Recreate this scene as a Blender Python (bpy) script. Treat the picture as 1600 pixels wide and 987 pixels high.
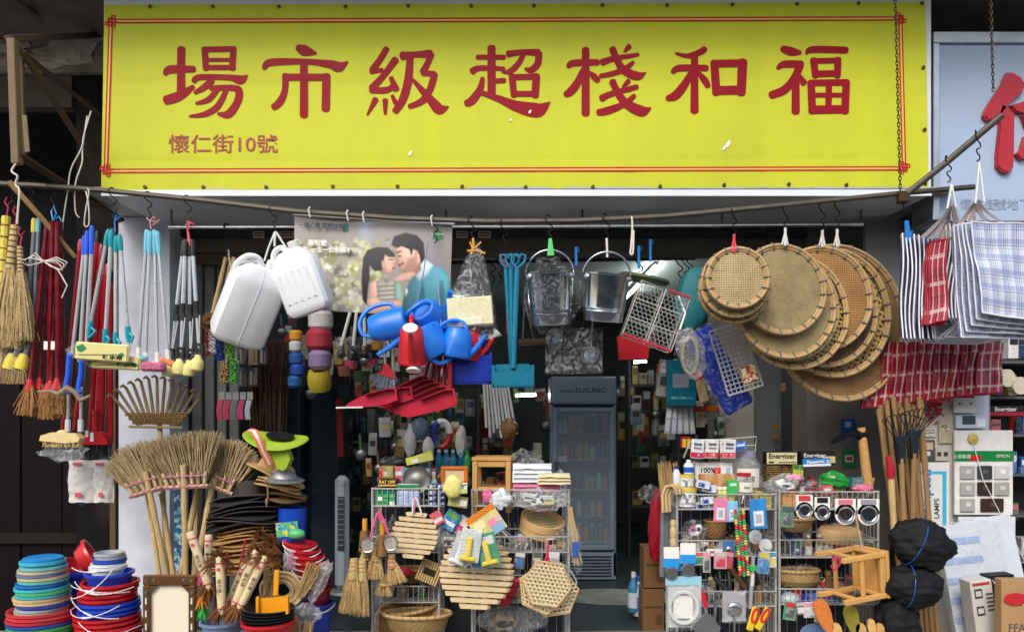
import bpy, math, random
from mathutils import Vector, Matrix, noise
PI = math.pi
for o in list(bpy.data.objects): bpy.data.objects.remove(o)
scene = bpy.context.scene
ORD = 'first second third fourth fifth sixth seventh eighth ninth tenth eleventh twelfth thirteenth fourteenth fifteenth sixteenth seventeenth eighteenth nineteenth twentieth'.split()
ORD += ['twenty '+q for q in ORD[:9]]
COL = scene.collection
# ------------------------------------------------------------------ camera, sky, sun, exposure
FPX, HZ, EZ = 1200.0, 640.0, 1.65          # focal length and horizon in photo pixels, eye height
cam = bpy.data.cameras.new('camera'); camo = bpy.data.objects.new('camera', cam); COL.objects.link(camo)
camo.location = (0, 0, EZ); camo.rotation_euler = (math.radians(90), 0, 0)
cam.sensor_width = 36; cam.lens = FPX/1600*36; cam.shift_y = (HZ-493.5)/1600
cam.clip_start = 0.05; cam.clip_end = 2000
scene.camera = camo
world = bpy.data.worlds.new('World'); scene.world = world; world.use_nodes = True
wn = world.node_tree.nodes; wl = world.node_tree.links
sky = wn.new('ShaderNodeTexSky'); sky.sky_type = 'NISHITA'; sky.sun_disc = False
sky.sun_elevation = math.radians(42); sky.sun_rotation = math.radians(200); sky.dust_density = 3.0; sky.air_density = 1.2
bg = wn['Background']; bg.inputs['Strength'].default_value = 0.15; wl.new(sky.outputs[0], bg.inputs[0])
sun = bpy.data.lights.new('sun', 'SUN'); sun.energy = 1.1; sun.angle = math.radians(24); sun.color = (1, .98, .95)
suno = bpy.data.objects.new('sun', sun); COL.objects.link(suno); suno.location = (-3, -6, 12)
suno.rotation_euler = (math.radians(90-42), 0, math.radians(-20))
scene.view_settings.view_transform = 'Standard'; scene.view_settings.look = 'None'
scene.view_settings.gamma = 1; scene.view_settings.exposure = 0.5
# ------------------------------------------------------------------ helpers
def P(px, py, Y): return Vector(((px-800)/FPX*Y, Y, EZ+(HZ-py)/FPX*Y))
def rot(a): return Matrix.Rotation(math.radians(a), 3, 'Z')     # in the picture plane (x right, y down, d away)
def RX(a): return Matrix.Rotation(math.radians(a), 3, 'X')
def RY(a): return Matrix.Rotation(math.radians(a), 3, 'Y')
def V3(p):
    return Vector((p[0], p[1], p[2] if len(p) > 2 else 0.0))
class MB:
    """mesh collector; points are (x, y, d): pixels right, pixels down, pixels away at the thing's own distance"""
    def __init__(s): s.v = []; s.f = []; s.mi = []; s.uv = []; s.cur = 0
    def add(s, vs, fs, uv=None):
        n = len(s.v); s.v += [Vector(v) for v in vs]
        s.uv += uv if uv else [(0, 0)]*len(vs)
        for f in fs: s.f.append([i+n for i in f]); s.mi.append(s.cur)
        return s
    def box(s, c, size, R=None, bev=0):
        c = V3(c); h = [x/2 for x in size]
        bev = min(bev, *[x*.9 for x in h])
        vs = []; fs = []
        def put(p):
            p = Vector(p); vs.append(c+(R @ p if R else p)); return len(vs)-1
        if bev <= 0:
            id = {}
            for sx in (-1, 1):
                for sy in (-1, 1):
                    for sz in (-1, 1): id[sx, sy, sz] = put((sx*h[0], sy*h[1], sz*h[2]))
            for q in (((-1,-1,-1),(-1,-1,1),(-1,1,1),(-1,1,-1)), ((1,-1,-1),(1,1,-1),(1,1,1),(1,-1,1)), ((-1,-1,-1),(1,-1,-1),(1,-1,1),(-1,-1,1)),
                      ((-1,1,-1),(-1,1,1),(1,1,1),(1,1,-1)), ((-1,-1,-1),(-1,1,-1),(1,1,-1),(1,-1,-1)), ((-1,-1,1),(1,-1,1),(1,1,1),(-1,1,1))):
                fs.append([id[t] for t in q])
            return s.add(vs, fs)
        id = {}
        for sg in [(a, b, e) for a in (-1, 1) for b in (-1, 1) for e in (-1, 1)]:
            for ax in range(3):
                id[sg, ax] = put([sg[i]*(h[i] if i == ax else h[i]-bev) for i in range(3)])
        for ax in range(3):
            a, b = (ax+1) % 3, (ax+2) % 3
            for sg in (-1, 1):
                q = []
                for sa, sb in ((-1,-1), (1,-1), (1,1), (-1,1)):
                    t = [0]*3; t[ax] = sg; t[a] = sa; t[b] = sb; q.append(id[tuple(t), ax])
                fs.append(q if sg > 0 else q[::-1])
            for sa in (-1, 1):
                for sb in (-1, 1):
                    t0 = [0]*3; t0[a] = sa; t0[b] = sb; t1 = list(t0); t0[ax] = -1; t1[ax] = 1
                    q = [id[tuple(t0), a], id[tuple(t1), a], id[tuple(t1), b], id[tuple(t0), b]]
                    fs.append(q[::-1] if sa*sb > 0 else q)
        for sg in [(a, b, e) for a in (-1, 1) for b in (-1, 1) for e in (-1, 1)]:
            q = [id[sg, 0], id[sg, 1], id[sg, 2]]
            fs.append(q if sg[0]*sg[1]*sg[2] > 0 else q[::-1])
        return s.add(vs, fs)
    def rect(s, x0, y0, x1, y1, d0, d1, bev=0):
        return s.box(((x0+x1)/2, (y0+y1)/2, (d0+d1)/2), (abs(x1-x0), abs(y1-y0), abs(d1-d0)), None, bev)
    def tube(s, pts, r, seg=8, closed=False, cap=True):
        pts = [V3(p) for p in pts]; n = len(pts)
        rs = r if isinstance(r, (list, tuple)) else [r]*n
        tang = []
        for i in range(n):
            a = pts[(i-1) % n] if (closed or i > 0) else pts[i]
            b = pts[(i+1) % n] if (closed or i < n-1) else pts[i]
            t = b-a; tang.append(t.normalized() if t.length > 1e-9 else Vector((0, 1, 0)))
        t0 = tang[0]; ref = Vector((0, 0, 1)) if abs(t0.z) < .9 else Vector((1, 0, 0))
        u = t0.cross(ref).normalized(); vs = []; fs = []
        for i in range(n):
            t = tang[i]; u = (u-t*u.dot(t)); u = u.normalized() if u.length > 1e-6 else t.orthogonal().normalized()
            w = t.cross(u)
            for k in range(seg):
                a = 2*PI*k/seg; vs.append(pts[i]+(u*math.cos(a)+w*math.sin(a))*rs[i])
        m = n if closed else n-1
        for i in range(m):
            j = (i+1) % n
            for k in range(seg):
                l = (k+1) % seg; fs.append([i*seg+k, i*seg+l, j*seg+l, j*seg+k])
        if cap and not closed:
            fs.append(list(range(seg))[::-1]); fs.append([(n-1)*seg+k for k in range(seg)])
        return s.add(vs, fs)
    def curve(s, pts, r, seg=8, n=5):
        P_ = [V3(p) for p in pts]; q = []; rs = []; R_ = r if isinstance(r, (list, tuple)) else [r]*len(P_)
        for i in range(len(P_)-1):
            a, b_, c, d = P_[max(0, i-1)], P_[i], P_[i+1], P_[min(len(P_)-1, i+2)]
            for k in range(n):
                t = k/n; q.append(.5*(2*b_+(c-a)*t+(2*a-5*b_+4*c-d)*t*t+(3*b_-a-3*c+d)*t**3)); rs.append(R_[i]+(R_[i+1]-R_[i])*t)
        q.append(P_[-1]); rs.append(R_[-1]); return s.tube(q, rs, seg)
    def lathe(s, prof, seg=24, base=(0, 0, 0), axis=(0, -1, 0), sq=1.0, wob=None):
        base = V3(base); ax = V3(axis).normalized()
        ref = Vector((1, 0, 0)) if abs(ax.x) < .9 else Vector((0, 1, 0))
        u = (ref-ax*ref.dot(ax)).normalized(); w = ax.cross(u); vs = []; fs = []
        for i, (r, h) in enumerate(prof):
            for k in range(seg):
                a = 2*PI*k/seg; hh = h+(wob(i, a) if wob else 0)
                vs.append(base+ax*hh+u*(r*math.cos(a))+w*(r*sq*math.sin(a)))
        for i in range(len(prof)-1):
            for k in range(seg):
                l = (k+1) % seg; fs.append([i*seg+k, i*seg+l, (i+1)*seg+l, (i+1)*seg+k])
        if prof[0][0] > 1e-4: fs.append(list(range(seg))[::-1])
        if prof[-1][0] > 1e-4: fs.append([(len(prof)-1)*seg+k for k in range(seg)])
        return s.add(vs, fs)
    def prism(s, poly, d0, d1):
        n = len(poly)
        a = sum(poly[i][0]*poly[(i+1) % n][1]-poly[(i+1) % n][0]*poly[i][1] for i in range(n))
        if a < 0: poly = poly[::-1]
        vs = [(x, y, d0) for x, y in poly]+[(x, y, d1) for x, y in poly]
        fs = [list(range(n))[::-1], [n+i for i in range(n)]]
        for i in range(n):
            j = (i+1) % n; fs.append([i, j, n+j, n+i])
        return s.add(vs, fs)
    def sheet(s, poly, d=0):
        n = len(poly)
        a = sum(poly[i][0]*poly[(i+1) % n][1]-poly[(i+1) % n][0]*poly[i][1] for i in range(n))
        if a > 0: poly = poly[::-1]
        return s.add([(p[0], p[1], d) for p in poly], [list(range(n))])
    def ell(s, c, r, seg=14, rings=9, R=None, nz=0, fr=1.0, seed=0):
        c = V3(c); r = r if isinstance(r, (tuple, list)) else (r, r, r); vs = []; fs = []
        for i in range(rings+1):
            th = PI*i/rings
            for k in range(seg):
                a = 2*PI*k/seg; p = Vector((math.sin(th)*math.cos(a), -math.cos(th), math.sin(th)*math.sin(a)))
                q = 1+(nz*noise.noise(p*fr+Vector((seed*3.7, seed*1.3, seed))) if nz else 0)
                p = Vector((p.x*r[0]*q, p.y*r[1]*q, p.z*r[2]*q)); vs.append(c+(R @ p if R else p))
        for i in range(rings):
            for k in range(seg):
                l = (k+1) % seg; fs.append([i*seg+k, (i+1)*seg+k, (i+1)*seg+l, i*seg+l][::-1])
        return s.add(vs, fs)
    def grid(s, fn, nu, nv):
        vs = []; uv = []; fs = []
        for j in range(nv+1):
            for i in range(nu+1):
                u, v = i/nu, j/nv; vs.append(fn(u, v)); uv.append((u, v))
        for j in range(nv):
            for i in range(nu):
                a = j*(nu+1)+i; fs.append([a, a+nu+1, a+nu+2, a+1])
        return s.add(vs, fs, uv)
    def straws(s, p0, w0, p1, w1, n, r, seed=0, dd0=3, dd1=10, bend=0, arc=0, seg=3, rag=.08):
        """n thin stalks from a line about p0 (half width w0) to a line about p1 (half width w1)"""
        rg = random.Random(seed); p0 = V3(p0); p1 = V3(p1); ax = p1-p0; L = ax.length
        side = Vector((-ax.y, ax.x, 0)).normalized()
        if side.x < 0: side = -side
        for i in range(n):
            t = rg.uniform(-1, 1); a = p0+side*(t*w0)+Vector((0, 0, rg.uniform(-dd0, dd0)))
            t2 = max(-1.1, min(1.1, t+rg.gauss(0, .13)))
            e = p1+side*(t2*w1)-ax.normalized()*(arc*t2*t2+rg.uniform(0, rag)*L)+Vector((0, 0, rg.uniform(-dd1, dd1)))
            m = (a+e)/2+side*(rg.gauss(0, 1)*L*.015+bend*t)+Vector((0, 0, rg.gauss(0, L*.02)))
            rr = r*rg.uniform(.7, 1.25)
            s.tube([a, m, e], [rr, rr*.9, rr*.45], seg, cap=False)
        return s
    def xf(s, R=None, pivot=(0, 0, 0), t=(0, 0, 0), start=0):
        pv = V3(pivot); t = V3(t)
        for i in range(start, len(s.v)):
            p = s.v[i]-pv; s.v[i] = (R @ p if R else p)+pv+t
        return s
    def mesh(s, name, mats, k, ax, ay, smooth=35):
        me = bpy.data.meshes.new(name)
        me.from_pydata([((p.x-ax)*k, p.z*k, (ay-p.y)*k) for p in s.v], [], s.f)
        mats = mats if isinstance(mats, (list, tuple)) else [mats]
        for m in mats: me.materials.append(m)
        if len(mats) > 1: me.polygons.foreach_set('material_index', s.mi)
        if any(u != (0, 0) for u in s.uv):
            l = me.uv_layers.new(name='UVMap')
            for lp in me.loops: l.data[lp.index].uv = s.uv[lp.vertex_index]
        if smooth:
            me.polygons.foreach_set('use_smooth', [True]*len(me.polygons))
            me.set_sharp_from_angle(angle=math.radians(smooth))
        me.update(); return me
def tag(o, label=None, cat=None, group=None, kind=None):
    if label: o['label'] = label
    if cat: o['category'] = cat
    if group: o['group'] = group
    if kind: o['kind'] = kind
    return o
class Th:
    """a thing: an Empty at photo pixel (ax, ay), Y metres away, that parents its parts"""
    def __init__(s, name, label, cat, ax, ay, Y, group=None):
        s.ax, s.ay, s.Y, s.k = ax, ay, Y, Y/FPX
        s.o = bpy.data.objects.new(name, None); COL.objects.link(s.o); s.o.location = P(ax, ay, Y)
        s.o.empty_display_size = .05
        tag(s.o, label, cat, group)
    def part(s, name, mb, mats, parent=None, smooth=35, kind=None, label=None):
        o = bpy.data.objects.new(name, mb.mesh(name, mats, s.k, s.ax, s.ay, smooth)); COL.objects.link(o)
        o.parent = parent or s.o; tag(o, label, kind=kind); return o
    def at(s, name, me, x, y, d=0, parent=None, R=None):
        o = bpy.data.objects.new(name, me); COL.objects.link(o); o.parent = parent or s.o
        o.location = ((x-s.ax)*s.k, d*s.k, (s.ay-y)*s.k)
        return o
    def text(s, txt, x, y, size, mat, d=0, ang=0, parent=None, sx=1, name='lettering', bold=0, R=None, align='CENTER'):
        return text(txt, size*s.k, mat, parent or s.o, ((x-s.ax)*s.k, d*s.k, (s.ay-y)*s.k), ang, sx, name, bold*s.k, align)
    def copy(s, ax, ay, Y=None, label=None, group=None, ang=0, sc=1, flip=False):
        Y = Y or s.Y
        r = s.o.copy(); COL.objects.link(r); r.location = P(ax, ay, Y); r.rotation_euler[1] = s.o.rotation_euler[1]+math.radians(ang)
        r.scale = [sc*Y/s.Y]*3
        if flip: r.scale[0] *= -1
        tag(r, label, group=group)
        def rec(a, b):
            for ch in list(a.children):
                c = ch.copy(); COL.objects.link(c); c.parent = b; rec(ch, c)
        rec(s.o, r); return r
def one(name, label, cat, ax, ay, Y, mb, mats, group=None, smooth=35, kind=None):
    """a thing that is a single mesh"""
    o = bpy.data.objects.new(name, mb.mesh(name, mats, Y/FPX, ax, ay, smooth)); COL.objects.link(o); o.location = P(ax, ay, Y)
    return tag(o, label, cat, group, kind)
TEXTS = []
def text(txt, size, mat, parent, loc, ang=0, sx=1, name='lettering', bold=0, align='CENTER'):
    c = bpy.data.curves.new(name, 'FONT'); c.body = txt; c.size = size; c.align_x = align; c.align_y = 'CENTER'; c.resolution_u = 3
    if bold: c.offset = bold
    o = bpy.data.objects.new(name, c); COL.objects.link(o); c.materials.append(mat)
    o.parent = parent; o.location = loc; o.rotation_euler = (math.radians(90), math.radians(-ang), 0) ; o.rotation_mode = 'XYZ'
    o.matrix_basis = Matrix.Translation(loc) @ Matrix.Rotation(math.radians(ang), 4, 'Y') @ Matrix.Rotation(math.radians(90), 4, 'X') @ Matrix.Diagonal((sx, 1, 1, 1))
    TEXTS.append(o); return o
def world_box(name, x0, x1, y0, y1, z0, z1, m, kind='structure', label=None, cat=None, parent=None, bev=0, smooth=0):
    """a box given in metres"""
    b = MB(); b.box((0, 0, 0), (x1-x0, z1-z0, y1-y0), None, bev)
    me = b.mesh(name, m, 1, 0, 0, smooth); o = bpy.data.objects.new(name, me); COL.objects.link(o)
    o.location = ((x0+x1)/2, (y0+y1)/2, (z0+z1)/2)
    if parent: o.parent = parent; return o
    return tag(o, label, cat, kind=kind)
# ------------------------------------------------------------------ materials
def lin(c):
    return tuple(((x/255)/12.92 if x/255 <= .04045 else ((x/255+.055)/1.055)**2.4) for x in c)
_M = {}
def nodes(name):
    m = bpy.data.materials.new(name); m.use_nodes = True; nt = m.node_tree
    return m, nt, nt.nodes['Principled BSDF']
def N(nt, t, **kw):
    n = nt.nodes.new('ShaderNode'+t)
    for k, v in kw.items(): setattr(n, k, v)
    return n
def pm(c, rough=.45, metal=0, var=.12, sc=25, bump=0, rnd=0, name='paint', st=(1, 1, 1), dirt=0, trans=0, spec=.5, bsc=None, sub=0, sheen=0):
    """plain procedural material: colour with noise variation, optional dirt, relief and per-object variation"""
    key = (c, rough, metal, var, sc, bump, rnd, name, st, dirt, trans, spec, bsc, sub, sheen)
    if key in _M: return _M[key]
    m, nt, b = nodes(name); L = nt.links.new
    tc = N(nt, 'TexCoord'); mp = N(nt, 'Mapping'); mp.inputs['Scale'].default_value = st; L(tc.outputs['Object'], mp.inputs[0])
    nz = N(nt, 'TexNoise'); nz.inputs['Scale'].default_value = sc; nz.inputs['Detail'].default_value = 4; nz.inputs['Roughness'].default_value = .65; L(mp.outputs[0], nz.inputs[0])
    col = lin(c); mx = N(nt, 'MixRGB'); mx.inputs[1].default_value = (*[max(0, x*(1-var*1.6)) for x in col], 1); mx.inputs[2].default_value = (*[min(1, x*(1+var*1.3)+.004*var) for x in col], 1)
    L(nz.outputs[0], mx.inputs[0]); out = mx.outputs[0]
    if dirt:
        n2 = N(nt, 'TexNoise'); n2.inputs['Scale'].default_value = sc*.22; n2.inputs['Detail'].default_value = 6; L(tc.outputs['Object'], n2.inputs[0])
        rp = N(nt, 'ValToRGB'); rp.color_ramp.elements[0].position = .48; rp.color_ramp.elements[1].position = .72; L(n2.outputs[0], rp.inputs[0])
        ml = N(nt, 'Math', operation='MULTIPLY'); ml.inputs[1].default_value = dirt; L(rp.outputs[0], ml.inputs[0])
        m2 = N(nt, 'MixRGB'); m2.inputs[2].default_value = (.09, .075, .055, 1); L(ml.outputs[0], m2.inputs[0]); L(out, m2.inputs[1]); out = m2.outputs[0]
    if rnd:
        oi = N(nt, 'ObjectInfo'); hs = N(nt, 'HueSaturation'); mr = N(nt, 'MapRange'); mr.inputs[3].default_value = 1-rnd; mr.inputs[4].default_value = 1+rnd
        L(oi.outputs['Random'], mr.inputs[0]); L(mr.outputs[0], hs.inputs['Value']); L(out, hs.inputs['Color']); out = hs.outputs[0]
    L(out, b.inputs['Base Color']); b.inputs['Roughness'].default_value = rough; b.inputs['Metallic'].default_value = metal
    b.inputs['Specular IOR Level'].default_value = spec
    rr = N(nt, 'MapRange'); rr.inputs[3].default_value = max(.03, rough-.12); rr.inputs[4].default_value = min(1, rough+.15); L(nz.outputs[0], rr.inputs[0]); L(rr.outputs[0], b.inputs['Roughness'])
    if trans: b.inputs['Transmission Weight'].default_value = trans; b.inputs['IOR'].default_value = 1.3
    if sub: b.inputs['Subsurface Weight'].default_value = sub; b.inputs['Subsurface Radius'].default_value = (.02, .02, .02)
    if bump:
        n3 = N(nt, 'TexNoise'); n3.inputs['Scale'].default_value = bsc or sc*2; n3.inputs['Detail'].default_value = 4; L(mp.outputs[0], n3.inputs[0])
        bp = N(nt, 'Bump'); bp.inputs['Strength'].default_value = min(1, bump); bp.inputs['Distance'].default_value = .004; L(n3.outputs[0], bp.inputs['Height']); L(bp.outputs[0], b.inputs['Normal'])
    _M[key] = m; return m
def plast(c, rough=.34, var=.14, rnd=0, dirt=.22): return pm(c, rough, 0, var, 18, .05, rnd, 'plastic', dirt=dirt)
def paper(c, var=.06): return pm(c, .6, 0, var, 30, .1, 0, 'paper', dirt=.06, spec=.25)
def wood(c, rough=.55, st=(1, 1, 1), rnd=.12, var=.22, sc=40): return pm(c, rough, 0, var, sc, .25, rnd, 'wood', st, spec=.22)
def metalm(c, rough=.3, var=.1, dirt=.2, sc=30): return pm(c, rough, 1, var, sc, .05, 0, 'metal', dirt=dirt)
def straw(c, rnd=.1): return pm(c, .8, 0, .5, 60, .2, rnd, 'straw', spec=.12)
def clear(name='clear_plastic', lo=.03, hi=.34, tint=(.86, .88, .9), sc=14, rough=.1, bump=.5):
    key = (name, lo, hi, tint, sc, rough, bump)
    if key in _M: return _M[key]
    m, nt, b = nodes(name); L = nt.links.new
    tc = N(nt, 'TexCoord'); nz = N(nt, 'TexNoise'); nz.inputs['Scale'].default_value = sc; nz.inputs['Detail'].default_value = 3; nz.inputs['Distortion'].default_value = 2.5; L(tc.outputs['Object'], nz.inputs[0])
    mr = N(nt, 'MapRange'); mr.inputs[1].default_value = .5; mr.inputs[2].default_value = .72; mr.inputs[3].default_value = lo; mr.inputs[4].default_value = hi; L(nz.outputs[0], mr.inputs[0])  # whitish noise patches in the film stand in for highlights on wrinkles
    b.inputs['Base Color'].default_value = (*tint, 1); b.inputs['Roughness'].default_value = rough
    bp = N(nt, 'Bump'); bp.inputs['Strength'].default_value = bump; bp.inputs['Distance'].default_value = .01; L(nz.outputs[0], bp.inputs['Height']); L(bp.outputs[0], b.inputs['Normal'])
    tr = N(nt, 'BsdfTransparent'); tr.inputs[0].default_value = (.97, .98, .98, 1); mx = N(nt, 'MixShader'); L(mr.outputs[0], mx.inputs[0]); L(tr.outputs[0], mx.inputs[1]); L(b.outputs[0], mx.inputs[2])
    L(mx.outputs[0], nt.nodes['Material Output'].inputs[0]); _M[key] = m; return m
def glassm(tint=(.5, .6, .65), fac=.18):
    key = ('glass', tint, fac)
    if key in _M: return _M[key]
    m, nt, b = nodes('glass'); L = nt.links.new
    b.inputs['Base Color'].default_value = (*tint, 1); b.inputs['Roughness'].default_value = .04
    tr = N(nt, 'BsdfTransparent'); tr.inputs[0].default_value = (.85, .9, .9, 1); mx = N(nt, 'MixShader'); mx.inputs[0].default_value = fac; L(tr.outputs[0], mx.inputs[1]); L(b.outputs[0], mx.inputs[2])
    L(mx.outputs[0], nt.nodes['Material Output'].inputs[0]); _M[key] = m; return m
def emit(c, s):
    key = ('emit', c, s)
    if key in _M: return _M[key]
    m, nt, b = nodes('lit'); b.inputs['Emission Color'].default_value = (*c, 1); b.inputs['Emission Strength'].default_value = s; b.inputs['Base Color'].default_value = (.8, .8, .8, 1); _M[key] = m; return m
def weave(c1, c2, sc=160, bump=1.0, ang=45, rnd=.08):
    """close basket weave: alternate over and under strips"""
    key = ('weave', c1, c2, sc, ang)
    if key in _M: return _M[key]
    m, nt, b = nodes('woven_bamboo'); L = nt.links.new
    tc = N(nt, 'TexCoord'); mp = N(nt, 'Mapping'); mp.inputs['Rotation'].default_value = (0, math.radians(ang), 0); L(tc.outputs['Object'], mp.inputs[0])
    sp = N(nt, 'SeparateXYZ'); L(mp.outputs[0], sp.inputs[0])
    def op(o, a, bb=None):
        n = N(nt, 'Math', operation=o)
        for i, x in enumerate((a, bb)):
            if x is None: continue
            if isinstance(x, (int, float)): n.inputs[i].default_value = x
            else: L(x, n.inputs[i])
        return n.outputs[0]
    su = op('SINE', op('MULTIPLY', sp.outputs['X'], sc)); sv = op('SINE', op('MULTIPLY', sp.outputs['Z'], sc))
    h = op('MULTIPLY', su, sv); hh = op('MULTIPLY_ADD', h, .5); 
    nt.nodes[-1].inputs[2].default_value = .5
    nz = N(nt, 'TexNoise'); nz.inputs['Scale'].default_value = 9; nz.inputs['Detail'].default_value = 5; L(tc.outputs['Object'], nz.inputs[0])
    nf = N(nt, 'TexNoise'); nf.inputs['Scale'].default_value = 240; L(tc.outputs['Object'], nf.inputs[0])
    mx = N(nt, 'MixRGB'); mx.inputs[1].default_value = (*lin(c2), 1); mx.inputs[2].default_value = (*lin(c1), 1)
    f = op('ADD', op('MULTIPLY', hh, .6), op('MULTIPLY', nf.outputs[0], .4)); L(f, mx.inputs[0])
    m2 = N(nt, 'MixRGB', blend_type='MULTIPLY'); m2.inputs[0].default_value = .65
    rp = N(nt, 'ValToRGB'); rp.color_ramp.elements[0].position = .3; rp.color_ramp.elements[0].color = (.55, .48, .38, 1); rp.color_ramp.elements[1].position = .65; rp.color_ramp.elements[1].color = (1, 1, 1, 1)
    L(nz.outputs[0], rp.inputs[0]); L(mx.outputs[0], m2.inputs[1]); L(rp.outputs[0], m2.inputs[2])
    L(m2.outputs[0], b.inputs['Base Color']); b.inputs['Roughness'].default_value = .6
    bp = N(nt, 'Bump'); bp.inputs['Strength'].default_value = bump; bp.inputs['Distance'].default_value = .004; L(hh, bp.inputs['Height']); L(bp.outputs[0], b.inputs['Normal'])
    _M[key] = m; return m
def plaid(base, bands, name='plaid'):
    """bands: (axis, period, start, end, colour) on the UV sheet"""
    key = ('plaid', base, tuple(bands))
    if key in _M: return _M[key]
    m, nt, b = nodes(name); L = nt.links.new
    tc = N(nt, 'TexCoord'); sp = N(nt, 'SeparateXYZ'); L(tc.outputs['UV'], sp.inputs[0])
    cur = N(nt, 'RGB').outputs[0]; cur.default_value = (*lin(base), 1)
    for ax, per, a, e, c, al in bands:
        mo = N(nt, 'Math', operation='FRACT'); mu = N(nt, 'Math', operation='MULTIPLY'); mu.inputs[1].default_value = per; L(sp.outputs[ax], mu.inputs[0]); L(mu.outputs[0], mo.inputs[0])
        g = N(nt, 'Math', operation='GREATER_THAN'); g.inputs[1].default_value = a; L(mo.outputs[0], g.inputs[0])
        l = N(nt, 'Math', operation='LESS_THAN'); l.inputs[1].default_value = e; L(mo.outputs[0], l.inputs[0])
        k = N(nt, 'Math', operation='MULTIPLY'); L(g.outputs[0], k.inputs[0]); L(l.outputs[0], k.inputs[1])
        k2 = N(nt, 'Math', operation='MULTIPLY'); k2.inputs[1].default_value = al; L(k.outputs[0], k2.inputs[0])
        mx = N(nt, 'MixRGB'); L(k2.outputs[0], mx.inputs[0]); L(cur, mx.inputs[1]); mx.inputs[2].default_value = (*lin(c), 1); cur = mx.outputs[0]
    nz = N(nt, 'TexNoise'); nz.inputs['Scale'].default_value = 14; nz.inputs['Detail'].default_value = 5; L(tc.outputs['Object'], nz.inputs[0])
    hs = N(nt, 'HueSaturation'); mr = N(nt, 'MapRange'); mr.inputs[3].default_value = .8; mr.inputs[4].default_value = 1.15; L(nz.outputs[0], mr.inputs[0]); L(mr.outputs[0], hs.inputs['Value']); L(cur, hs.inputs['Color'])
    L(hs.outputs[0], b.inputs['Base Color']); b.inputs['Roughness'].default_value = .4
    bp = N(nt, 'Bump'); bp.inputs['Strength'].default_value = .5; bp.inputs['Distance'].default_value = .006; L(nz.outputs[0], bp.inputs['Height']); L(bp.outputs[0], b.inputs['Normal'])
    _M[key] = m; return m
def printed(c, dark=None, seed=0):
    """paper with rows of small print"""
    key = ('printed', c, seed)
    if key in _M: return _M[key]
    m, nt, b = nodes('printed_paper'); L = nt.links.new; lc = lin(c); k = (.02, .02, .03) if sum(lc) > .9 else (.8, .78, .72)
    if seed % 3 == 1: k = [(.5, .03, .04), (.03, .12, .4), (.04, .3, .1), (.7, .5, .05)][seed//3 % 4]
    tc = N(nt, 'TexCoord'); sp = N(nt, 'SeparateXYZ'); L(tc.outputs['Object'], sp.inputs[0])
    fr = N(nt, 'Math', operation='MULTIPLY'); fr.inputs[1].default_value = 70+seed % 5*14; L(sp.outputs[2], fr.inputs[0]); f2 = N(nt, 'Math', operation='FRACT'); L(fr.outputs[0], f2.inputs[0]); g = N(nt, 'Math', operation='GREATER_THAN'); g.inputs[1].default_value = .5; L(f2.outputs[0], g.inputs[0])
    mp = N(nt, 'Mapping'); mp.inputs['Scale'].default_value = (1, .1, .35); mp.inputs['Location'].default_value = (seed*.37, 0, seed*.21); L(tc.outputs['Object'], mp.inputs[0])
    n1 = N(nt, 'TexNoise'); n1.inputs['Scale'].default_value = 260; L(mp.outputs[0], n1.inputs[0]); g1 = N(nt, 'Math', operation='GREATER_THAN'); g1.inputs[1].default_value = .47; L(n1.outputs[0], g1.inputs[0])
    n2 = N(nt, 'TexVoronoi'); n2.inputs['Scale'].default_value = 26; L(mp.outputs[0], n2.inputs[0]); s2 = N(nt, 'SeparateColor'); L(n2.outputs['Color'], s2.inputs[0]); g2 = N(nt, 'Math', operation='GREATER_THAN'); g2.inputs[1].default_value = .4; L(s2.outputs[0], g2.inputs[0])
    a = N(nt, 'Math', operation='MULTIPLY'); L(g.outputs[0], a.inputs[0]); L(g1.outputs[0], a.inputs[1]); a2 = N(nt, 'Math', operation='MULTIPLY'); L(a.outputs[0], a2.inputs[0]); L(g2.outputs[0], a2.inputs[1]); a3 = N(nt, 'Math', operation='MULTIPLY'); a3.inputs[1].default_value = .45; L(a2.outputs[0], a3.inputs[0])
    mx = N(nt, 'MixRGB'); mx.inputs[1].default_value = (*lc, 1); mx.inputs[2].default_value = (*k, 1); L(a3.outputs[0], mx.inputs[0]); L(mx.outputs[0], b.inputs['Base Color']); b.inputs['Roughness'].default_value = .4; b.inputs['Specular IOR Level'].default_value = .35
    _M[key] = m; return m
def mosaic(cols, sc=18, name='print', rough=.35, st=(1, 1, 1)):
    """flat colour print: random patches"""
    key = ('mosaic', tuple(cols), sc, name, st)
    if key in _M: return _M[key]
    m, nt, b = nodes(name); L = nt.links.new
    tc = N(nt, 'TexCoord'); mp = N(nt, 'Mapping'); mp.inputs['Scale'].default_value = st; L(tc.outputs['Object'], mp.inputs[0])
    vo = N(nt, 'TexVoronoi', distance='CHEBYCHEV'); vo.inputs['Scale'].default_value = sc; L(mp.outputs[0], vo.inputs[0])
    sp = N(nt, 'SeparateColor'); L(vo.outputs['Color'], sp.inputs[0])
    rp = N(nt, 'ValToRGB'); rp.color_ramp.interpolation = 'CONSTANT'; e = rp.color_ramp.elements
    e[0].color = (*lin(cols[0]), 1); e[1].color = (*lin(cols[1]), 1); e[1].position = 1/len(cols)
    for i, c in enumerate(cols[2:]): q = e.new((i+2)/len(cols)); q.color = (*lin(c), 1)
    L(sp.outputs[0], rp.inputs[0]); L(rp.outputs[0], b.inputs['Base Color']); b.inputs['Roughness'].default_value = rough
    _M[key] = m; return m
STEEL = metalm((200, 203, 206), .22); DULL = metalm((120, 120, 118), .45, dirt=.5); WIREW = pm((172, 172, 168), .4, 0, .1, 40, 0, 0, 'white_wire', dirt=.3, spec=.3)
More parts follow.
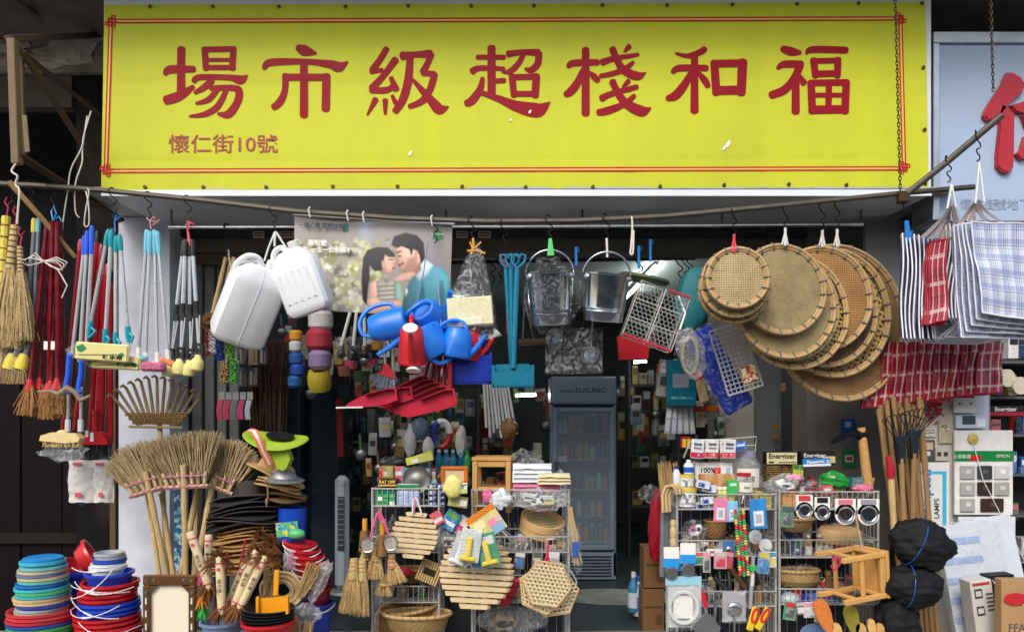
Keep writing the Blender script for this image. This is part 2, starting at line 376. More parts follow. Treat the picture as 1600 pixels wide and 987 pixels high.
BLACK = plast((22, 22, 24), .4); DARKWIRE = metalm((45, 43, 42), .5); WHITE = plast((232, 232, 228), .35); STRING = pm((222, 216, 200), .8, 0, .15, 60, .2, 0, 'string')
BAM = wood((204, 176, 126), .5); BAMD = wood((152, 120, 80), .55); PINE = wood((224, 184, 124), .5, (1, 1, 5)); PINE2 = wood((206, 158, 92), .5, (4, 1, 1))
CLEAR = clear(); HAZY = clear('hazy_plastic', .12, .5); FILM = clear('thin_film', .01, .2)
INK = paper((30, 30, 34)); WPAP = paper((236, 234, 226)); REDP = paper((196, 30, 40))
# ------------------------------------------------------------------ the setting
def wpt(t, px, py, Y):
    """photo pixel at another distance, in the thing's own coordinates"""
    p = P(px, py, Y)-t.o.location
    return (t.ax+p.x/t.k, t.ay-p.z/t.k, p.y/t.k)
def wm(t, x, y, z):
    """metres to the thing's own coordinates"""
    p = Vector((x, y, z))-t.o.location
    return (t.ax+p.x/t.k, t.ay-p.z/t.k, p.y/t.k)
ASPH = pm((62, 62, 64), .9, 0, .25, 60, .5, 0, 'asphalt', dirt=.3); CONC = pm((120, 114, 105), .9, 0, .3, 9, .6, 0, 'concrete', dirt=.6)
PAVE = pm((140, 136, 130), .85, 0, .2, 30, .4, 0, 'paving', dirt=.4)
world_box('ground', -300, 300, -300, 300, -.35, -.15, ASPH)
world_box('pavement', -14, 14, 2.2, 5.75, -.147, 0, PAVE)
world_box('kerb', -14, 14, 2.0, 2.197, -.147, .003, pm((165, 162, 156), .85, 0, .15, 25, .3, 0, 'kerb_stone', dirt=.4))
FLOORM = pm((52, 66, 70), .35, 0, .35, 3, .1, 0, 'shop_floor', dirt=.35)
world_box('shop_floor', -2.9, 2.9, 5.752, 11.4, -.1, .006, FLOORM)
b = MB(); rg = random.Random(4)
b.add([(x*(1+.25*noise.noise(Vector((x, y, 3)))), -.011, y*(1+.2*noise.noise(Vector((x, y, 9))))) for x, y in [(.55*math.cos(i*PI/16), .3*math.sin(i*PI/16)) for i in range(32)]], [list(range(32))])
o = bpy.data.objects.new('worn_patch', b.mesh('worn_patch', pm((150, 155, 150), .6, 0, .6, 7, .2, 0, 'worn_paint', dirt=.4), 1, 0, 0)); COL.objects.link(o); o.location = (.95, 6.75, 0); tag(o, kind='structure')

T = Th('shop_building', 'open shop front with white pillar, grey soffit and dim deep interior', 'building', 800, 640, 5.75)
def wbox(t, name, x0, x1, y0, y1, z0, z1, m, parent=None, bev=0, smooth=0, label=None):
    b = MB(); a = wm(t, x0, y0, z1); c = wm(t, x1, y1, z0)
    b.rect(a[0], a[1], c[0], c[1], a[2], c[2], bev/t.k); return t.part(name, b, m, parent, smooth, label=label)
WPAINT = pm((216, 222, 234), .5, 0, .07, 9, .08, 0, 'white_panel', dirt=.34)
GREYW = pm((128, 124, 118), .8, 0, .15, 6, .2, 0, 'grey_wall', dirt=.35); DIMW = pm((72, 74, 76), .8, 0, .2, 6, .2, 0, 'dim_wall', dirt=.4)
SOFF = pm((176, 180, 184), .45, 0, .06, 5, .05, 0, 'soffit_panel', dirt=.4)
wbox(T, 'pillar', -2.93, -2.55, 5.72, 6.05, 0, 3.085, WPAINT)
wbox(T, 'wooden_post', -2.985, -2.945, 5.70, 5.76, 0, 3.0, wood((104, 84, 62), .7))
wbox(T, 'pillar', 2.28, 2.93, 5.95, 6.25, 0, 3.085, GREYW)
wbox(T, 'pillar', 1.72, 2.0, 6.35, 6.75, 0, 3.05, pm((150, 146, 136), .8, 0, .12, 6, .15, 0, 'cream_pillar', dirt=.3))
wbox(T, 'steel_door', 2.02, 2.25, 6.42, 6.48, 0, 2.75, pm((96, 104, 110), .5, 0, .1, 8, .05, 0, 'grey_door', dirt=.3))
wbox(T, 'header_beam', -2.55, 2.28, 5.96, 6.2, 2.87, 3.08, pm((104, 100, 94), .7, 0, .25, 8, .3, 0, 'peeling_paint', dirt=.85))
wbox(T, 'header_fascia', -2.549, 2.27, 5.90, 5.955, 2.98, 3.079, pm((44, 50, 56), .6, 0, .15, 8, .1, 0, 'dark_fascia', dirt=.4))
wbox(T, 'ceiling', -2.9, 2.9, 6.21, 11.4, 3.06, 3.2, pm((205, 208, 204), .8, 0, .08, 4, .1, 0, 'ceiling_paint', dirt=.3))
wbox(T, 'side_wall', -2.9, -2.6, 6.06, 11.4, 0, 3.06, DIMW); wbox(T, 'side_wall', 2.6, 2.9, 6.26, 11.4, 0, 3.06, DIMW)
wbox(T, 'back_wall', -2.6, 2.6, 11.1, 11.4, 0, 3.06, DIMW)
wbox(T, 'canopy_slab', -6.5, 6.5, 4.42, 6.6, 4.45, 4.95, CONC)
wbox(T, 'upper_wall', -6.5, 6.5, 6.0, 6.6, 4.953, 9, CONC)
wbox(T, 'upper_wall', -2.93, 2.93, 5.915, 6.6, 3.205, 4.447, CONC)
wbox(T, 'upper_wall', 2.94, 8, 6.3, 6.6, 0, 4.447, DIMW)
# folding shutter leaves standing at the left of the opening
g = pm((112, 114, 114), .55, 0, .12, 10, .1, .1, 'shutter_leaf', dirt=.4)
for i in range(4): wbox(T, 'shutter_leaf', -2.50+i*.085, -2.425+i*.085, 6.0+i*.03, 6.05+i*.03, 0, 2.86, g, bev=.006)
wbox(T, 'shutter_rail', -2.55, -2.0, 5.97, 6.16, 2.78, 2.864, wood((98, 84, 66), .7))
# panelled soffit
for i in range(6):
    x0 = -2.93+i*.977; wbox(T, 'soffit_panel', x0, x0+.972, 5.0, 5.905, 3.09, 3.10, SOFF)
# row of houses across the street, behind the camera; added to block horizon light
A = Th('opposite_building', 'unseen low building added across the street behind the viewer', 'building', 800, 640, 1)
A.o.location = (0, -10, 0); A.ax = A.ay = 0; A.k = 1
b = MB(); b.rect(-16, -5.4, 16, .15, -6, 0); A.part('facade', b, pm((150, 142, 130), .8, 0, .15, 1, .1, 0, 'opposite_wall', dirt=.3), smooth=0)
for i in range(10):
    for j in (0, 1): b = MB(); b.rect(-15+i*3.1, -4.9+j*2.6, -13.2+i*3.1, -3.6+j*2.6, .01, .06); A.part('window', b, pm((40, 46, 54), .1, name='window_glass'), smooth=0)
# neighbour on the left
L = Th('neighbour_building', 'dark neighbouring doorway with spalled concrete beam left of the yellow sign', 'building', 80, 640, 6.0)
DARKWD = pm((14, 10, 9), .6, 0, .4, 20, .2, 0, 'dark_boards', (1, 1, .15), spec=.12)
wbox(L, 'concrete_beam', -6.5, -3.0, 5.8, 6.5, 4.2, 4.447, pm((168, 160, 148), .9, 0, .5, 5, 1, 0, 'spalled_concrete', dirt=.75))
for i, (x, z, w, h) in enumerate(((-3.9, 4.42, .5, .16), (-3.35, 4.36, .42, .2), (-3.62, 4.28, .6, .1), (-3.15, 4.5, .25, .14))):
    bb = MB(); c = wm(L, x, 5.79, z); bb.ell(c, (w/2/L.k, h/2/L.k, .03/L.k), 12, 8, None, .7, 2.5, i); L.part('plaster_patch', bb, pm((200, 190, 172), .9, 0, .35, 12, .8, 0, 'old_plaster', dirt=.5), smooth=20)
wbox(L, 'lintel', -6.5, -3.35, 5.84, 5.95, 3.95, 4.19, pm((92, 86, 80), .9, 0, .4, 6, .8, 0, 'worn_render', dirt=.7))
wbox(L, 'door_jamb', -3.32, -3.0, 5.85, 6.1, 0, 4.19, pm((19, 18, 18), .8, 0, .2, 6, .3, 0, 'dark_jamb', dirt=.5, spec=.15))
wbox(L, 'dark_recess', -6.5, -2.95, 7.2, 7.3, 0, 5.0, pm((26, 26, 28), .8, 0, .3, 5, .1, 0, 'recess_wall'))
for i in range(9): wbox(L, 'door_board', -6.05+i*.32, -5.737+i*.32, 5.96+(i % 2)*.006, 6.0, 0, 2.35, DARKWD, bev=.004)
wbox(L, 'door_rail', -6.1, -3.2, 5.93, 5.955, .62, .70, wood((26, 18, 17), .6))
# ------------------------------------------------------------------ the yellow sign
S = Th('shop_sign', 'wide yellow banner sign with red lettering and double red border', 'sign', 804, 300, 5.0)
b = MB(); b.rect(161, -4, 1456, 303, 2.5, 210); S.part('sign_box', b, pm((214, 222, 230), .4, 0, .04, 6, 0, 0, 'white_metal', dirt=.12), smooth=0)
b = MB(); b.rect(158, 296.5, 1456, 306, 0, 2.4); S.part('trim_strip', b, pm((226, 232, 238), .35, 0, .04, 6, 0, 0, 'white_trim', dirt=.1), smooth=0)
def bl(u, v, d=0):
    x = (163+u*1283)*(1-v)+(158+u*1293)*v; y = (8-u*4)*(1-v)+(297-u*5)*v
    return (x, y, d-.5*noise.noise(Vector((u*9, v*2, 1)))-.15*math.sin(v*PI*3)+.5*math.exp(-((v-.42-.01*math.sin(u*5))/.012)**2)+.5*math.exp(-((v-.845)/.012)**2)+.55*sum(math.exp(-((u-q)/.0016)**2) for q in (.13, .31, .47, .64, .8)))
b = MB(); b.grid(lambda u, v: bl(u, v, 0), 150, 60)
banner = S.part('banner', b, pm((200, 205, 50), .5, 0, .07, 5, .1, 0, 'yellow_vinyl', (1, 1, .25), dirt=.1, spec=.2), smooth=60)
BR = pm((190, 36, 36), .5, 0, .05, 5, 0, 0, 'red_vinyl', spec=.15); BO = pm((238, 186, 96), .42, 0, .04, 5, 0, 0, 'orange_vinyl')
def seg2(b, p, q, w, d):
    p = Vector(p); q = Vector(q); t = (q-p).normalized(); n = Vector((-t.y, t.x))*w/2; b.sheet([tuple(p+n), tuple(q+n), tuple(q-n), tuple(p-n)], d)
cs = [(171, 31), (1409, 27), (1415, 266), (163, 270)]
for i in range(4):
    p, q = Vector(cs[i]), Vector(cs[(i+1) % 4]); n = (Vector((804, 150))-(p+q)/2); n = Vector((0, math.copysign(1, n.y))) if i % 2 == 0 else Vector((math.copysign(1, n.x), 0))
    b = MB(); seg2(b, p+n*2.6, q+n*2.6, 2.4, -.7); S.part('border_fill', b, BO, banner, 0)
    b = MB(); seg2(b, p, q, 1.9, -.8); seg2(b, p+n*5.2, q+n*5.2, 1.9, -.82); S.part('border_line', b, BR, banner, 0)
for x, y in cs:
    b = MB()
    sx = 1 if x < 800 else -1; sy = 1 if y < 150 else -1
    for a, e in (((-2, -2), (10, -2)), ((-2, -2), (-2, 10)), ((10, -2), (10, 4)), ((-2, 10), (4, 10)), ((4, -6), (4, 14)), ((-6, 4), (14, 4)), ((-6, 4), (-6, 9)), ((-6, 9), (9, 9)), ((4, -6), (9, -6)), ((9, -6), (9, 14))):
        seg2(b, (x+a[0]*sx, y+a[1]*sy), (x+e[0]*sx, y+e[1]*sy), 1.8, -.9-.02*len(b.f))
    S.part('border_knot', b, BR, banner, 0)
def brush(b, pts, d):
    """one brush stroke with round ends: (x, y, width)"""
    q = []; n = len(pts)
    for i in range(n-1):
        p0 = pts[max(0, i-1)]; p1 = pts[i]; p2 = pts[i+1]; p3 = pts[min(n-1, i+2)]
        for k in range(5):
            t = k/5
            q.append([.5*(2*p1[c]+(p2[c]-p0[c])*t+(2*p0[c]-5*p1[c]+4*p2[c]-p3[c])*t*t+(3*p1[c]-p0[c]-3*p2[c]+p3[c])*t**3) for c in range(3)])
    q.append(list(pts[-1])); Ls = []; Rs = []; m = len(q)
    for i in range(m):
        a = Vector(q[max(0, i-1)][:2]); e = Vector(q[min(m-1, i+1)][:2]); t = (e-a).normalized(); nn = Vector((-t.y, t.x)); c = Vector(q[i][:2]); w = max(.8, q[i][2])/2
        Ls.append(c+nn*w); Rs.append(c-nn*w)
        if i == 0: t0 = t
    def capp(c, t, w, sgn):
        nn = Vector((-t.y, t.x)); return [c+t*(sgn*w*.75*math.sin(a))+nn*(w*math.cos(a)*sgn*(-1 if sgn > 0 else -1)) for a in (PI/5, 2*PI/5, 3*PI/5, 4*PI/5)]
    vs = []; 
    for l, r in zip(Ls, Rs): vs += [(l.x, l.y, d), (r.x, r.y, d)]
    fs = [[2*i, 2*i+1, 2*i+3, 2*i+2] for i in range(m-1)]
    t1 = (Vector(q[-1][:2])-Vector(q[-2][:2])).normalized()
    c0 = Vector(q[0][:2]); w0 = max(.8, q[0][2])/2; c1 = Vector(q[-1][:2]); w1 = max(.8, q[-1][2])/2
    n0 = Vector((-t0.y, t0.x)); n1 = Vector((-t1.y, t1.x))
    k = len(vs); cap0 = [c0-t0*(w0*.7*math.sin(a))+n0*(w0*math.cos(a)) for a in [PI*j/6 for j in range(1, 6)]]
    vs += [(p.x, p.y, d) for p in cap0]; fs.append([0]+[k+j for j in range(5)]+[1])
    k = len(vs); cap1 = [c1+t1*(w1*.7*math.sin(a))+n1*(w1*math.cos(a)) for a in [PI*j/6 for j in range(1, 6)]]
    vs += [(p.x, p.y, d) for p in cap1]; fs.append([2*m-1]+[k+4-j for j in range(5)]+[2*m-2])
    b.add(vs, fs)
CH = [
 [[(283.5,77,13),(283,110,12.5),(283,144,13)],[(258,116,7),(266,109,13),(303,108.5,10)],[(260,157,15),(281,150,15),(302,136,7)],
  [(320,78,10),(322,108,10)],[(365,77,10),(363,108,10)],[(318,78,9),(367,77,9)],[(322,94,6),(362,94,6)],[(320,106,8),(366,106,8)],
  [(303,127,8),(312,121,9),(358,121.5,9),(376,125,14),(387,118,2)],[(331,126,10),(319,137,10),(305,145,6)],[(329,138,8),(366,138,10),(374,145,12),(370,162,12),(357,179,13),(341,178,5)],
  [(340,140,8),(326,156,9),(307,162,5)],[(353,143,8),(340,167,10),(320,179,9),(297,182,4)]],
 [[(466,75,11),(477,80,17),(494,84,4)],[(413,107,8),(424,98,12),(480,97,9),(516,101,13),(530,105,16),(544,97,2)],[(446,118,10),(445,142,10),(438,159,12),(428,168,11)],
  [(445,121,11),(510,121,11)],[(510,119,13),(509,171,13)],[(475,98,12),(475,181,13)]],
 [[(604,77,10),(595,92,10),(582,110,11)],[(580,112,9),(597,110,7)],[(618,94,12),(600,118,10),(581,138,11)],[(580,141,10),(605,141,10),(617,131,7)],[(611,122,7),(619,140,11)],
  [(587,156,10),(574,180,3)],[(602,157,9),(602,178,5)],[(613,150,6),(618,161,8)],
  [(629,88,14),(650,86,10),(672,85,14)],[(641,90,11),(638,125,13),(630,155,13),(618,174,11)],[(674,86,10),(668,100,10),(661,113,11)],[(661,115,9),(679,116,9)],[(679,117,11),(672,140,11),(660,158,11),(640,167,8)],
  [(644,124,5),(660,142,10),(675,159,14),(687,171,17),(701,167,2)]],
 [[(768,75,13),(768,146,13)],[(746,90,8),(788,90,8)],[(738,112,11),(750,107,9),(787,108,7)],[(770,127,7),(788,126,8)],[(754,123,7),(750,140,11),(738,157,13),(729,162,11)],
  [(754,146,8),(780,155,11),(806,166,17),(832,172,23),(845,171,20),(859,160,2)],[(794,85,11),(818,82,9),(841,83,12)],[(842,84,11),(840,100,11),(830,110,10),(821,108,5)],[(817,87,8),(810,100,9),(797,112,9),(785,113,4)],
  [(800,119,11),(803,150,10)],[(838,119,12),(836,150,12)],[(800,121,9),(840,120,9)],[(802,147,9),(838,147,9)]],
 [[(915,78,12),(915,178,13)],[(888,104,8),(897,99,11),(934,98,10)],[(911,110,9),(902,130,12),(892,143,13),(884,148,10)],[(920,113,5),(928,120,10),(934,126,9)],
  [(941,98,11),(960,92,9),(997,86,6)],[(957,77,11),(963,92,11),(973,109,12),(988,117,13),(999,119,12),(1009,114,2)],[(983,73,9),(976,81,5)],[(989,98,6),(975,109,9),(955,116,8),(938,119,7)],
  [(940,154,11),(955,147,9),(995,136,8)],[(957,128,11),(965,145,11),(976,160,13),(992,170,16),(1005,174,16),(1017,169,2)],[(982,127,8),(973,136,4)],[(991,150,7),(975,163,9),(950,173,12),(935,176,10)]],
 [[(1056,84,4),(1075,88,8),(1094,82,10),(1101,77,10)],[(1085,88,11),(1085,174,13)],[(1051,113,8),(1062,107,11),(1104,107,10)],[(1080,114,9),(1068,135,13),(1055,150,14),(1043,154,9)],[(1092,115,6),(1101,126,11),(1106,135,9)],
  [(1116,98,13),(1119,146,13)],[(1160,97,15),(1158,146,14)],[(1114,100,12),(1162,99,12)],[(1117,142,14),(1160,141,14)]],
 [[(1223,77,11),(1236,81,14),(1250,83,7)],[(1215,107,6),(1225,101,11),(1252,101,12)],[(1250,103,12),(1240,124,12),(1225,141,13),(1205,149,12)],[(1243,122,12),(1243,175,13)],[(1248,118,6),(1256,130,11)],
  [(1260,84,5),(1270,78,11),(1322,79,11)],[(1271,94,11),(1274,119,11)],[(1309,93,11),(1308,119,11)],[(1270,96,9),(1311,95,9)],[(1272,116,10),(1310,115,10)],
  [(1267,129,12),(1269,175,12)],[(1322,129,12),(1320,175,12)],[(1265,130,10),(1324,129,10)],[(1267,172,13),(1322,171,13)],[(1268,149,7),(1321,149,7)],[(1295,129,10),(1294,172,10)]]]
RV = pm((146, 14, 34), .5, 0, .06, 4, 0, 0, 'red_lettering', spec=.15)
for ch in CH:
    b = MB()
    for i, s in enumerate(ch): brush(b, s, -.7-.02*i)
    S.part('character', b, RV, banner, 0)
S.text('懷仁街10號', 349, 227.5, 31, pm((160, 34, 32), .45, 0, .05, 5, 0, 0, 'faded_red'), -1.3, 0, banner, 1.11, 'address_lettering', .2)
b = MB(); b.lathe([(3.1, 0), (3.1, 1), (1.6, 1.4), (1.6, .6), (0, .6)], 10, (0, 0, 0), (0, 0, -1)); rme = b.mesh('eyelet', metalm((96, 84, 50), .4), S.k, 0, 0)
for x, y in [(235,11),(333,11),(436,11),(540,11),(638,10),(736,10),(834,10),(941,9),(1042,9),(1144,8),(1245,7),(1341,6),(1440,6),(227,292),(318,292),(416,292),(520,291),(621,291),(722,291),(821,292),(926,292),(1031,291),(1131,289),(1232,288),(1322,289),(1445,287),(1442,106),(1444,203)]:
    S.at('eyelet', rme, x, y, -.7, banner)
b = MB()
for x, y, r in ((641, 240, 4), (798, 188, 2.5), (828, 175, 3), (1131, 232, 4), (1137, 226, 5), (1139,222,3)): b.sheet([(x+r*.7*math.cos(a)+r*.4*math.sin(a), y-r*math.sin(a)) for a in [i*PI/4 for i in range(8)]], -1.2-r*.02)
S.part('torn_spot', b, WPAP, banner, 0)
# ------------------------------------------------------------------ neighbour sign on the right
R_ = Th('neighbour_sign', 'pale blue white sign board with thick red character at right edge', 'sign', 1600, 330, 5.15)
b = MB(); b.rect(1466, 70, 2050, 345, 0, 60); pan = R_.part('sign_panel', b, pm((168, 186, 212), .3, 0, .04, 4, 0, 0, 'pale_panel', dirt=.08), smooth=0)
ALU = metalm((190, 194, 198), .35)
b = MB(); b.rect(1455, 52, 2050, 69.5, -6, 60, 1); R_.part('frame_bar', b, ALU); b = MB(); b.rect(1455, 70, 1465.5, 345, -6, 60, 1); R_.part('frame_bar', b, ALU)
REDG = pm((176, 22, 34), .16, 0, .05, 6, 0, 0, 'gloss_red')
def fat(poly, d0=-9, d1=-.5):
    b = MB(); b.prism(poly, d0+1.5, d1); n = len(poly); cx = sum(p[0] for p in poly)/n; cy = sum(p[1] for p in poly)/n
    b.prism([(cx+(x-cx)*.93, cy+(y-cy)*.96) for x, y in poly], d0, d0+1.49); return b
for poly in ([(1568,117),(1577,117),(1590,124),(1596,136),(1592,148),(1575,162),(1560,181),(1548,190),(1537,191),(1532,184),(1535,174),(1549,152),(1561,134)],
             [(1561,165),(1572,172),(1580,181),(1580,196),(1579,253),(1578,264),(1571,273),(1561,271),(1553,262),(1553,245),(1558,200),(1556,180)],
             [(1574,168),(1600,160),(1640,156),(1640,172),(1600,178),(1592,180),(1582,177)], [(1597,131),(1604,122),(1625,128),(1630,142),(1612,146)], [(1592,183),(1604,181),(1620,196),(1630,215),(1615,220),(1600,205)], [(1582,243),(1590,236),(1596,215),(1612,212),(1640,222),(1640,240),(1606,248),(1590,252)]):
    R_.part('character_stroke', fat(poly), REDG, pan, 30)
R_.text('懷仁街', 1528, 321, 19, pm((138, 152, 172), .5, name='grey_print'), -1, 0, pan, 1, 'address_lettering'); R_.text('號地下', 1582, 321, 19, pm((138, 152, 172), .5, name='grey_print'), -1, 0, pan, 1, 'address_lettering')
# ------------------------------------------------------------------ hanging rails, bars, chains and ropes
PIPE = metalm((112, 106, 98), .55, .25, .5)
def px_tube(name, label, cat, pts, r, m, Y0=None, seg=10):
    ax, ay, Y = pts[0]; t = Th(name, label, cat, ax, ay, Y)
    b = MB(); b.tube([wpt(t, *p) for p in pts], r, seg); o = t.part(name, b, m)
    w = o.matrix_local.copy(); o.parent = None; o.location = t.o.location; tag(o, label, cat); bpy.data.objects.remove(t.o); return o
px_tube('hanging_pipe', 'long sagging grey pipe carrying the goods below the yellow sign', 'pipe', [(-260,272,4.75),(-60,284,4.75),(60,290,4.75),(155,297,4.75),(300,311,4.75),(460,330,4.75),(620,341,4.75),(760,346,4.75),(900,345,4.75),(1040,338,4.75),(1200,323,4.75),(1330,310,4.75),(1408,302,4.75),(1522,292,4.75)], 4.2, PIPE)
px_tube('slanted_pipe', 'short slanted grey pipe rising right beside the red character', 'pipe', [(1408,310,4.7),(1480,253,4.6),(1566,180,4.45)], 5, PIPE)
t = Th('steel_rod', 'thin steel rod on hangers under the soffit behind the pipe', 'rod', 800, 352, 5.4)
b = MB(); b.tube([wpt(t, 264, 355, 5.4), wpt(t, 800, 354, 5.4), wpt(t, 1348, 351, 5.4)], 3, 10); t.part('rod', b, STEEL)
for x in (268, 478, 697, 910, 1128, 1345):
    b = MB(); b.lathe([(6, 0), (6, 1.5), (1.6, 2), (1.6, 30)], 10, wpt(t, x, 322, 5.4), (0, 1, 0)); t.part('rod_hanger', b, DULL)
def chain(label, x0, y0, x1, y1, Y, r=3.4, wire=.8):
    b = MB(); n = int(abs(y1-y0)/(r*1.75)); L_ = []
    for i in range(n):
        t = (i+.5)/n; cx, cy = x0+(x1-x0)*t, y0+(y1-y0)*t; pts = []
        for k in range(8):
            a = 2*PI*k/8; p = Vector((r*.62*math.cos(a), r*1.2*math.sin(a), 0))
            if i % 2: p = Vector((p.x*.35, p.y, p.x))
            pts.append((cx+p.x, cy+p.y, p.z))
        b.tube(pts, wire, 5, True)
    return one('chain', label, 'chain', x0, y0, Y, b, metalm((78, 68, 60), .5, .3, .6))
chain('rusty chain hanging in front of the yellow sign down to the pipe', 1396, -120, 1407, 306, 4.72)
chain('rusty chain holding the slanted pipe before the pale blue sign', 1544, -140, 1552, 143, 4.5)
t = Th('pipe_clamp', 'rusty clamp joining the two pipes under the chain', 'clamp', 1410, 306, 4.7); b = MB(); b.rect(1402, 300, 1417, 318, -8, 6, 2); t.part('clamp_block', b, metalm((92, 70, 52), .7)); b = MB(); b.tube([(1410, 316), (1413, 328), (1418, 322)], 1.2, 6); t.part('clamp_hook', b, DARKWIRE)
# timber bracket at the upper left
W1 = wood((128, 108, 84), .75); W2 = wood((92, 74, 60), .75)
t = Th('timber_bracket', 'weathered timber bracket frame fixed up in the top left corner', 'bracket', 25, 260, 4.5)
def beam(t, name, a, c, w, m, th=None):
    b = MB(); p = Vector(wpt(t, *a)); q = Vector(wpt(t, *c)); ax = q-p; u = ax.normalized(); s = u.cross(Vector((0, 0, 1))); s = s.normalized() if s.length > .05 else Vector((1, 0, 0)); n = u.cross(s)
    R = Matrix((s, u, n)).transposed(); b.box((p+q)/2, (w, ax.length, th or w), R, 1); return t.part(name, b, m)
beam(t, 'post', (20, 62, 4.5), (27, 257, 4.5), 12, W1, 14); beam(t, 'post', (33, 75, 4.62), (38, 250, 4.62), 7, W2)
beam(t, 'cross_piece', (12, 61, 4.5), (160, 55, 5.85), 10, W2); beam(t, 'cross_piece', (-60, 8, 4.55), (155, 178, 5.8), 9, W2)
beam(t, 'cross_piece', (-40, -40, 4.55), (85, 45, 5.8), 10, pm((116, 108, 104), .7, name='grey_timber')); beam(t, 'brace', (34, 80, 4.55), (160, 275, 5.8), 9, W2)
beam(t, 'arm', (30, 243, 4.5), (190, 345, 5.6), 13, metalm((96, 76, 62), .65, .3, .6), 6); beam(t, 'splint', (38, 180, 4.48), (43, 238, 4.48), 8, W1, 2)
px_tube('bamboo_stick', 'short tan stick tied at a slant under the timber bracket', 'stick', [(14, 284, 4.55), (60, 335, 4.62), (118, 402, 4.75)], [4.5, 4.2, 3.6], BAMD)
def rope(label, pts, Y, r=1.1, m=None): return one('rope', label, 'rope', pts[0][0], pts[0][1], Y, MB().curve(pts, r, 6), m or STRING)
rope('white rope knotted round the end of the timber post', [(28,256,-4),(24,270,-9),(33,278,-9),(28,290,-6),(36,300,-9),(34,330,-9),(32,352,-8)], 4.5, 1.5)
rope('loose pale rope hanging down left of the yellow sign', [(140,172,4),(130,210,2),(127,232,0),(112,265,-2),(108,300,-4),(100,345,-2),(95,385,0)], 4.8)
rope('second loose pale rope looping over the timber arm', [(134,180,4),(128,230,2),(128,255,0),(121,290,-6),(119,330,-2),(124,340,0)], 4.8)
rope('pale cord loop tied on the pipe above the teal mops', [(140,296,-5),(142,305,-6),(136,330,-4),(132,352,0),(139,350,0),(141,320,-5),(137,300,-5)], 4.75)
HK = MB(); HK.curve([(0,-6,4),(-3,-9,1),(-6,-6,-3),(-6,0,-4),(-1,6,-2),(4,10,0),(3,15,0),(-2,17,0),(-1,22,0),(3,26,0),(2,31,0),(-2,33,0)], 1.0, 5)
hook_me = {}
def hook(px, py, Y, what, sc=1):
    if Y not in hook_me: hook_me[Y] = HK.mesh('wire_hook', DARKWIRE, Y/FPX, 0, 0)
    o = bpy.data.objects.new('wire_hook', hook_me[Y]); COL.objects.link(o); o.location = P(px, py, Y); o.scale = (1, 1, sc)
    o.rotation_euler[2] = (px*7 % 10-5)*.06; return tag(o, 'bent dark wire hook '+what, 'hook', 'wire hooks on the rails')
# ------------------------------------------------------------------ left: hanging brooms and mops
STR = straw((208, 178, 128)); STR2 = straw((180, 148, 102)); COIR = straw((180, 132, 84)); GREYP = pm((136, 142, 150), .35, .3, .1, 20, 0, 0, 'grey_pole', dirt=.1)
SILV = pm((206, 208, 210), .3, .55, .05, 30, 0, 0, 'silver_pole'); DRED = pm((118, 14, 30), .28, 0, .15, 20, .05, .08, 'dark_red_lacquer'); REDPL = pm((178, 20, 36), .3, 0, .1, 15, 0, .08, 'red_pole')
TEAL = plast((0, 156, 170)); LBLUE = plast((120, 198, 220)); BLUEP = plast((24, 92, 224)); YEL = plast((236, 210, 60)); CREAM = plast((240, 226, 158))
def straw_broom(label, hx0, hy0, hx1, hy1, bx, by, w, n, seed, Y, wrap=None, rad=7, group=None):
    t = Th('straw_broom', label, 'broom', hx0, hy0, Y, group)
    b = MB(); p = Vector((hx0, hy0, 0)); q = Vector((hx1, hy1, 0)); pts = []; rs = []
    for i in range(25):
        u = i/24; pts.append(p.lerp(q, u)); rs.append(rad*(.85+.25*u)*(1 if i % 2 else .9))
    b.tube(pts, rs, 10); h = t.part('handle', b, wrap or STR)
    b = MB()
    for i in range(7):
        u = .1+i*.13; c = p.lerp(q, u); b.lathe([(rad*1.12*(.85+.25*u), -.7), (rad*1.17*(.85+.25*u), 0), (rad*1.12*(.85+.25*u), .7)], 12, c, (p-q))
    t.part('binding', b, pm((190, 70, 60), .6, name='binding_thread') if wrap else pm((120, 92, 60), .8, name='binding_cord'), h)
    b = MB(); b.straws((hx1, hy1-6, 0), rad*.9, (bx, by, 0), w, n, .9, seed, 5, 13); b.straws((hx1, hy1-4, 0), rad*.6, (bx, by-12, 0), w*.7, n//2, 1.1, seed+1, 4, 9)
    t.part('bristles', b, STR, kind='stuff', smooth=0)
    b = MB(); b.tube([(hx0, hy0+3), (hx0+3, hy0-15), (hx0-3, hy0-22), (hx0+1, hy0-30)], 1.3, 5); b.tube([(hx0, hy0-15), (hx0+8, hy0-24)], .9, 4); t.part('hanging_loop', b, pm((190, 40, 80), .7, name='pink_string')); return t
straw_broom('straw broom with yellow wrapped handle at the left picture edge', 10, 338, 2, 478, -12, 590, 22, 160, 1, 4.7, pm((214, 206, 80), .6, 0, .3, 40, .4, 0, 'yellow_wrap'), 8)
straw_broom('natural straw broom hanging beside the yellow wrapped one', 23, 352, 17, 420, 10, 545, 26, 220, 2, 4.66)
straw_broom('smaller straw broom in front of the grey poles', 31, 385, 33, 430, 36, 535, 17, 170, 3, 4.62, None, 5)
hook(20, 290, 4.75, 'above the straw brooms'); hook(50, 290, 4.75, 'above the two grey poles'); hook(82, 292, 4.75, 'above the dark red brooms')
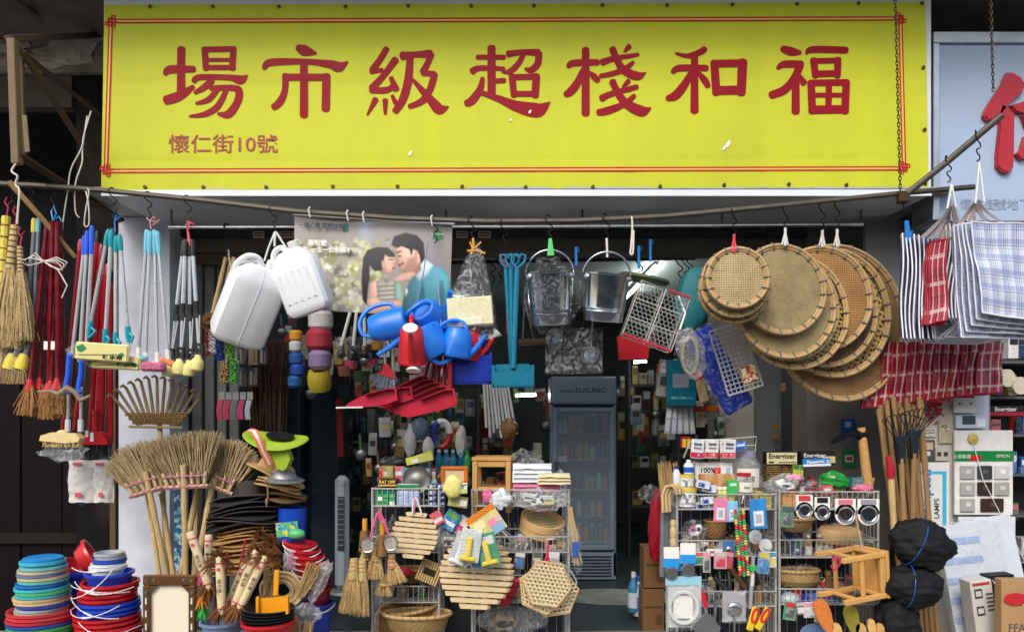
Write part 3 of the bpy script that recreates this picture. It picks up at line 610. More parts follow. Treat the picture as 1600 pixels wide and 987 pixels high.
for i, (x0, x1, c, nm) in enumerate(((53, 44, YEL, 'yellow'), (60, 55, LBLUE, 'light blue'))):
    t = Th('floor_brush', 'grey pole floor brush with %s cap and bagged tan head' % nm, 'brush', x0, 340, 4.68)
    b = MB(); b.tube([(x0, 362, 0), (x1-6, 535, 2)], 2.9, 8); t.part('pole', b, GREYP); b = MB(); b.tube([(x0, 341, 0), (x0, 344, 0), (x0-.8, 363, 0)], [2.2, 3.6, 3.6], 8); t.part('cap', b, c)
    hx = 14+i*18; b = MB(); b.tube([(x1-6, 530, 2), (hx+4, 562, 0)], [4, 4.5], 8); t.part('socket', b, GREYP)
    b = MB(); b.lathe([(0, 26), (6, 24), (10, 12), (10.5, 0), (0, 0)], 12, (hx, 576, 0), (.25, -1, 0), .8); t.part('head_shell', b, YEL)
    b = MB(); b.straws((hx, 574, 0), 9, (hx-2, 600, 0), 12, 150, .7, i+7, 6, 9); t.part('bristles', b, STR2, kind='stuff', smooth=0)
    b = MB(); b.ell((hx, 570, 0), (15, 30, 12), 14, 10, rot(14), .35, 2.5, i); t.part('plastic_bag', b, FILM)
# dark red brooms, tied in a bundle
for i, (x0, x1, y1) in enumerate(((74, 48, 592), (78, 60, 590), (82, 71, 598), (86, 80, 594), (89, 88, 590), (92, 94, 596))):
    t = Th('coir_broom', 'dark red lacquered broom in the string tied bundle, %s from left' % ORD[i], 'broom', x0, 345, 4.66+.03*(i % 2), 'dark red brooms tied in a bundle')
    b = MB(); p = Vector((x0, 346, i % 2*4)); q = Vector((x1, y1, (i % 3)*4)); pts = []; rs = []
    for k in range(31):
        u = k/30; pts.append(p.lerp(q, u)+Vector((0, 0, 0))); rs.append(4.1 if k % 6 == 0 else 3.3)
    b.tube(pts, rs, 8); t.part('pole', b, DRED)
    b = MB(); b.tube([q, q+Vector((-1, 6, 0)), q+Vector((-2, 18, 0))], [3.6, 5, 6.5], 9); t.part('collar', b, pm((206, 40, 52), .4, name='red_collar'))
    b = MB(); b.straws(q+Vector((-1, 8, 0)), 4, q+Vector((-4+(i-2)*1.5, 58, 0)), 13, 130, .75, i+20, 3, 10); b.straws(q+Vector((-1, 10, 0)), 5, q+Vector((-4, 45, 0)), 17, 70, .6, i+40, 4, 12); t.part('bristles', b, COIR, kind='stuff', smooth=0)
b = MB(); b.tube([(83, 345), (80, 330), (84, 322), (88, 334), (83, 345), (92, 338), (96, 345)], 1.3, 5); one('blue_tie', 'blue plastic tie holding the dark red broom bundle', 'tie', 83, 345, 4.64, b, pm((40, 150, 210), .4, name='blue_tape'))
b = MB()
for i in range(3):
    s = 1-i*.2; b.tube([(74, 410, -10), (55*s+74*(1-s), 405-4*i, -12), (38+8*i, 410-i, -12), (52, 417, -12), (74, 411, -11), (95, 404+3*i, -12), (112-5*i, 412+3*i, -12), (104, 424, -12), (86, 418, -12), (75, 411, -10)], .9, 5)
b.tube([(76, 411, -10), (98, 424, -12), (112, 448, -12), (103, 467, -11)], 1, 5); b.tube([(62, 416, -8), (75, 409, -12), (94, 413, -8)], 1.1, 5)
one('string_bow', 'white string bow tied round the dark red brooms', 'string', 75, 411, 4.64, b, STRING)
for i, x in enumerate((75, 86)):
    b = MB(); b.box((x, 540, -6), (6, 13, .4), rot(2)); one('price_tag', 'small white price tag stuck on the dark red brooms, %s one' % ('left', 'right')[i], 'tag', x, 540, 4.62, b, WPAP)
# red poles behind
for i, (x0, y0, x1, y1) in enumerate(((126, 392, 98, 670), (150, 378, 116, 672), (158, 400, 140, 672), (166, 430, 150, 676), (172, 440, 172, 688), (160, 430, 158, 690))):
    t = Th('red_broom', 'red plastic pole behind the teal capped mops, %s from left' % ORD[i], 'broom', x0, y0, 4.95, 'red poles behind the teal mops'); 
    b = MB(); b.tube([(x0, y0, 3*(i % 2)), (x1, y1, 2)], 4.6, 9); t.part('pole', b, REDPL)
    b = MB(); b.tube([(x0, y0, 3*(i % 2)), (x0+.6, y0-12, 3*(i % 2)), (x0+.6, y0-18, 3*(i % 2))], [4.8, 4.8, 3], 9); t.part('cap', b, (plast((200, 60, 70)), BLACK, plast((150, 20, 30)))[i % 3])
t = Th('floor_broom', 'wide red broom head with black bristles low on the left', 'broom', 150, 670, 4.9)
b = MB(); b.prism([(128, 694), (132, 680), (143, 674), (160, 674), (170, 684), (173, 694)], -9, 9); b.tube([(149, 675, 0), (149, 640, 0)], 5, 8); t.part('head', b, REDPL, smooth=20)
b = MB(); b.straws((150, 692, 0), 21, (150, 718, 0), 23, 260, .8, 60, 7, 9, rag=.05); t.part('bristles', b, BLACK, kind='stuff', smooth=0)
for i, x in enumerate((141, 149)): b = MB(); b.box((x, 677+i*5, -10), (5, 14-4*(1-i), .4)); t.part('price_sticker', b, WPAP)
# blue capped white poles
for i, (x0, x1, y1) in enumerate(((131, 112, 560), (137, 124, 565), (146, 134, 560))):
    t = Th('blue_mop', 'white pole mop with blue cap left of the teal mops, %s' % ORD[i], 'mop', x0, 355, 4.68, 'blue capped mops'); b = MB(); b.tube([(x0, 394, -3*i), (x1, y1, 0)], 2.8, 8); t.part('pole', b, SILV)
    b = MB(); b.tube([(x0+1, 354+(2-i)*7, -3*i), (x0+.8, 360+(2-i)*7, -3*i), (x0, 398, -3*i)], [2.4, 4, 3.6], 9); t.part('cap', b, BLUEP)
    if i < 2:
        xx = (111, 131)[i]; b = MB(); b.tube([(xx, 552, -4), (xx-2, 585, -4), (xx-6, 606, -5), (xx-1, 614, -7)], [4.2, 4.2, 4, 3], 9); t.part('clamp', b, BLUEP); b = MB(); b.tube([(xx-2, 604, -3), (xx-4, 672, -2)], 2.4, 8); t.part('lower_pole', b, SILV)
        b = MB(); b.tube([(xx-3.5, 655, -2), (xx-4, 674, -2)], 4.2, 8); t.part('socket', b, pm((200, 204, 206), .4, name='pale_plastic'))
b = MB(); b.tube([(64, 612, -8), (85, 611, -8), (98, 616, -10), (112, 606, -12), (122, 612, -10), (130, 625, -8), (146, 618, -9)], [2, 3, 4, 5, 4, 4, 2], 7); one('rag_tie', 'twisted rag tied round the blue mop clamps', 'rag', 100, 612, 4.62, b, pm((150, 130, 110), .9, 0, .3, 40, .4, 0, 'rag'))
t = Th('scrubbing_brush_head', 'cream wooden floor brush head lying level at the left', 'brush', 98, 676, 4.6)
b = MB(); b.prism([(66, 688), (68, 680), (84, 675), (122, 677), (129, 684), (126, 690), (104, 692)], -8, 8); b.ell((98, 677, -1), (9, 6, 7)); t.part('block', b, pm((226, 200, 140), .6, 0, .15, 30, .2, 0, 'pale_wood'))
b = MB(); b.straws((98, 688, 0), 28, (98, 699, 0), 27, 260, .7, 61, 8, 9, rag=.2); t.part('bristles', b, STR, kind='stuff', smooth=0)
b = MB(); b.ell((100, 706, 0), (35, 13, 8), 18, 10, None, .5, 2.5, 3); one('plastic_bag', 'crumpled clear bag hanging under the cream brush head', 'bag', 100, 700, 4.62, b, HAZY, smooth=20)
for i, (cx, w) in enumerate(((127, 20), (162, 16))):
    t = Th('glove_pack', ('wider', 'narrower')[i]+' pack of white cotton goods hanging below the red broom head', 'pack', cx, 715, 4.85)
    b = MB(); b.grid(lambda u, v: (cx-w+2*w*u+.8*math.sin(v*9+i), 718+v*66+.8*math.sin(u*9), -7*math.sin(u*PI)+2.5*noise.noise(Vector((u*6, v*9, i)))), 14, 20); t.part('goods', b, pm((214, 208, 200), .8, 0, .12, 40, .4, 0, 'cotton', st=(3, 3, .4)))
    b = MB(); b.rect(cx+(-4, -2)[i], 768, cx+(6, 4)[i], 775, -11, -10.4); b.rect(cx-8, 722, cx+6, 726, -9.5, -9); t.part('label_patch', b, pm((200, 80, 100), .7, name='pink_print'))
    b = MB(); b.ell((cx, 750, 0), (w+3, 38, 11), 18, 12, None, .15, 4, i); t.part('wrapper', b, FILM)
# teal mops
for i, (x0, y0, x1, y1) in enumerate(((170, 358, 141, 508), (176, 360, 165, 520), (181, 368, 181, 525), (188, 366, 200, 516))):
    t = Th('teal_mop', 'silver pole mop with teal cap, %s of the four' % ('leftmost', 'second', 'third', 'rightmost')[i], 'mop', x0, y0, 4.68, 'teal capped mops'); p = Vector((x0, y0, -3*(i % 2))); q = Vector((x1, y1, 0)); u = (q-p).normalized()
    b = MB(); b.tube([p+u*20, q], 3, 8); t.part('pole', b, SILV); b = MB(); b.tube([p, p+u*5, p+u*14, p+u*26], [2, 4, 4.4, 3.6], 9); t.part('cap', b, TEAL)
    b = MB(); b.tube([q-u*6, q+u*8, q+u*18], [4.2, 4.6, 3.4], 9); b.tube([q+u*2, q+u*12+Vector((8 if i else 12, -2, -3)), q+u*20+Vector((4, 0, -3))], 2.4, 7); t.part('clamp', b, TEAL); b = MB(); b.tube([q+u*16, q+u*34], 2, 7); t.part('lower_pole', b, SILV)
b = MB(); b.tube([(180, 362), (179, 345), (182, 336), (176, 338), (181, 344), (188, 338)], 1.2, 5); one('blue_tie', 'blue string tying the four teal mops together', 'tie', 180, 350, 4.66, b, pm((40, 130, 210), .5, name='blue_string')); hook(178, 302, 4.75, 'above the teal mops')
for i, (x, y, a, w) in enumerate(((160, 550, 4, 84), (182, 566, 3, 76))):
    t = Th('mop_head_packet', ('front cream packet of a mop refill with green leaf print', 'rear cream packet of a mop refill half hidden behind')[i], 'packet', x, y, 4.58+i*.05)
    b = MB(); s = rot(a); b.box((x, y, 0), (w, 28-6*i, 7), s, 2.5); t.part('packet', b, pm((232, 220, 160), .45, 0, .08, 20, .1, 0, 'cream_packet'))
    b = MB(); b.box((x, y, -4), (w-4, 24-6*i, .5), s); t.part('header_card', b, paper((222, 212, 140)))
    b = MB(); b.prism([(x-38, y-9), (x-28, y-12), (x-22, y-6), (x-30, y), (x-36, y-2)], -5, -4.6); b.prism([(x+26, y+4), (x+33, y+1), (x+37, y+5), (x+31, y+8)], -5, -4.6); t.part('leaf_print', b, paper((40, 130, 90)))
    b = MB(); b.box((x-5, y+4, -4.8), (60, 1.2, .5), rot(a-4)); t.part('line_print', b, paper((110, 130, 90))); t.text('吸水布', x+18, y+9-5*i, 8, INK, -5, a, None, 1.3, bold=.3); 
    b = MB(); b.add([(x-w/2, y-14, 2), (x-w/2-16, y-4, -3), (x-w/2-13, y+2, 0), (x-w/2, y+10, 1)], [[0, 1, 2, 3]]); t.part('bag_end', b, HAZY)
# light blue handled mops
for i, (x0, x1, y1) in enumerate(((230, 217, 545), (236, 228, 552), (241, 246, 552), (247, 262, 548))):
    t = Th('light_blue_mop', 'white pole sponge mop with light blue grip, %s of the four' % ('leftmost', 'second', 'third', 'rightmost')[i], 'mop', x0, 358, 4.7, 'light blue grip mops'); p = Vector((x0, 359+(i % 2)*3, -3*(i % 2))); q = Vector((x1, y1, 0)); u = (q-p).normalized()
    b = MB(); b.tube([p+u*30, q], 2.6, 8); t.part('pole', b, SILV); b = MB(); b.tube([p, p+u*3, p+u*10, p+u*36], [2.6, 4, 4.4, 3.4], 9); t.part('grip', b, LBLUE); b = MB(); b.tube([q-u*2, q+u*16], 4, 8); t.part('socket', b, WHITE)
    b = MB(); b.box((x1+2, y1+18, -2), (26, 9, 14), rot((i-1.5)*14), 3); t.part('mop_head', b, (LBLUE, plast((228, 120, 60)), WHITE, plast((228, 130, 70)))[i])
t = Th('scrub_pad_pack', 'clear pack with pink scrub pad below the light blue mops', 'pack', 240, 570, 4.62); b = MB(); b.box((240, 573, 0), (38, 15, 16), rot(2), 4); t.part('pad', b, pm((196, 96, 130), .9, 0, .25, 80, .8, 0, 'pink_pad')); b = MB(); b.box((240, 568, 0), (46, 30, 20), rot(2), 6); t.part('wrapper', b, FILM)
b = MB(); b.tube([(236, 358), (234, 346), (240, 338), (247, 348), (233, 344), (229, 340)], 1.1, 5); b.tube([(238, 352), (250, 343)], .9, 4); one('string_tie', 'pink and white string above the light blue mops', 'string', 237, 350, 4.68, b, pm((214, 150, 160), .7, name='pink_white_string')); hook(233, 308, 4.75, 'above the light blue mops')
# black and silver butterfly mops
for i, (x0, x1) in enumerate(((288, 267), (292, 284), (296, 298), (302, 313))):
    t = Th('folding_mop', 'black and silver folding mop with yellow sponge, %s of the four' % ('leftmost', 'second', 'third', 'rightmost')[i], 'mop', x0, 375, 4.72, 'black and silver folding mops'); z = -4*(i % 2); yj = 484+(0, 2, 6, -4)[i]
    p = Vector((x0, 375, z)); q = Vector((x1, 562-(0, 2, 0, 8)[i], z)); u = (q-p).normalized(); j = p.lerp(q, .57)
    b = MB(); b.tube([p, p+u*4, p+u*26], [2.4, 4, 3.8], 9); t.part('grip', b, BLACK); b = MB(); b.tube([p+u*24, j], 3.3, 8); t.part('upper_pole', b, SILV); b = MB(); b.tube([j-u*6, j+u*14], 3.7, 8); b.rect(j.x-4, j.y+10, j.x+4, j.y+20, z-4, z+4, 1); t.part('joint', b, BLACK)
    b = MB(); b.tube([j+u*14, q-u*10], 2.4, 8); b.tube([j+u*16+Vector((5, 0, -2)), q-u*14+Vector((2, 0, -2))], 1.2, 6); t.part('lower_rods', b, SILV, kind='stuff')
    b = MB(); b.rect(q.x-6, q.y-14, q.x-3, q.y+8, z-3, z+3); b.rect(q.x+3, q.y-14, q.x+6, q.y+8, z-3, z+3); b.rect(q.x-6.2, q.y-18, q.x+6.2, q.y-13, z-3.3, z+3.3, 1); t.part('fork', b, BLACK, kind='stuff')
    b = MB(); b.lathe([(0, 26), (4, 25), (6, 20), (9, 17), (10.5, 10), (9, 2), (5, 0), (0, 0)], 14, (q.x-3, q.y+26, z-3), (.1, -1, 0)); t.part('sponge', b, pm((236, 222, 140), .8, 0, .1, 40, .3, 0, 'sponge'))
    b = MB(); b.ell((q.x-3, q.y+15, z-3), (12.5, 17, 11), 14, 9, None, .2, 3, i); t.part('sponge_bag', b, FILM)
b = MB(); b.tube([(295, 378), (293, 360), (297, 346), (290, 352), (296, 358), (303, 350), (292, 346)], 1.5, 5); b.tube([(294, 362), (298, 384), (293, 374)], 1.3, 5); one('pink_tie', 'pink string bunch tying the black folding mops', 'string', 295, 360, 4.7, b, pm((220, 90, 120), .6, name='pink_tape')); hook(295, 314, 4.75, 'above the black folding mops')
# coconut brushes with bamboo handles
for i, (x0, x1) in enumerate(((353, 332), (359, 344), (366, 352), (372, 362), (379, 376))):
    t = Th('coir_brush', 'bamboo handled coconut brush left of the white cans, %s' % ORD[i], 'brush', x0, 402, 5.4, 'bamboo handled coconut brushes'); b = MB(); z = i % 2*6
    p = Vector((x0, 402, z)); q = Vector((x1, 490, z)); b.tube([p.lerp(q, k/8) for k in range(9)], [3.4, 3.2, 3.2, 3.6, 3.2, 3.2, 3.6, 3.2, 3.2], 8); t.part('handle', b, BAM)
    b = MB(); b.ell((x1-2, 500, z), (15, 13, 12), 12, 9, None, .35, 3, i); b.straws((x1, 492, z), 12, (x1-2, 516, z), 14, 120, .5, i+80, 8, 12); t.part('head', b, pm((104, 66, 34), .95, 0, .5, 90, 1, 0, 'coir'), kind='stuff', smooth=0)
hook(357, 358, 5.4, 'above the coconut brushes'); b = MB(); b.tube([(357, 390), (358, 405), (362, 420)], 1.2, 5); one('tie_cord', 'white cord through the coconut brush handles', 'cord', 357, 390, 5.39, b, STRING)
# scrub brushes on the shutter side
for i, (x, y, c, a, h, nm) in enumerate(((327, 535, (150, 24, 36), 0, 40, 'red'), (334, 535, (214, 220, 226), 0, 38, 'white'), (344, 540, (24, 74, 170), 0, 46, 'blue'), (359, 540, (120, 196, 50), -6, 48, 'lime green'), (366, 580, (70, 190, 70), 3, 36, 'green'), (352, 582, (196, 160, 90), 2, 34, 'tan'))):
    t = Th('scrub_brush', '%s bristle scrub brush hanging below the coconut brushes' % nm, 'brush', x, y-h/2, 5.55); R = rot(a)
    b = MB(); b.box((x, y, 4), (11, h, 4), R, 1.5); b.tube([Vector((x, y, 4))+R @ Vector((0, -h/2, 0)), Vector((x, y, 4))+R @ Vector((0, -h/2-14, 0))], 1.6, 6); t.part('back', b, plast((200, 200, 196)))
    b = MB(); rg = random.Random(i)
    for k in range(120): 
        p = Vector((x, y, 3))+R @ Vector((rg.uniform(-5, 5), rg.uniform(-h/2+1, h/2-1), 0)); b.tube([p, p+Vector((rg.uniform(-2, 2), rg.uniform(-2, 2), -9))], [1.3, .9], 4, cap=True)
    t.part('bristles', b, plast(c), kind='stuff', smooth=0)
# bamboo leaf rake
t = Th('leaf_rake', 'bamboo leaf rake with spread hooked tines behind the fan brooms', 'rake', 247, 668, 4.95); TINE = wood((160, 136, 98), .6)
for i in range(13):
    f = -1+i/6; a = math.radians(f*46); bx = 247+f*30; by = 664-3*(1-f*f); R1 = 78-8*abs(f); dx, dy = math.sin(a), -math.cos(a); b = MB(); ex, ey = bx+dx*R1*.75, by+dy*R1*.9; pts = [(bx, by, 0), (bx+dx*20, by+dy*22, -2), (ex, ey, -4), (ex+dx*3-2, ey-4, -8), (ex+dx*2-3, ey-1, -14)]
    vs = []; w = 2.2
    for p in pts: vs += [(p[0]-w*dy*-1, p[1]-w*dx*-1*-1, p[2]), (p[0]+w*dy*-1, p[1]+w*dx*-1*-1, p[2])]
    b.tube(pts, [2.6, 2.6, 2.4, 2.2, 1.8], 5); t.part('tine', b, TINE)
b = MB()
for j in range(6):
    y = 645+j*3.2; w = 50-j*2.8; b.tube([(247-w+2*w*k/26, y+7*(1-abs(1-2*k/26))-3+3*math.cos(k*PI/13), -9 if (k+j) % 2 else -3) for k in range(27)], 1.3, 4)
t.part('woven_band', b, straw((178, 148, 96)), kind='stuff'); b = MB(); b.box((245, 667, -4), (84, 4, 3), rot(1), 1); t.part('cross_bar', b, TINE); b = MB(); b.tube([(247, 650, 4), (252, 790, 8), (258, 900, 8)], 4, 8); t.part('handle', b, BAM)
# fan brooms
FAN = straw((188, 168, 128)); FAN2 = straw((168, 148, 112)); FAN3 = straw((112, 92, 66)); PINKT = pm((206, 120, 160), .6, 0, .1, 30, 0, 0, 'pink_tie')
def fan_broom(label, bx0, by0, bx1, by1, tx, ty, tw, hx0, hy0, hx1, hy1, Y, n, seed, arc=14):
    t = Th('fan_broom', label, 'broom', hx1, hy1, Y, 'upturned twig fan brooms'); cx, cy = (bx0+bx1)/2, (by0+by1)/2; hw = math.hypot(bx1-bx0, by1-by0)/2; d = Vector((bx1-bx0, by1-by0, 0)).normalized()
    b = MB(); b.straws((cx, cy, 0), hw*.92, (tx, ty, 0), tw, n, .95, seed, 5, 12, arc=arc, rag=.12); t.part('twigs', b, (FAN, FAN2)[seed % 2], kind='stuff', smooth=0); b = MB(); b.straws((cx, cy, 2), hw*.9, (tx, ty+8, 3), tw*.97, n//3, 1.1, seed+1, 5, 12, arc=arc, rag=.25); t.part('dark_twigs', b, FAN3, kind='stuff', smooth=0)
    for dz in (-8, 8):
        b = MB(); b.tube([(bx0, by0+3, dz), (bx1, by1+3, dz)], 3.4, 8); t.part('clamp_bar', b, BAM)
    for k in range(int(hw/4.5)):
        u = (k+.5)/int(hw/4.5); p = Vector((bx0, by0, 0)).lerp(Vector((bx1, by1, 0)), u); b = MB(); q = p+Vector((tx-cx, ty-cy, 0)).normalized()*14+d*(u-.5)*8; b.tube([p+Vector((0, 0, -9)), q+Vector((0, 0, -9)), q+Vector((q.x-p.x, q.y-p.y, 0))*.4+Vector((0, 0, -7))], [2.9, 2.9, 1.6], 6); t.part('twig_bunch', b, (FAN, FAN2)[k % 2])
    b = MB(); n_ = 12
    for off, rr in ((1, 1.0), (-15, .9)):
        b.tube([(bx0+(bx1-bx0)*k/n_+(tx-cx)*(-off/90), by0+(by1-by0)*k/n_+off+2-(2 if k % 2 else 0), -13.5) for k in range(n_+1)], rr, 5)
    t.part('pink_binding', b, PINKT, kind='stuff')
    b = MB(); p = Vector((hx0, hy0, -10)); q = Vector((hx1, hy1, -4)); b.tube([p.lerp(q, k/12) for k in range(13)], [5 if k % 4 == 0 else 4.4 for k in range(13)], 9); t.part('handle', b, BAM); return t
fan_broom('leftmost twig fan broom standing upturned on its bamboo handle', 207, 772, 262, 756, 203, 692, 46, 232, 735, 264, 905, 4.72, 330, 10, 12)
fan_broom('middle twig fan broom, frontmost and widest, upturned', 261, 758, 328, 755, 279, 674, 60, 291, 725, 292, 905, 4.62, 420, 13, 10)
fan_broom('rightmost twig fan broom with its handle leaning to the left', 334, 755, 366, 768, 372, 686, 38, 338, 745, 306, 900, 4.72, 300, 14, 16)
fan_broom('rear twig fan broom seen in the gap between the front ones', 296, 752, 340, 756, 330, 684, 38, 318, 740, 282, 905, 4.82, 240, 15, 8)
for i, (x0, x1) in enumerate(((230, 250), (252, 272), (308, 303))):
    b = MB(); b.tube([(x0+(x1-x0)*k/10, 770+13.5*k, 0) for k in range(11)], [4.4 if k % 3 == 0 else 3.8 for k in range(11)], 8); one('bamboo_pole', 'plain bamboo pole standing %s under the fan brooms' % ('furthest left', 'second from the left', 'right of the middle handle')[i], 'pole', x1, 905, 4.9, b, BAM)
t = Th('wall_calendar_strip', 'narrow blue printed strip standing behind the bamboo handles', 'strip', 281, 900, 5.6); b = MB(); b.rect(272, 700, 290, 900, 0, 2); t.part('board', b, mosaic([(40, 120, 160), (190, 214, 222), (60, 90, 130), (120, 170, 190)], 40, 'blue_print'))
# brown framed board in front
t = Th('framed_board', 'cream board in a brown slotted metal frame at the bottom', 'board', 266, 990, 4.3); BRF = metalm((126, 92, 60), .55, .2, .3)
b = MB(); b.rect(229, 899, 303, 1100, 2, 5); t.part('cream_panel', b, pm((236, 226, 200), .6, 0, .04, 8, .05, 0, 'cream_board', dirt=.1))
for x0, y0, x1, y1 in ((225, 897, 307, 913), (225, 913.2, 236, 1100), (296, 913.2, 307, 1100)): b = MB(); b.rect(x0, y0, x1, y1, -5, 1.8, 1.5); t.part('frame_bar', b, BRF)
for sx in (1, -1):
    x = 230 if sx > 0 else 302; b = MB(); b.prism([(x+5*sx, 913.5), (x+17*sx, 913.5), (x+5*sx, 925)], -4.5, 1); t.part('corner_brace', b, BRF)
b = MB(); b.rect(-1.2, -5, 1.2, 5, -.5, .3); sl = b.mesh('slot', plast((226, 220, 206)), t.k, 0, 0); b = MB(); b.lathe([(2.4, 0), (2.4, 1), (0, 1.4)], 8, (0, 0, 0), (0, 0, -1)); rv = b.mesh('rivet', STEEL, t.k, 0, 0)
for y in (937, 957, 977): t.at('slot', sl, 230.5, y, -5.2); t.at('slot', sl, 301.5, y, -5.2)
for x, y in ((231, 905), (243, 904), (289, 904), (301, 905), (230.5, 923), (301.5, 923), (230.5, 985), (301.5, 985)): t.at('rivet', rv, x, y, -5.1)
# ------------------------------------------------------------------ bucket stacks
def bucket_mesh(r, h, t=1.6, rim=2.2):
    b = MB(); b.lathe([(0, 0), (r*.74, 0), (r*.76, 1), (r*.97, h-4), (r+rim, h-4), (r+rim, h), (r-t, h), (r*.74-t, 2.5), (0, 2.5)], 36); return b
def basin(label, cx, y, r, h, Y, c, cat='bucket', group=None, ang=0, name='bucket', handle=False, tx=0):
    b = bucket_mesh(r, h); b.xf(rot(ang) @ RX(tx)); b.xf(None, (0, 0, 0), (cx, y, 0)); m = plast(c, .3)
    if not handle: return one(name, label, cat, cx, y, Y, b, m, group)
    t = Th(name, label, cat, cx, y, Y, group); t.part('shell', b, m); b = MB(); R = rot(ang) @ RX(tx)
    pts = [R @ Vector((math.cos(a)*(r+2), -h+2+abs(math.sin(a))*handle, -(r+2)*math.sin(a))) for a in [PI*k/14 for k in range(15)]]; b.tube([Vector((cx, y, 0))+p for p in pts], 1.3, 6); t.part('handle', b, WHITE); return t
YB = 4.35; WH = (226, 228, 226)
stk = [((70, 190, 210), 31), ((120, 190, 196), 32), ((206, 190, 150), 33), ((110, 120, 160), 33), ((200, 190, 150), 34), ((90, 190, 170), 34), ((28, 110, 200), 35), ((60, 190, 200), 37), ((80, 190, 110), 37), ((60, 180, 200), 37), ((216, 186, 130), 38), ((214, 190, 140), 38), ((50, 70, 170), 37), ((170, 186, 196), 36), ((190, 180, 150), 36)]
cn = ['cyan', 'pale teal', 'beige', 'slate', 'sand', 'mint', 'blue', 'turquoise', 'green', 'aqua', 'tan', 'straw coloured', 'indigo', 'grey', 'khaki']
y = 874
for i, (c, r) in enumerate(stk):
    basin('%s plastic basin, %s from the top of the small left stack' % (cn[i], ORD[i]), 67+2*math.sin(i*1.7), y+24, r-1, 24, YB, c, 'basin', 'small basins in the left stack', name='basin'); y += (7.5, 5.5, 5, 5, 5, 5.5, 6, 5, 5, 5, 5, 5, 6, 5, 5)[i]
b = MB(); b.lathe([(0, 3), (22, 3), (24, 0), (27, 0), (28, 5), (25, 6), (0, 5)], 28, (67, 875, 0)); one('lid', 'blue round lid topping the small left basin stack', 'lid', 67, 875, YB, b, plast((40, 150, 220)))
y = 949
for i, c in enumerate(((206, 50, 60), (214, 60, 66), (196, 40, 54), (40, 70, 170), (50, 170, 90), (60, 180, 96), (50, 168, 88), (54, 172, 92), (46, 160, 84), (206, 214, 216), (60, 140, 200))):
    basin('large %s basin in the lower left stack, %s from its top' % (('red', 'red', 'red', 'blue', 'green', 'green', 'green', 'green', 'green', 'white', 'sky blue')[i], ORD[i]), 68+1.5*math.sin(i*2), y+34, 48, 34, YB-.02, c, 'basin', 'large basins in the left stack', name='basin'); y += 5.6
y = 866; k = 0
for i, (c, r, dy) in enumerate([((170, 176, 180), 20, 5), ((150, 158, 164), 20, 5), ((40, 80, 190), 22, 6), (WH, 23, 5), (WH, 25, 9), ((24, 70, 200), 34, 15)]+[((206, 26, 40), 40, 7.2)]*4+[((24, 70, 200), 42, 7)]*3+[((206, 26, 40), 46, 7.6)]*5+[(WH, 47, 6), ((24, 70, 200), 48, 9), ((206, 26, 40), 49, 8), ((24, 70, 200), 49, 9), ((206, 26, 40), 50, 9), ((24, 70, 200), 50, 9)]):
    nm = 'grey' if i < 2 else {24: 'blue', 40: 'blue', 206: 'red', 226: 'white'}[c[0]]
    basin('%s bucket in the red and blue stack, %s from the top' % (nm, ORD[i]), 171-.1*i+2*math.sin(i*1.3), y+26, r, 30, YB, c, 'bucket', 'nested buckets in the red and blue stack'); y += dy
for i, (x0, y0, xm, ym, x1, y1) in enumerate(((134, 878, 172, 888, 214, 874), (130, 906, 165, 910, 215, 918), (142, 898, 170, 925, 218, 912), (120, 946, 165, 960, 206, 936), (130, 925, 165, 950, 205, 955), (150, 958, 180, 985, 222, 975), (200, 878, 180, 918, 122, 928))):
    b = MB(); pts = []
    for k in range(25):
        u = k/24; xx = (1-u)**2*x0+2*u*(1-u)*xm+u*u*x1; pts.append((xx, (1-u)**2*y0+2*u*(1-u)*ym+u*u*y1, -3-math.sqrt(max(0, 50**2-(xx-170)**2))))
    b.tube(pts, .75, 6); b.tube(pts[10:15], 1.5, 7); one('wire_bail', 'white wire bail across the red and blue buckets, %s from the top' % ORD[i], 'bail', x0, y0, YB, b, WHITE, 'wire bails on the bucket stack')
basin('red basin leaning on edge behind the bucket stacks', 128, 880, 30, 20, 4.6, (206, 36, 46), 'basin', None, 58, 'basin', tx=-20)
basin('second red basin lying behind the left stack', 112, 905, 26, 26, 4.7, (170, 24, 34), 'basin', None, 20, 'basin')
basin('blue bin standing between the two stacks', 113, 935, 15, 38, 4.55, (20, 60, 180), 'bin', None, 0, 'bin')
# ------------------------------------------------------------------ bottom left: feather dusters, hats, buckets
FEA = pm((112, 72, 38), .8, 0, .75, 40, .3, .2, 'feather', spec=.15); PAPT = pm((226, 206, 162), .6, 0, .14, 30, .15, .06, 'paper_sleeve')
t = Th('planter_bucket', 'grey blue bucket holding the feather dusters', 'bucket', 347, 1000, 4.3); b = bucket_mesh(32, 34); b.xf(None, (0, 0, 0), (347, 1002, 0)); t.part('shell', b, plast((110, 136, 168)))
def feathers(b, x, y, n, ln, seed, spread=PI, dirn=-PI/2):
    rg = random.Random(seed)
    for i in range(n):
        a = dirn+rg.uniform(-spread/2, spread/2); l = ln*rg.uniform(.5, 1.05); dz = rg.uniform(-.8, .6); dx, dy = math.cos(a), math.sin(a); w = rg.uniform(.8, 1.9); nx, ny = -dy*w, dx*w; vs = []
        for k in range(5):
            u = k/4; p = Vector((x+dx*l*u, y+dy*l*u+l*.55*u*u*(.6+abs(dx)*.7), dz*l*u-3)); ww = math.sin(PI*min(1, u*.85+.15)); vs += [p+Vector((nx, ny, .6))*ww, p-Vector((nx, ny, .6))*ww]
        b.add(vs, [[2*k, 2*k+1, 2*k+3, 2*k+2] for k in range(4)])
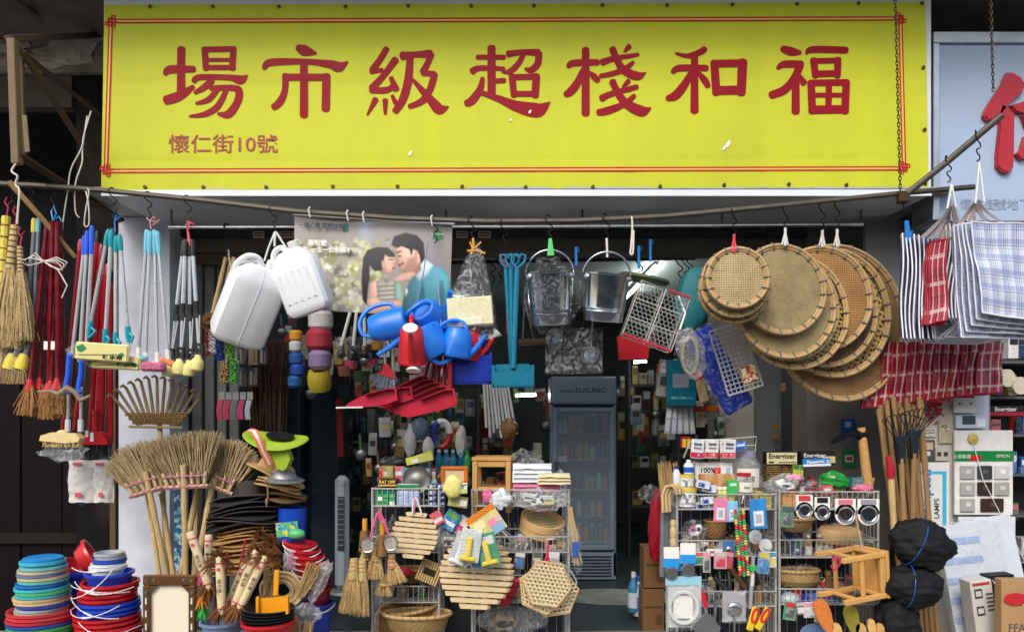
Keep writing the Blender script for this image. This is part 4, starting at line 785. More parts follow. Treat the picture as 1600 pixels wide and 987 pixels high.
def duster(label, x0, y0, x1, y1, r, tuft=True, bot=True, seed=0, Y=4.3):
    t = Th('feather_duster', label, 'duster', x1, y1, Y, 'paper wrapped feather dusters'); p = Vector((x0, y0, 0)); q = Vector((x1, y1, 0)); b = MB(); b.tube([p, p.lerp(q, .02), p.lerp(q, .05), p.lerp(q, .95), q], [r*.8, r*.95, r, r*.95, r*.85], 12); s = t.part('paper_sleeve', b, PAPT)
    u = (q-p).normalized()
    for f in (.12, .9): b = MB(); c = p.lerp(q, f); b.lathe([(r+.5, -1.2), (r+.6, 0), (r+.5, 1.2)], 12, c, u); t.part('sleeve_band', b, pm((200, 96, 110), .6, name='red_band'), s)
    c = p.lerp(q, .22); b = MB(); n = Vector((0, 0, -1)); b.lathe([(0, .3), (r*.42, .3), (r*.42, 0)], 10, c+Vector((0, 0, -r-.3)), (0, 0, -1)); t.part('red_seal', b, pm((206, 70, 80), .6, name='seal_print'), s)
    t.text('雞毛掃', p.lerp(q, .5).x, p.lerp(q, .5).y, r*1.0, INK, -r-.6, math.degrees(math.atan2(u.y, u.x)), s)
    b = MB()
    if tuft: feathers(b, x0, y0+4, 80, 32, seed, PI*1.35)
    if bot: feathers(b, x1, y1-8, 60, 24, seed+1, PI*1.2, PI/2)
    if b.v: t.part('feathers', b, FEA, kind='stuff', smooth=0)
    return t
duster('feather duster in paper sleeve leaning left, capped with a red spot', 297, 830, 328, 920, 7, False, True, 1)
duster('feather duster in paper sleeve standing upright in the grey bucket', 343, 868, 347, 958, 7, True, True, 2, 4.27)
duster('feather duster leaning right, its feather tuft beside the stacked hats', 402, 858, 366, 948, 7.5, True, True, 3, 4.25)
duster('feather duster leaning right, lowest of the three leaning ones', 416, 866, 374, 952, 7, True, True, 4, 4.22)
duster('half hidden feather duster behind the leaning ones', 384, 880, 356, 945, 6.5, False, True, 5, 4.36)
duster('short feather duster upright behind the grey bucket', 326, 835, 325, 905, 6, False, False, 6, 4.45)
b = MB(); feathers(b, 424, 848, 60, 28, 31, PI*1.5); feathers(b, 410, 838, 50, 24, 32, PI*1.2); one('feather_bunch', 'brown feather bunch on top of the dusters in front of the hats', 'feathers', 424, 860, 4.4, b, FEA, kind='stuff')
for i, (x, y, c, nm) in enumerate(((322, 895, (206, 70, 110), 'pink'), (316, 930, (230, 140, 50), 'orange'), (316, 950, (60, 180, 70), 'green'))):
    b = MB(); feathers(b, x, y, 70, 16, 40+i, PI*2); one('dyed_duster', '%s dyed feather tuft at the rim of the grey bucket' % nm, 'duster', x, y, 4.33, b, pm(c, .8, 0, .3, 60, .3, 0, 'dyed_feather'), kind='stuff')
for i, (x0, y0, x1, y1) in enumerate(((384, 842, 374, 885), (385, 868, 376, 890), (356, 862, 353, 895))):
    b = MB(); b.tube([(x0, y0), (x1, y1)], 1.8, 6); one('incense_stick', 'thin %s red stick among the feather dusters' % ('tall', 'short', 'left')[i], 'stick', x1, y1, 4.36, b, pm((170, 30, 60), .5, name='red_stick'))
# hats
HATB = pm((34, 32, 34), .8, 0, .4, 50, .4, .2, 'black_straw'); HATT = straw((190, 148, 92), .15); HATL = straw((200, 164, 110), .1)
def hat(label, cx, cy, r, ang, m, Y, seed, wv=3, crown=.42, tx=-6, lace=True):
    t = Th('straw_hat', label, 'hat', cx, cy, Y, 'hats in the stack'); b = MB(); rg = random.Random(seed); ph = rg.uniform(0, 6)
    b.lathe([(r, -1), (r*1.005, 0), (r*.8, 2.5), (r*crown, 5), (r*crown*.94, 20), (r*crown*.6, 26), (0, 27)], 40, (0, 0, 0), (0, -1, 0), .82, lambda i, a: (wv*math.sin(2*a+ph)+wv*.5*math.sin(3*a+ph*2))*(1 if i < 2 else (.4 if i == 2 else 0)))
    b.xf(rot(ang) @ RX(tx)); b.xf(None, (0, 0, 0), (cx, cy, 0)); t.part('body', b, m)
    b = MB(); R = rot(ang) @ RX(tx); b.tube([Vector((cx, cy, 0))+R @ Vector((r*math.cos(a), -wv*math.sin(2*a+ph)-wv*.5*math.sin(3*a+ph*2), r*.82*math.sin(a))) for a in [2*PI*k/40 for k in range(40)]], 1.25, 5, True); t.part('brim_edge', b, m)
    return t
ordn = ['top', 'second', 'third', 'fourth', 'fifth', 'sixth', 'seventh', 'eighth', 'ninth', 'tenth', 'eleventh', 'twelfth', 'thirteenth', 'fourteenth', 'fifteenth', 'sixteenth', 'seventeenth', 'eighteenth', 'nineteenth', 'twentieth', 'lowest', 'last', 'final', 'end']
y = 893; rg = random.Random(5)
for i in range(13): 
    hat('tan straw hat, %s one above the feather dusters' % (['lowest']+ordn[1:])[i], 384+rg.uniform(-3, 3), y, 49+rg.uniform(-3, 3), -6+i*.2, HATT, 4.75, i, 2.5); y -= 5.6
for i in range(8):
    hat('black straw hat, %s one up from the tan hats' % (['first']+ordn[1:])[i], 386+rg.uniform(-4, 4), y, 56+rg.uniform(-3, 3), -5+rg.uniform(-2, 2), (HATB, pm((60, 52, 46), .8, 0, .8, 30, .4, .2, 'striped_straw', st=(1, 1, 6)))[i % 2], 4.74, 30+i, 4); y -= 6.2
hat('brown straw hat at the right side of the stack', 448, 782, 30, 4, straw((120, 92, 64)), 4.7, 51, 2); hat('second brown straw hat under the silver one', 449, 773, 30, 6, straw((130, 104, 76)), 4.7, 52, 2)
hat('tan straw hat tilted under the lime green hat', 418, 738, 34, 30, HATL, 4.68, 53, 2, .6)
for i in range(3): hat('cream straw hat with wide flat brim, %s layer' % ('upper', 'middle', 'lower')[i], 440-i*3, 752+i*5, 36, 12, HATL, 4.66, 54+i, 2, .5)
b = MB(); b.lathe([(32, 0), (20, 5), (16, 12), (8, 17), (0, 18)], 30, (445, 749, -4), (.06, -1, -.15), .8); one('silver_hat', 'silver foil topped sun hat under the lime hat', 'hat', 445, 749, 4.6, b, pm((176, 178, 182), .35, .7, .25, 60, .8, 0, 'silver_foil'))
t = Th('lime_hat', 'lime green safety hat with orange reflective band lying upturned', 'hat', 430, 700, 4.5); LIME = pm((150, 178, 34), .7, 0, .12, 120, .4, 0, 'lime_mesh')
b = MB(); b.lathe([(22, -20), (23, -14), (24, 0), (30, 4), (49, 3), (51, 1), (49, 0), (30, 1)], 40, (431, 687, 0), (.12, -1, -.38), .62, lambda i, a: 5*math.cos(2*a) if i in (4, 5, 6) else 0); t.part('brim', b, LIME)
b = MB(); b.prism([(420, 695), (452, 700), (458, 716), (452, 730), (446, 734), (438, 730), (428, 712)], -16, 4); t.part('crown', b, LIME)
b = MB(); b.lathe([(0, 0), (21, 0), (22, 3), (0, 3)], 28, (438, 682, -1), (.1, -1, -.4), .6); t.part('inner_lining', b, BLACK)
b = MB(); pts = [(396, 670, -22), (406, 672, -27), (414, 684, -31), (420, 702, -28), (426, 718, -22), (428, 724, -20)]; vs = []
for p in pts: vs += [(p[0]-5, p[1]+3, p[2]), (p[0]+5, p[1]-2, p[2])]
b.add(vs, [[2*i, 2*i+1, 2*i+3, 2*i+2] for i in range(5)]); bd = t.part('orange_band', b, pm((226, 104, 40), .5, 0, .1, 30, 0, 0, 'orange_band'), smooth=60)
b = MB(); vs = []
for p in pts: vs += [(p[0]-2, p[1]+1.2, p[2]-.8), (p[0]+2, p[1]-.6, p[2]-.8)]
b.add(vs, [[2*i, 2*i+1, 2*i+3, 2*i+2] for i in range(5)]); t.part('reflective_strip', b, pm((210, 206, 214), .3, .3, .1, 50, 0, 0, 'reflective'), bd, 60)
b = MB(); b.tube([(420, 756, -6), (421, 775, -8), (419, 790, -8)], 1.2, 5); b.ell((419, 782, -8), (2.5, 5, 2.5), 8, 6); one('hat_cord', 'tan chin cord with toggle hanging from the hat stack', 'cord', 420, 756, 4.5, b, BAMD)
# goods right of the hats
t = Th('blue_pack', 'blue printed pack wedged between hats and red buckets', 'pack', 454, 845, 4.72); b = MB(); b.lathe([(0, 0), (22, 0), (22, 50), (0, 50)], 20, (455, 842, 0), (.04, -1, 0)); t.part('drum', b, pm((20, 74, 190), .3, 0, .1, 20, 0, 0, 'blue_wrap')); b = MB(); b.box((455, 823, -22), (34, 22, 2), rot(-6)); t.part('picture_label', b, mosaic([(70, 170, 200), (110, 190, 90), (220, 210, 90), (60, 130, 190)], 45))
b = MB(); b.ell((463, 834, 0), (14, 9, 10)); one('green_pad', 'mint green sponge lying above the red buckets', 'sponge', 463, 834, 4.6, b, plast((90, 190, 120)))
for i in range(5): basin('red bucket with white bail, %s of the tilted stack by the hats' % (ordn[0], *ordn[1:])[i], 466+i*5, 872+i*9, 24+i*1.2, 26, 4.62, (200, 24, 40), 'bucket', 'tilted red buckets beside the hats', 8-i, 'bucket', 8+i)
for i in range(3): basin('dark red bucket, %s of the low pile beside the dusters' % ordn[i], 494+i, 925+i*8, 23, 24, 4.68, (150, 18, 34), 'bucket', 'low dark red buckets', -4)
basin('blue bucket with white bail at the bottom of the red pile', 497, 988, 24, 48, 4.68, (24, 60, 170), 'bucket', None, 0, 'bucket', 10); basin('blue bucket rim showing beneath the tilted red stack', 478, 930, 26, 24, 4.66, (30, 50, 140), 'bucket', None, 0, 'bucket', 6)
# red bucket of dustpans at the bottom
basin('red bucket in front holding black frying baskets and orange dustpan', 420, 1012, 40, 44, 4.2, (206, 22, 40), 'bucket', None, 0, 'bucket', False)
for i in range(5):
    b = MB(); b.lathe([(30, 0), (38+.3*i, 8), (40, 8), (40, 10), (37, 10), (29, 1.5), (0, 1.5), (0, 0)], 36, (419, 977-i*5, 0), (.02*(i-2), -1, 0), 1); one('black_bowl', 'black wok pan with silver rim, %s in the red bucket' % (['lowest']+ordn[1:])[i], 'pan', 419, 977-i*5, 4.2, b, pm((26, 26, 28), .3, .2, .1, 20, 0, 0, 'black_enamel'), 'black pans in the red bucket')
t = Th('orange_dustpan', 'orange plastic dustpan standing upright in the red bucket', 'dustpan', 428, 955, 4.15); OR = plast((240, 158, 20)); b = MB(); b.prism([(403, 934), (452, 930), (453, 955), (403, 958)], -3, 0); b.rect(403, 930, 407, 958, -10, -2.9); b.rect(449, 928, 453, 956, -10, -2.9); t.part('pan', b, OR, kind='stuff', smooth=0); b = MB(); b.box((432, 910, -1), (8, 40, 3.5), rot(3), 1.2); t.part('handle', b, OR)
for i, (r0, d) in enumerate(((33, 0), (29, 3), (25, 1), (21, 4), (17, 2), (13, 5))):
    b = MB(); b.tube([(440+r0*math.cos(a), 922+r0*.86*math.sin(a), d+2*math.sin(3*a)) for a in [2*PI*k/32 for k in range(32)]], 2.2, 6, True); one('cane_coil', 'tan cane coil ring, %s from outside, behind the orange dustpan' % (['first']+ordn[1:])[i], 'coil', 440, 922, 4.4, b, BAM, 'cane coil rings')
b = MB(); b.straws((470, 930, 0), 6, (492, 880, 0), 12, 90, .9, 90, 4, 6); one('reed_bunch', 'small bunch of tan reeds leaning right of the cane coil', 'reeds', 470, 930, 4.38, b, STR2, kind='stuff')
b = MB(); b.straws((420, 930, 0), 8, (424, 885, 0), 12, 24, 1.3, 91, 6, 8); one('cane_sticks', 'few pale cane sticks rising behind the orange dustpan', 'sticks', 420, 930, 4.36, b, BAM, kind='stuff')
for i, (x, y, rx, ry, nm) in enumerate(((500, 905, 12, 36, 'tall clear bag of tubes right of the reeds'), (478, 958, 24, 16, 'clear bag drooping beside the red bucket'), (452, 878, 10, 20, 'clear bag of pink combs beside the hats'))):
    t = Th('plastic_bag', nm, 'bag', x, y+ry, 4.42); b = MB(); b.ell((x, y, 0), (rx, ry, 8), 16, 10, rot((24, 5, 0)[i]), .4, 2.4, i+6); t.part('film', b, HAZY, smooth=20); b = MB(); b.box((x, y, 2), (rx*.9, ry*1.2, 5), rot((24, 5, 0)[i]), 2); t.part('contents', b, ((plast((170, 160, 150))), plast((90, 84, 84)), plast((200, 110, 140)))[i])
b = MB(); b.straws((465, 1000, 0), 20, (466, 968, 0), 22, 40, 2.4, 95, 8, 8); one('bamboo_bunch', 'bundle of short bamboo sticks at the bottom beside the red bucket', 'sticks', 465, 1000, 4.35, b, BAM, kind='stuff')
# ------------------------------------------------------------------ middle: hanging goods
MILK = pm((236, 238, 240), .35, 0, .03, 10, .05, 0, 'milky_plastic', sub=.25)
def jerrycan(label, cx, cy, w, h, dp, R, Y, ribs):
    t = Th('jerry_can', label, 'jerry can', cx, cy-h/2, Y, 'white plastic cans'); c = Vector((cx, cy, 0)); b = MB(); lay = [(h/2, .80), (h/2-4, .93), (h/2-10, 1), (-h/2+26, 1), (-h/2+14, .88), (-h/2, .5)]; n = 24; rings = []
    for y, f in lay:
        ring = []
        for k in range(n):
            a = 2*PI*k/n; ca, sa = math.cos(a), math.sin(a); q = (abs(ca)**5+abs(sa)**5)**(-1/5); ring.append(R @ Vector((ca*q*w/2*f, y, sa*q*dp/2*f)))
        rings.append(ring)
    vs = [c+p for r in rings for p in r]; fs = [[i*n+k, i*n+(k+1) % n, (i+1)*n+(k+1) % n, (i+1)*n+k][::-1] for i in range(5) for k in range(n)]+[list(range(n)), [5*n+k for k in range(n)][::-1]]; b.add(vs, fs); body = t.part('body', b, MILK, smooth=28)
    b = MB(); b.lathe([(0, 0), (9, 0), (9, 12), (8, 13), (0, 13)], 16, c+R @ Vector((w*.12, -h/2+1, 0)), R @ Vector((0, -1, 0))); t.part('cap', b, WHITE)
    b = MB(); b.curve([c+R @ Vector(p) for p in ((-w*.05, -h/2+1, 0), (-w*.16, -h/2-9, 0), (-w*.34, -h/2-6, 0), (-w*.46, -h/2+10, 0), (-w*.45, -h/2+22, 0))], [5, 4.6, 4.6, 4.6, 5], 10); t.part('handle', b, MILK)
    if ribs:
        for i in range(5): b = MB(); b.box(c+R @ Vector((-w*.3+i*w*.15, h*.06, -dp/2)), (w*.08, h*.5, 3), R, 1.4); t.part('rib', b, MILK, body)
    b = MB(); b.tube([c+R @ Vector((0, y, sg*(dp/2*f+.2))) for sg, ys in ((-1, lay), (1, lay[::-1])) for y, f in ys], .7, 4, True); t.part('mould_seam', b, MILK, body)
    return t
jerrycan('large white plastic can hanging tilted, plain smooth sides', 390, 474, 84, 128, 64, rot(28) @ RX(16) @ RY(-32), 4.62, False)
jerrycan('smaller white plastic can with ribbed face, overlapping the poster', 471, 440, 74, 100, 40, rot(-19) @ RX(6) @ RY(12), 4.55, True)
b = MB(); b.tube([(430, 362), (420, 386), (413, 408)], 1.6, 5); b.tube([(431, 362), (440, 376), (450, 392)], 1.6, 5); b.tube([(430, 363), (429, 385)], 1.8, 5); one('white_strap', 'white straps holding both white cans on one hook', 'strap', 430, 362, 4.6, b, WHITE, kind='stuff'); hook(428, 330, 4.75, 'holding the two white cans')
# poster
PS = Th('hanging_poster', 'hanging photo poster of a father and girl nose to nose', 'poster', 582, 342, 4.8); pc = [(460, 334), (707, 350), (702, 497), (459, 482)]
def pq(u, v, d=0):
    a, e, c, g = pc; return ((a[0]*(1-u)+e[0]*u)*(1-v)+(g[0]*(1-u)+c[0]*u)*v, (a[1]*(1-u)+e[1]*u)*(1-v)+(g[1]*(1-u)+c[1]*u)*v, d+2*math.sin(u*7)+1.0*math.sin(v*5+u*3))
import numpy as np
def poster_paint(X, Y_):
    def sd(poly):
        d = np.full(X.shape, 1e9); ins = np.zeros(X.shape, bool); n = len(poly)
        for i in range(n):
            (x0, y0), (x1, y1) = poly[i], poly[(i+1) % n]; ex, ey = x1-x0, y1-y0; t = np.clip(((X-x0)*ex+(Y_-y0)*ey)/(ex*ex+ey*ey+1e-9), 0, 1)
            d = np.minimum(d, np.hypot(X-x0-t*ex, Y_-y0-t*ey)); c = ((y0 > Y_) != (y1 > Y_)) & (X < ex*(Y_-y0)/(ey+1e-9)+x0); ins ^= c
        return np.where(ins, -d, d)
    out = np.zeros(X.shape+(3,)); out[:] = (150, 143, 136); rs = np.random.RandomState(5)
    def lay(mask, c):
        for k in range(3): out[..., k] = out[..., k]*(1-mask)+c[k]*mask
    lay(np.clip((X-600)/100, 0, 1)*.6, (128, 124, 126)); lay(np.clip(1-abs(X-572)/20, 0, 1)*np.clip((410-Y_)/60, 0, 1)*.8, (170, 190, 214)); lay(np.clip((500-X)/50, 0, 1)*np.clip((390-Y_)/60, 0, 1)*.7, (206, 206, 208))
    for i in range(420):
        cx, cy = rs.uniform(462, 610), rs.uniform(372, 500); r = rs.uniform(1.5, 9)*(1.5 if i < 60 else .8); c = [(226, 222, 196), (196, 196, 140), (120, 130, 70), (84, 80, 66), (160, 150, 130), (150, 160, 84), (236, 234, 220)][rs.randint(7)]; lay(np.clip((r-np.hypot(X-cx, (Y_-cy)*rs.uniform(.7, 1.6)))/2.5, 0, 1)*rs.uniform(.3, .8), c)
    def fig(poly, c, soft=1.5, gx=0, gy=0, al=1):
        D = sd(poly); m = np.clip(.5-D/soft, 0, 1)*al; cx = sum(q[0] for q in poly)/len(poly); cy = sum(q[1] for q in poly)/len(poly); s = (1+gx*(X-cx)/20+gy*(Y_-cy)/20)*(1.08-.26*np.exp(np.minimum(D, 0)/3.5))
        for k in range(3): out[..., k] = out[..., k]*(1-m)+np.clip(c[k]*s, 0, 255)*m
    SK = (206, 164, 144); SD = (158, 114, 98); HR = (30, 28, 32)
    fig([(648,428),(668,412),(688,416),(702,432),(704,500),(626,492),(632,462),(640,442)], (72,132,142), 2, .12, -.12); fig([(660,440),(664,470),(660,496),(656,470)], (44,92,104), 6); fig([(690,440),(684,470),(690,500),(696,470)], (52,100,112), 8)
    fig([(648,428),(652,410),(664,404),(678,414),(668,430),(654,440)], (190,206,210), 2, .1, -.1); fig([(634,412),(656,404),(658,422),(648,432),(638,428)], SD, 3)
    fig([(616,390),(620,378),(640,372),(658,382),(662,402),(650,418),(638,428),(627,425),(621,414),(620,407),(616,402),(619,396)], SK, 1.6, .16, -.1); fig([(640,404),(652,402),(650,416),(638,426),(630,424)], SD, 7, 0, 0, .8)
    fig([(612,383),(616,370),(634,364),(652,368),(662,380),(664,404),(658,413),(656,400),(652,392),(646,390),(643,400),(640,390),(628,385),(620,388)], HR, 2, .1, -.3); fig([(648,391),(653,393),(652,403),(647,404)], SK, 1.5); fig([(619,394),(628,392),(628,393.6),(620,396)], HR, 1.2); fig([(621,400),(627,400),(627,401.4),(622,401.6)], HR, 1.2); fig([(622,414),(632,409),(631,413),(625,417)], (150,72,72), 1.5)
    fig([(576,460),(580,442),(590,434),(600,438),(604,470),(590,486),(578,486)], SK, 2, .15, -.12); fig([(612,436),(626,428),(644,424),(652,428),(640,438),(622,444)], SK, 2, 0, -.2); fig([(588,440),(598,434),(604,442),(614,436),(620,446),(618,488),(592,490)], (170,162,148), 2, .1)
    for k in range(6): fig([(590,447+k*7),(619,445+k*7),(619,447.5+k*7),(590,449.5+k*7)], (112,120,110), 1.5, 0, 0, .8)
    fig([(588,404),(594,393),(610,391),(617,402),(619,410),(616,413),(618,418),(612,426),(602,429),(594,424)], SK, 1.6, .12, -.06); fig([(594,414),(602,418),(604,428),(596,426)], SD, 6, 0, 0, .7)
    fig([(568,402),(574,391),(590,386),(606,387),(616,396),(618,402),(608,402),(602,398),(599,409),(597,423),(586,424),(577,414),(578,432),(575,452),(573,476),(567,468),(565,440),(566,420)], HR, 2, .1, -.25); fig([(596,408),(601,408),(602,418),(597,418)], SK, 1.5); fig([(608,405),(615,405.4),(615,407),(608,407)], HR, 1.2); fig([(613,418),(618,417),(617,421),(613,421)], (170,84,84), 1.4)
    fig([(574,468),(586,462),(600,472),(626,468),(630,476),(604,486),(580,490)], SK, 2, 0, -.2); fig([(616,444),(622,438),(628,444),(630,470),(617,468)], (140,172,156), 2, .3); fig([(634,452),(637,450),(638,456),(634,464)], (222,230,230), 1)
    fig([(540,346),(545,353),(545,361),(540,363),(535,361),(535,354)], (30,110,100), 1); fig([(684,356),(693,366),(692,374),(684,377),(676,373),(677,364)], (40,130,70), 1); return np.clip(out*(1.06+.015*rs.randn(*X.shape))[..., None], 0, 255)
b = MB(); b.grid(lambda u, v: pq(u, v), 170, 104); co = np.array([[v.x, v.y] for v in b.v]); cl = poster_paint(co[:, 0], co[:, 1])/255; cl = np.where(cl <= .04045, cl/12.92, ((cl+.055)/1.055)**2.4)
m, nt, bs = nodes('poster_print'); at_ = N(nt, 'Attribute', attribute_name='print'); nt.links.new(at_.outputs['Color'], bs.inputs['Base Color']); bs.inputs['Roughness'].default_value = .35
sh = PS.part('sheet', b, m, smooth=60); ca = sh.data.color_attributes.new('print', 'FLOAT_COLOR', 'POINT'); ca.data.foreach_set('color', np.concatenate([cl, np.ones((len(cl), 1))], 1).ravel().astype(np.float32))
b = MB(); b.tube([(458, 334, 0), (710, 350, 0)], 2.6, 8); PS.part('top_bar', b, WHITE)
PS.text('一啲心思 直種快樂', 503, 354, 8.5, paper((44, 62, 84)), -4.5, 2, sh, 1, bold=.15); PS.text('再黏雙·', 498, 381, 10, paper((236, 236, 226)), -4.5, 2, sh, 1, bold=.3); PS.text('一生一世永遠不變', 523, 392, 9, paper((236, 236, 226)), -4.5, 2, sh, 1, bold=.3); PS.text('WATSONS', 684, 367, 4, WPAP, -5, 3, sh)
for i, (x, y) in enumerate(((486, 333), (545, 338), (570, 340), (676, 346))): b = MB(); b.tube([(x, y-8, -6), (x-2, y-4, -8), (x, y+8, -6)], 1.3, 5); one('poster_clip', 'small white tie holding the poster to the pipe, %s from the left' % ('first', 'second', 'third', 'fourth')[i], 'tie', x, y, 4.74, b, WHITE)
# watering cans
def watering_can(label, cx, cy, r, h, R, c, Y, rose=True, group=None):
    t = Th('watering_can', label, 'watering can', cx, cy, Y, 'hanging plastic watering cans'); m = pm(c, .34, 0, .16, 16, .06, 0, 'can_plastic', dirt=.25); C_ = Vector((cx, cy, 0)); b = MB()
    b.lathe([(0, -h/2), (r*.9, -h/2), (r, -h/2+3), (r*.95, h*.1), (r*.8, h/2-4), (r*.68, h/2), (r*.5, h/2), (r*.5, h/2-6), (0, h/2-6)], 26, (0, 0, 0), (0, -1, 0), .8); b.xf(R); b.xf(None, (0, 0, 0), C_); t.part('body', b, m)
    b = MB(); b.curve([C_+R @ Vector(p) for p in ((r*.8, h*.35, 0), (r*1.3, h*.05, 0), (r*1.75, -h*.42, 0))], [r*.26, r*.18, r*.13], 10); sp = t.part('spout', b, m)
    if rose: b = MB(); b.lathe([(r*.13, 0), (r*.16, 3), (r*.4, 9), (r*.42, 11), (0, 12)], 14, C_+R @ Vector((r*1.7, -h*.38, 0)), R @ Vector((.55, -.8, 0))); t.part('rose', b, WHITE, sp)
    b = MB(); b.curve([C_+R @ Vector(p) for p in ((-r*.75, h*.3, 0), (-r*1.35, h*.15, 0), (-r*1.3, -h*.4, 0), (-r*.6, -h*.72, 0), (r*.2, -h*.72, 0), (r*.5, -h*.5, 0))], [3.4, 3.2, 3.4, 3.4, 3.2, 3.4], 9); t.part('handle', b, m); return t
BW = (12, 124, 236); RW = (214, 18, 34)
watering_can('blue watering can lying on its side, leftmost under the poster', 606, 508, 25, 58, rot(-102) @ RY(170), BW, 4.55, False)
watering_can('blue watering can high up, its opening facing the street', 668, 496, 30, 50, rot(-35) @ RX(60), BW, 4.66, False)
watering_can('blue watering can tipped with white rose pointing down', 674, 534, 27, 50, rot(150) @ RY(30), BW, 4.55, True)
watering_can('blue watering can upright at the right of the cluster', 714, 536, 24, 46, rot(8) @ RY(-10), BW, 4.58, False)
watering_can('red watering can with white rose facing the street', 644, 540, 27, 60, rot(0) @ RX(10) @ RY(85), RW, 4.5, True)
watering_can('red watering can behind the right blue one, rose to the right', 732, 540, 22, 46, rot(6), RW, 4.68, True)
hook(680, 346, 4.74, 'above the watering cans'); 
for i, (x0, y0, x1, y1, c, nm) in enumerate(((676, 378, 690, 520, (170, 150, 190), 'lilac'), (668, 378, 652, 470, (120, 150, 180), 'pale blue'), (741, 515, 755, 460, (220, 220, 220), 'white'))): b = MB(); b.tube([(x0, y0), ((x0+x1)/2+2, (y0+y1)/2), (x1, y1)], 1, 5); one('cord', '%s cord stretched down to the watering cans' % nm, 'cord', x0, y0, 4.62, b, pm(c, .6, name='cord_string'))
# dustpans
def dustpan(label, x, y, w, h, ang, c, Y, edge=None, hx=None, group='red dustpans in the fanned pile', dz=0):
    t = Th('dustpan', label, 'dustpan', x, y, Y, group); m = pm(c, .32, 0, .08, 12, 0, .06, 'pan_plastic'); R = rot(ang); C_ = Vector((x, y, dz)); b = MB(); out = [(-w/2, h*.32), (-w*.42, h*.1), (-w*.1, -h*.28), (w*.35, -h/2), (w/2, -h*.42), (w/2, h*.35), (w*.3, h/2), (-w*.35, h*.5)]
    b.prism(out, 0, 2); inn = [(p[0]*.94, p[1]*.9) for p in out]
    for i in range(2, 6):
        a, e = out[i], out[i+1]; a2, e2 = inn[i], inn[i+1]; b.add([(a[0], a[1], 0), (e[0], e[1], 0), (e[0], e[1], -11), (a[0], a[1], -11), (a2[0], a2[1], 0), (e2[0], e2[1], 0), (e2[0], e2[1], -11), (a2[0], a2[1], -11)], [[0, 1, 2, 3], [7, 6, 5, 4], [3, 2, 6, 7]])
    b.xf(R); b.xf(None, (0, 0, 0), C_); t.part('pan', b, m, smooth=20)
    if edge: b = MB(); b.box((-w*.42, h*.42, -1), (w*.5, 2.4, 3), rot(6)); b.xf(R); b.xf(None, (0, 0, 0), C_); t.part('lip', b, edge)
    if hx: b = MB(); b.tube([C_+R @ Vector((w*.42, -h*.3, -3)), Vector((hx[0], hx[1], dz-2))], [3.6, 3], 8); t.part('handle', b, pm((150, 10, 26), .3, 0, .1, 12, 0, 0, 'dark_red_plastic'))
    return t
for i in range(2): dustpan('red dustpan with white lip, %s at the left of the pile' % ('front', 'back')[i], 580+i*24, 622-i*2, 84, 24, -7, (182, 30, 58), 4.62+i*.05, WHITE, None)
for i in range(5): dustpan('red dustpan with dark handle in the fanned pile, %s from the front' % (['first']+ordn[1:])[i], 668-i*10, 630-i*4.5, 92, 30, -13-i, (184, 30, 56), 4.6+i*.05, None, (704-i*7, 548-i*2))
hook(788, 352, 4.74, 'above the teal dustpans')
for i, (x, c) in enumerate(((815, TEAL), (806, TEAL), (798, TEAL))):
    t = Th('long_dustpan', 'teal long handled dustpan, heart shaped grip, %s' % ('rightmost', 'middle', 'leftmost')[i], 'dustpan', x-6, 395, 4.6+.05*i, 'teal long handled dustpans'); m = pm((10, 116, 146), .3, 0, .08, 12, 0, 0, 'teal_plastic'); b = MB(); b.tube([(x-7, 420, 0), (802-i, 575, 0)], 4.2, 8); t.part('pole', b, m)
    b = MB(); b.tube([(x-7, 420), (x-16, 408), (x-15, 398), (x-8, 399), (x-4, 403), (x, 397), (x+6, 399), (x+5, 408), (x-7, 420)], 2.2, 6); t.part('grip', b, m)
    if i == 0: 
        b = MB(); b.prism([(768, 604), (769, 576), (776, 569), (826, 568), (834, 576), (836, 600), (830, 606)], 2, 5); b.rect(769, 571, 773, 605, -20, 2); b.rect(830, 571, 834, 604, -20, 2); b.rect(770, 600, 833, 605, -20, 1.9); b.prism([(772, 604), (773, 582), (830, 581), (832, 603)], -21, -19); t.part('pan', b, pm((14, 112, 140), .3, 0, .08, 12, 0, 0, 'teal_plastic2'), kind='stuff', smooth=0)
b = MB(); b.tube([(792, 412, 0), (793, 440, 0), (794, 520, 0)], 3.2, 8); b.tube([(792, 412), (783, 405), (781, 399), (787, 398), (792, 402)], 2, 6); one('red_dustpan_pole', 'red long pole with loop grip behind the teal dustpans', 'pole', 792, 412, 4.8, b, pm((180, 40, 50), .35, name='red_handle_plastic'))
t = Th('blue_dustpan', 'deep blue square dustpan hanging left of the teal one', 'dustpan', 738, 548, 4.72); DB = pm((14, 42, 150), .3, 0, .1, 10, 0, 0, 'deep_blue'); b = MB(); b.prism([(704, 598), (703, 566), (712, 552), (728, 546), (756, 544), (766, 549), (769, 598)], 2, 6); b.rect(704, 558, 708, 600, -18, 2); b.rect(765, 552, 769, 600, -18, 2); b.rect(705, 596, 768, 600, -18, 1.9); b.prism([(707, 597), (707, 568), (732, 556), (765, 556), (766, 597)], -19, -17.5); t.part('pan', b, DB, kind='stuff', smooth=0); b = MB(); b.tube([(757, 548, 0), (758, 480, 2)], 4, 8); t.part('pole', b, DB)
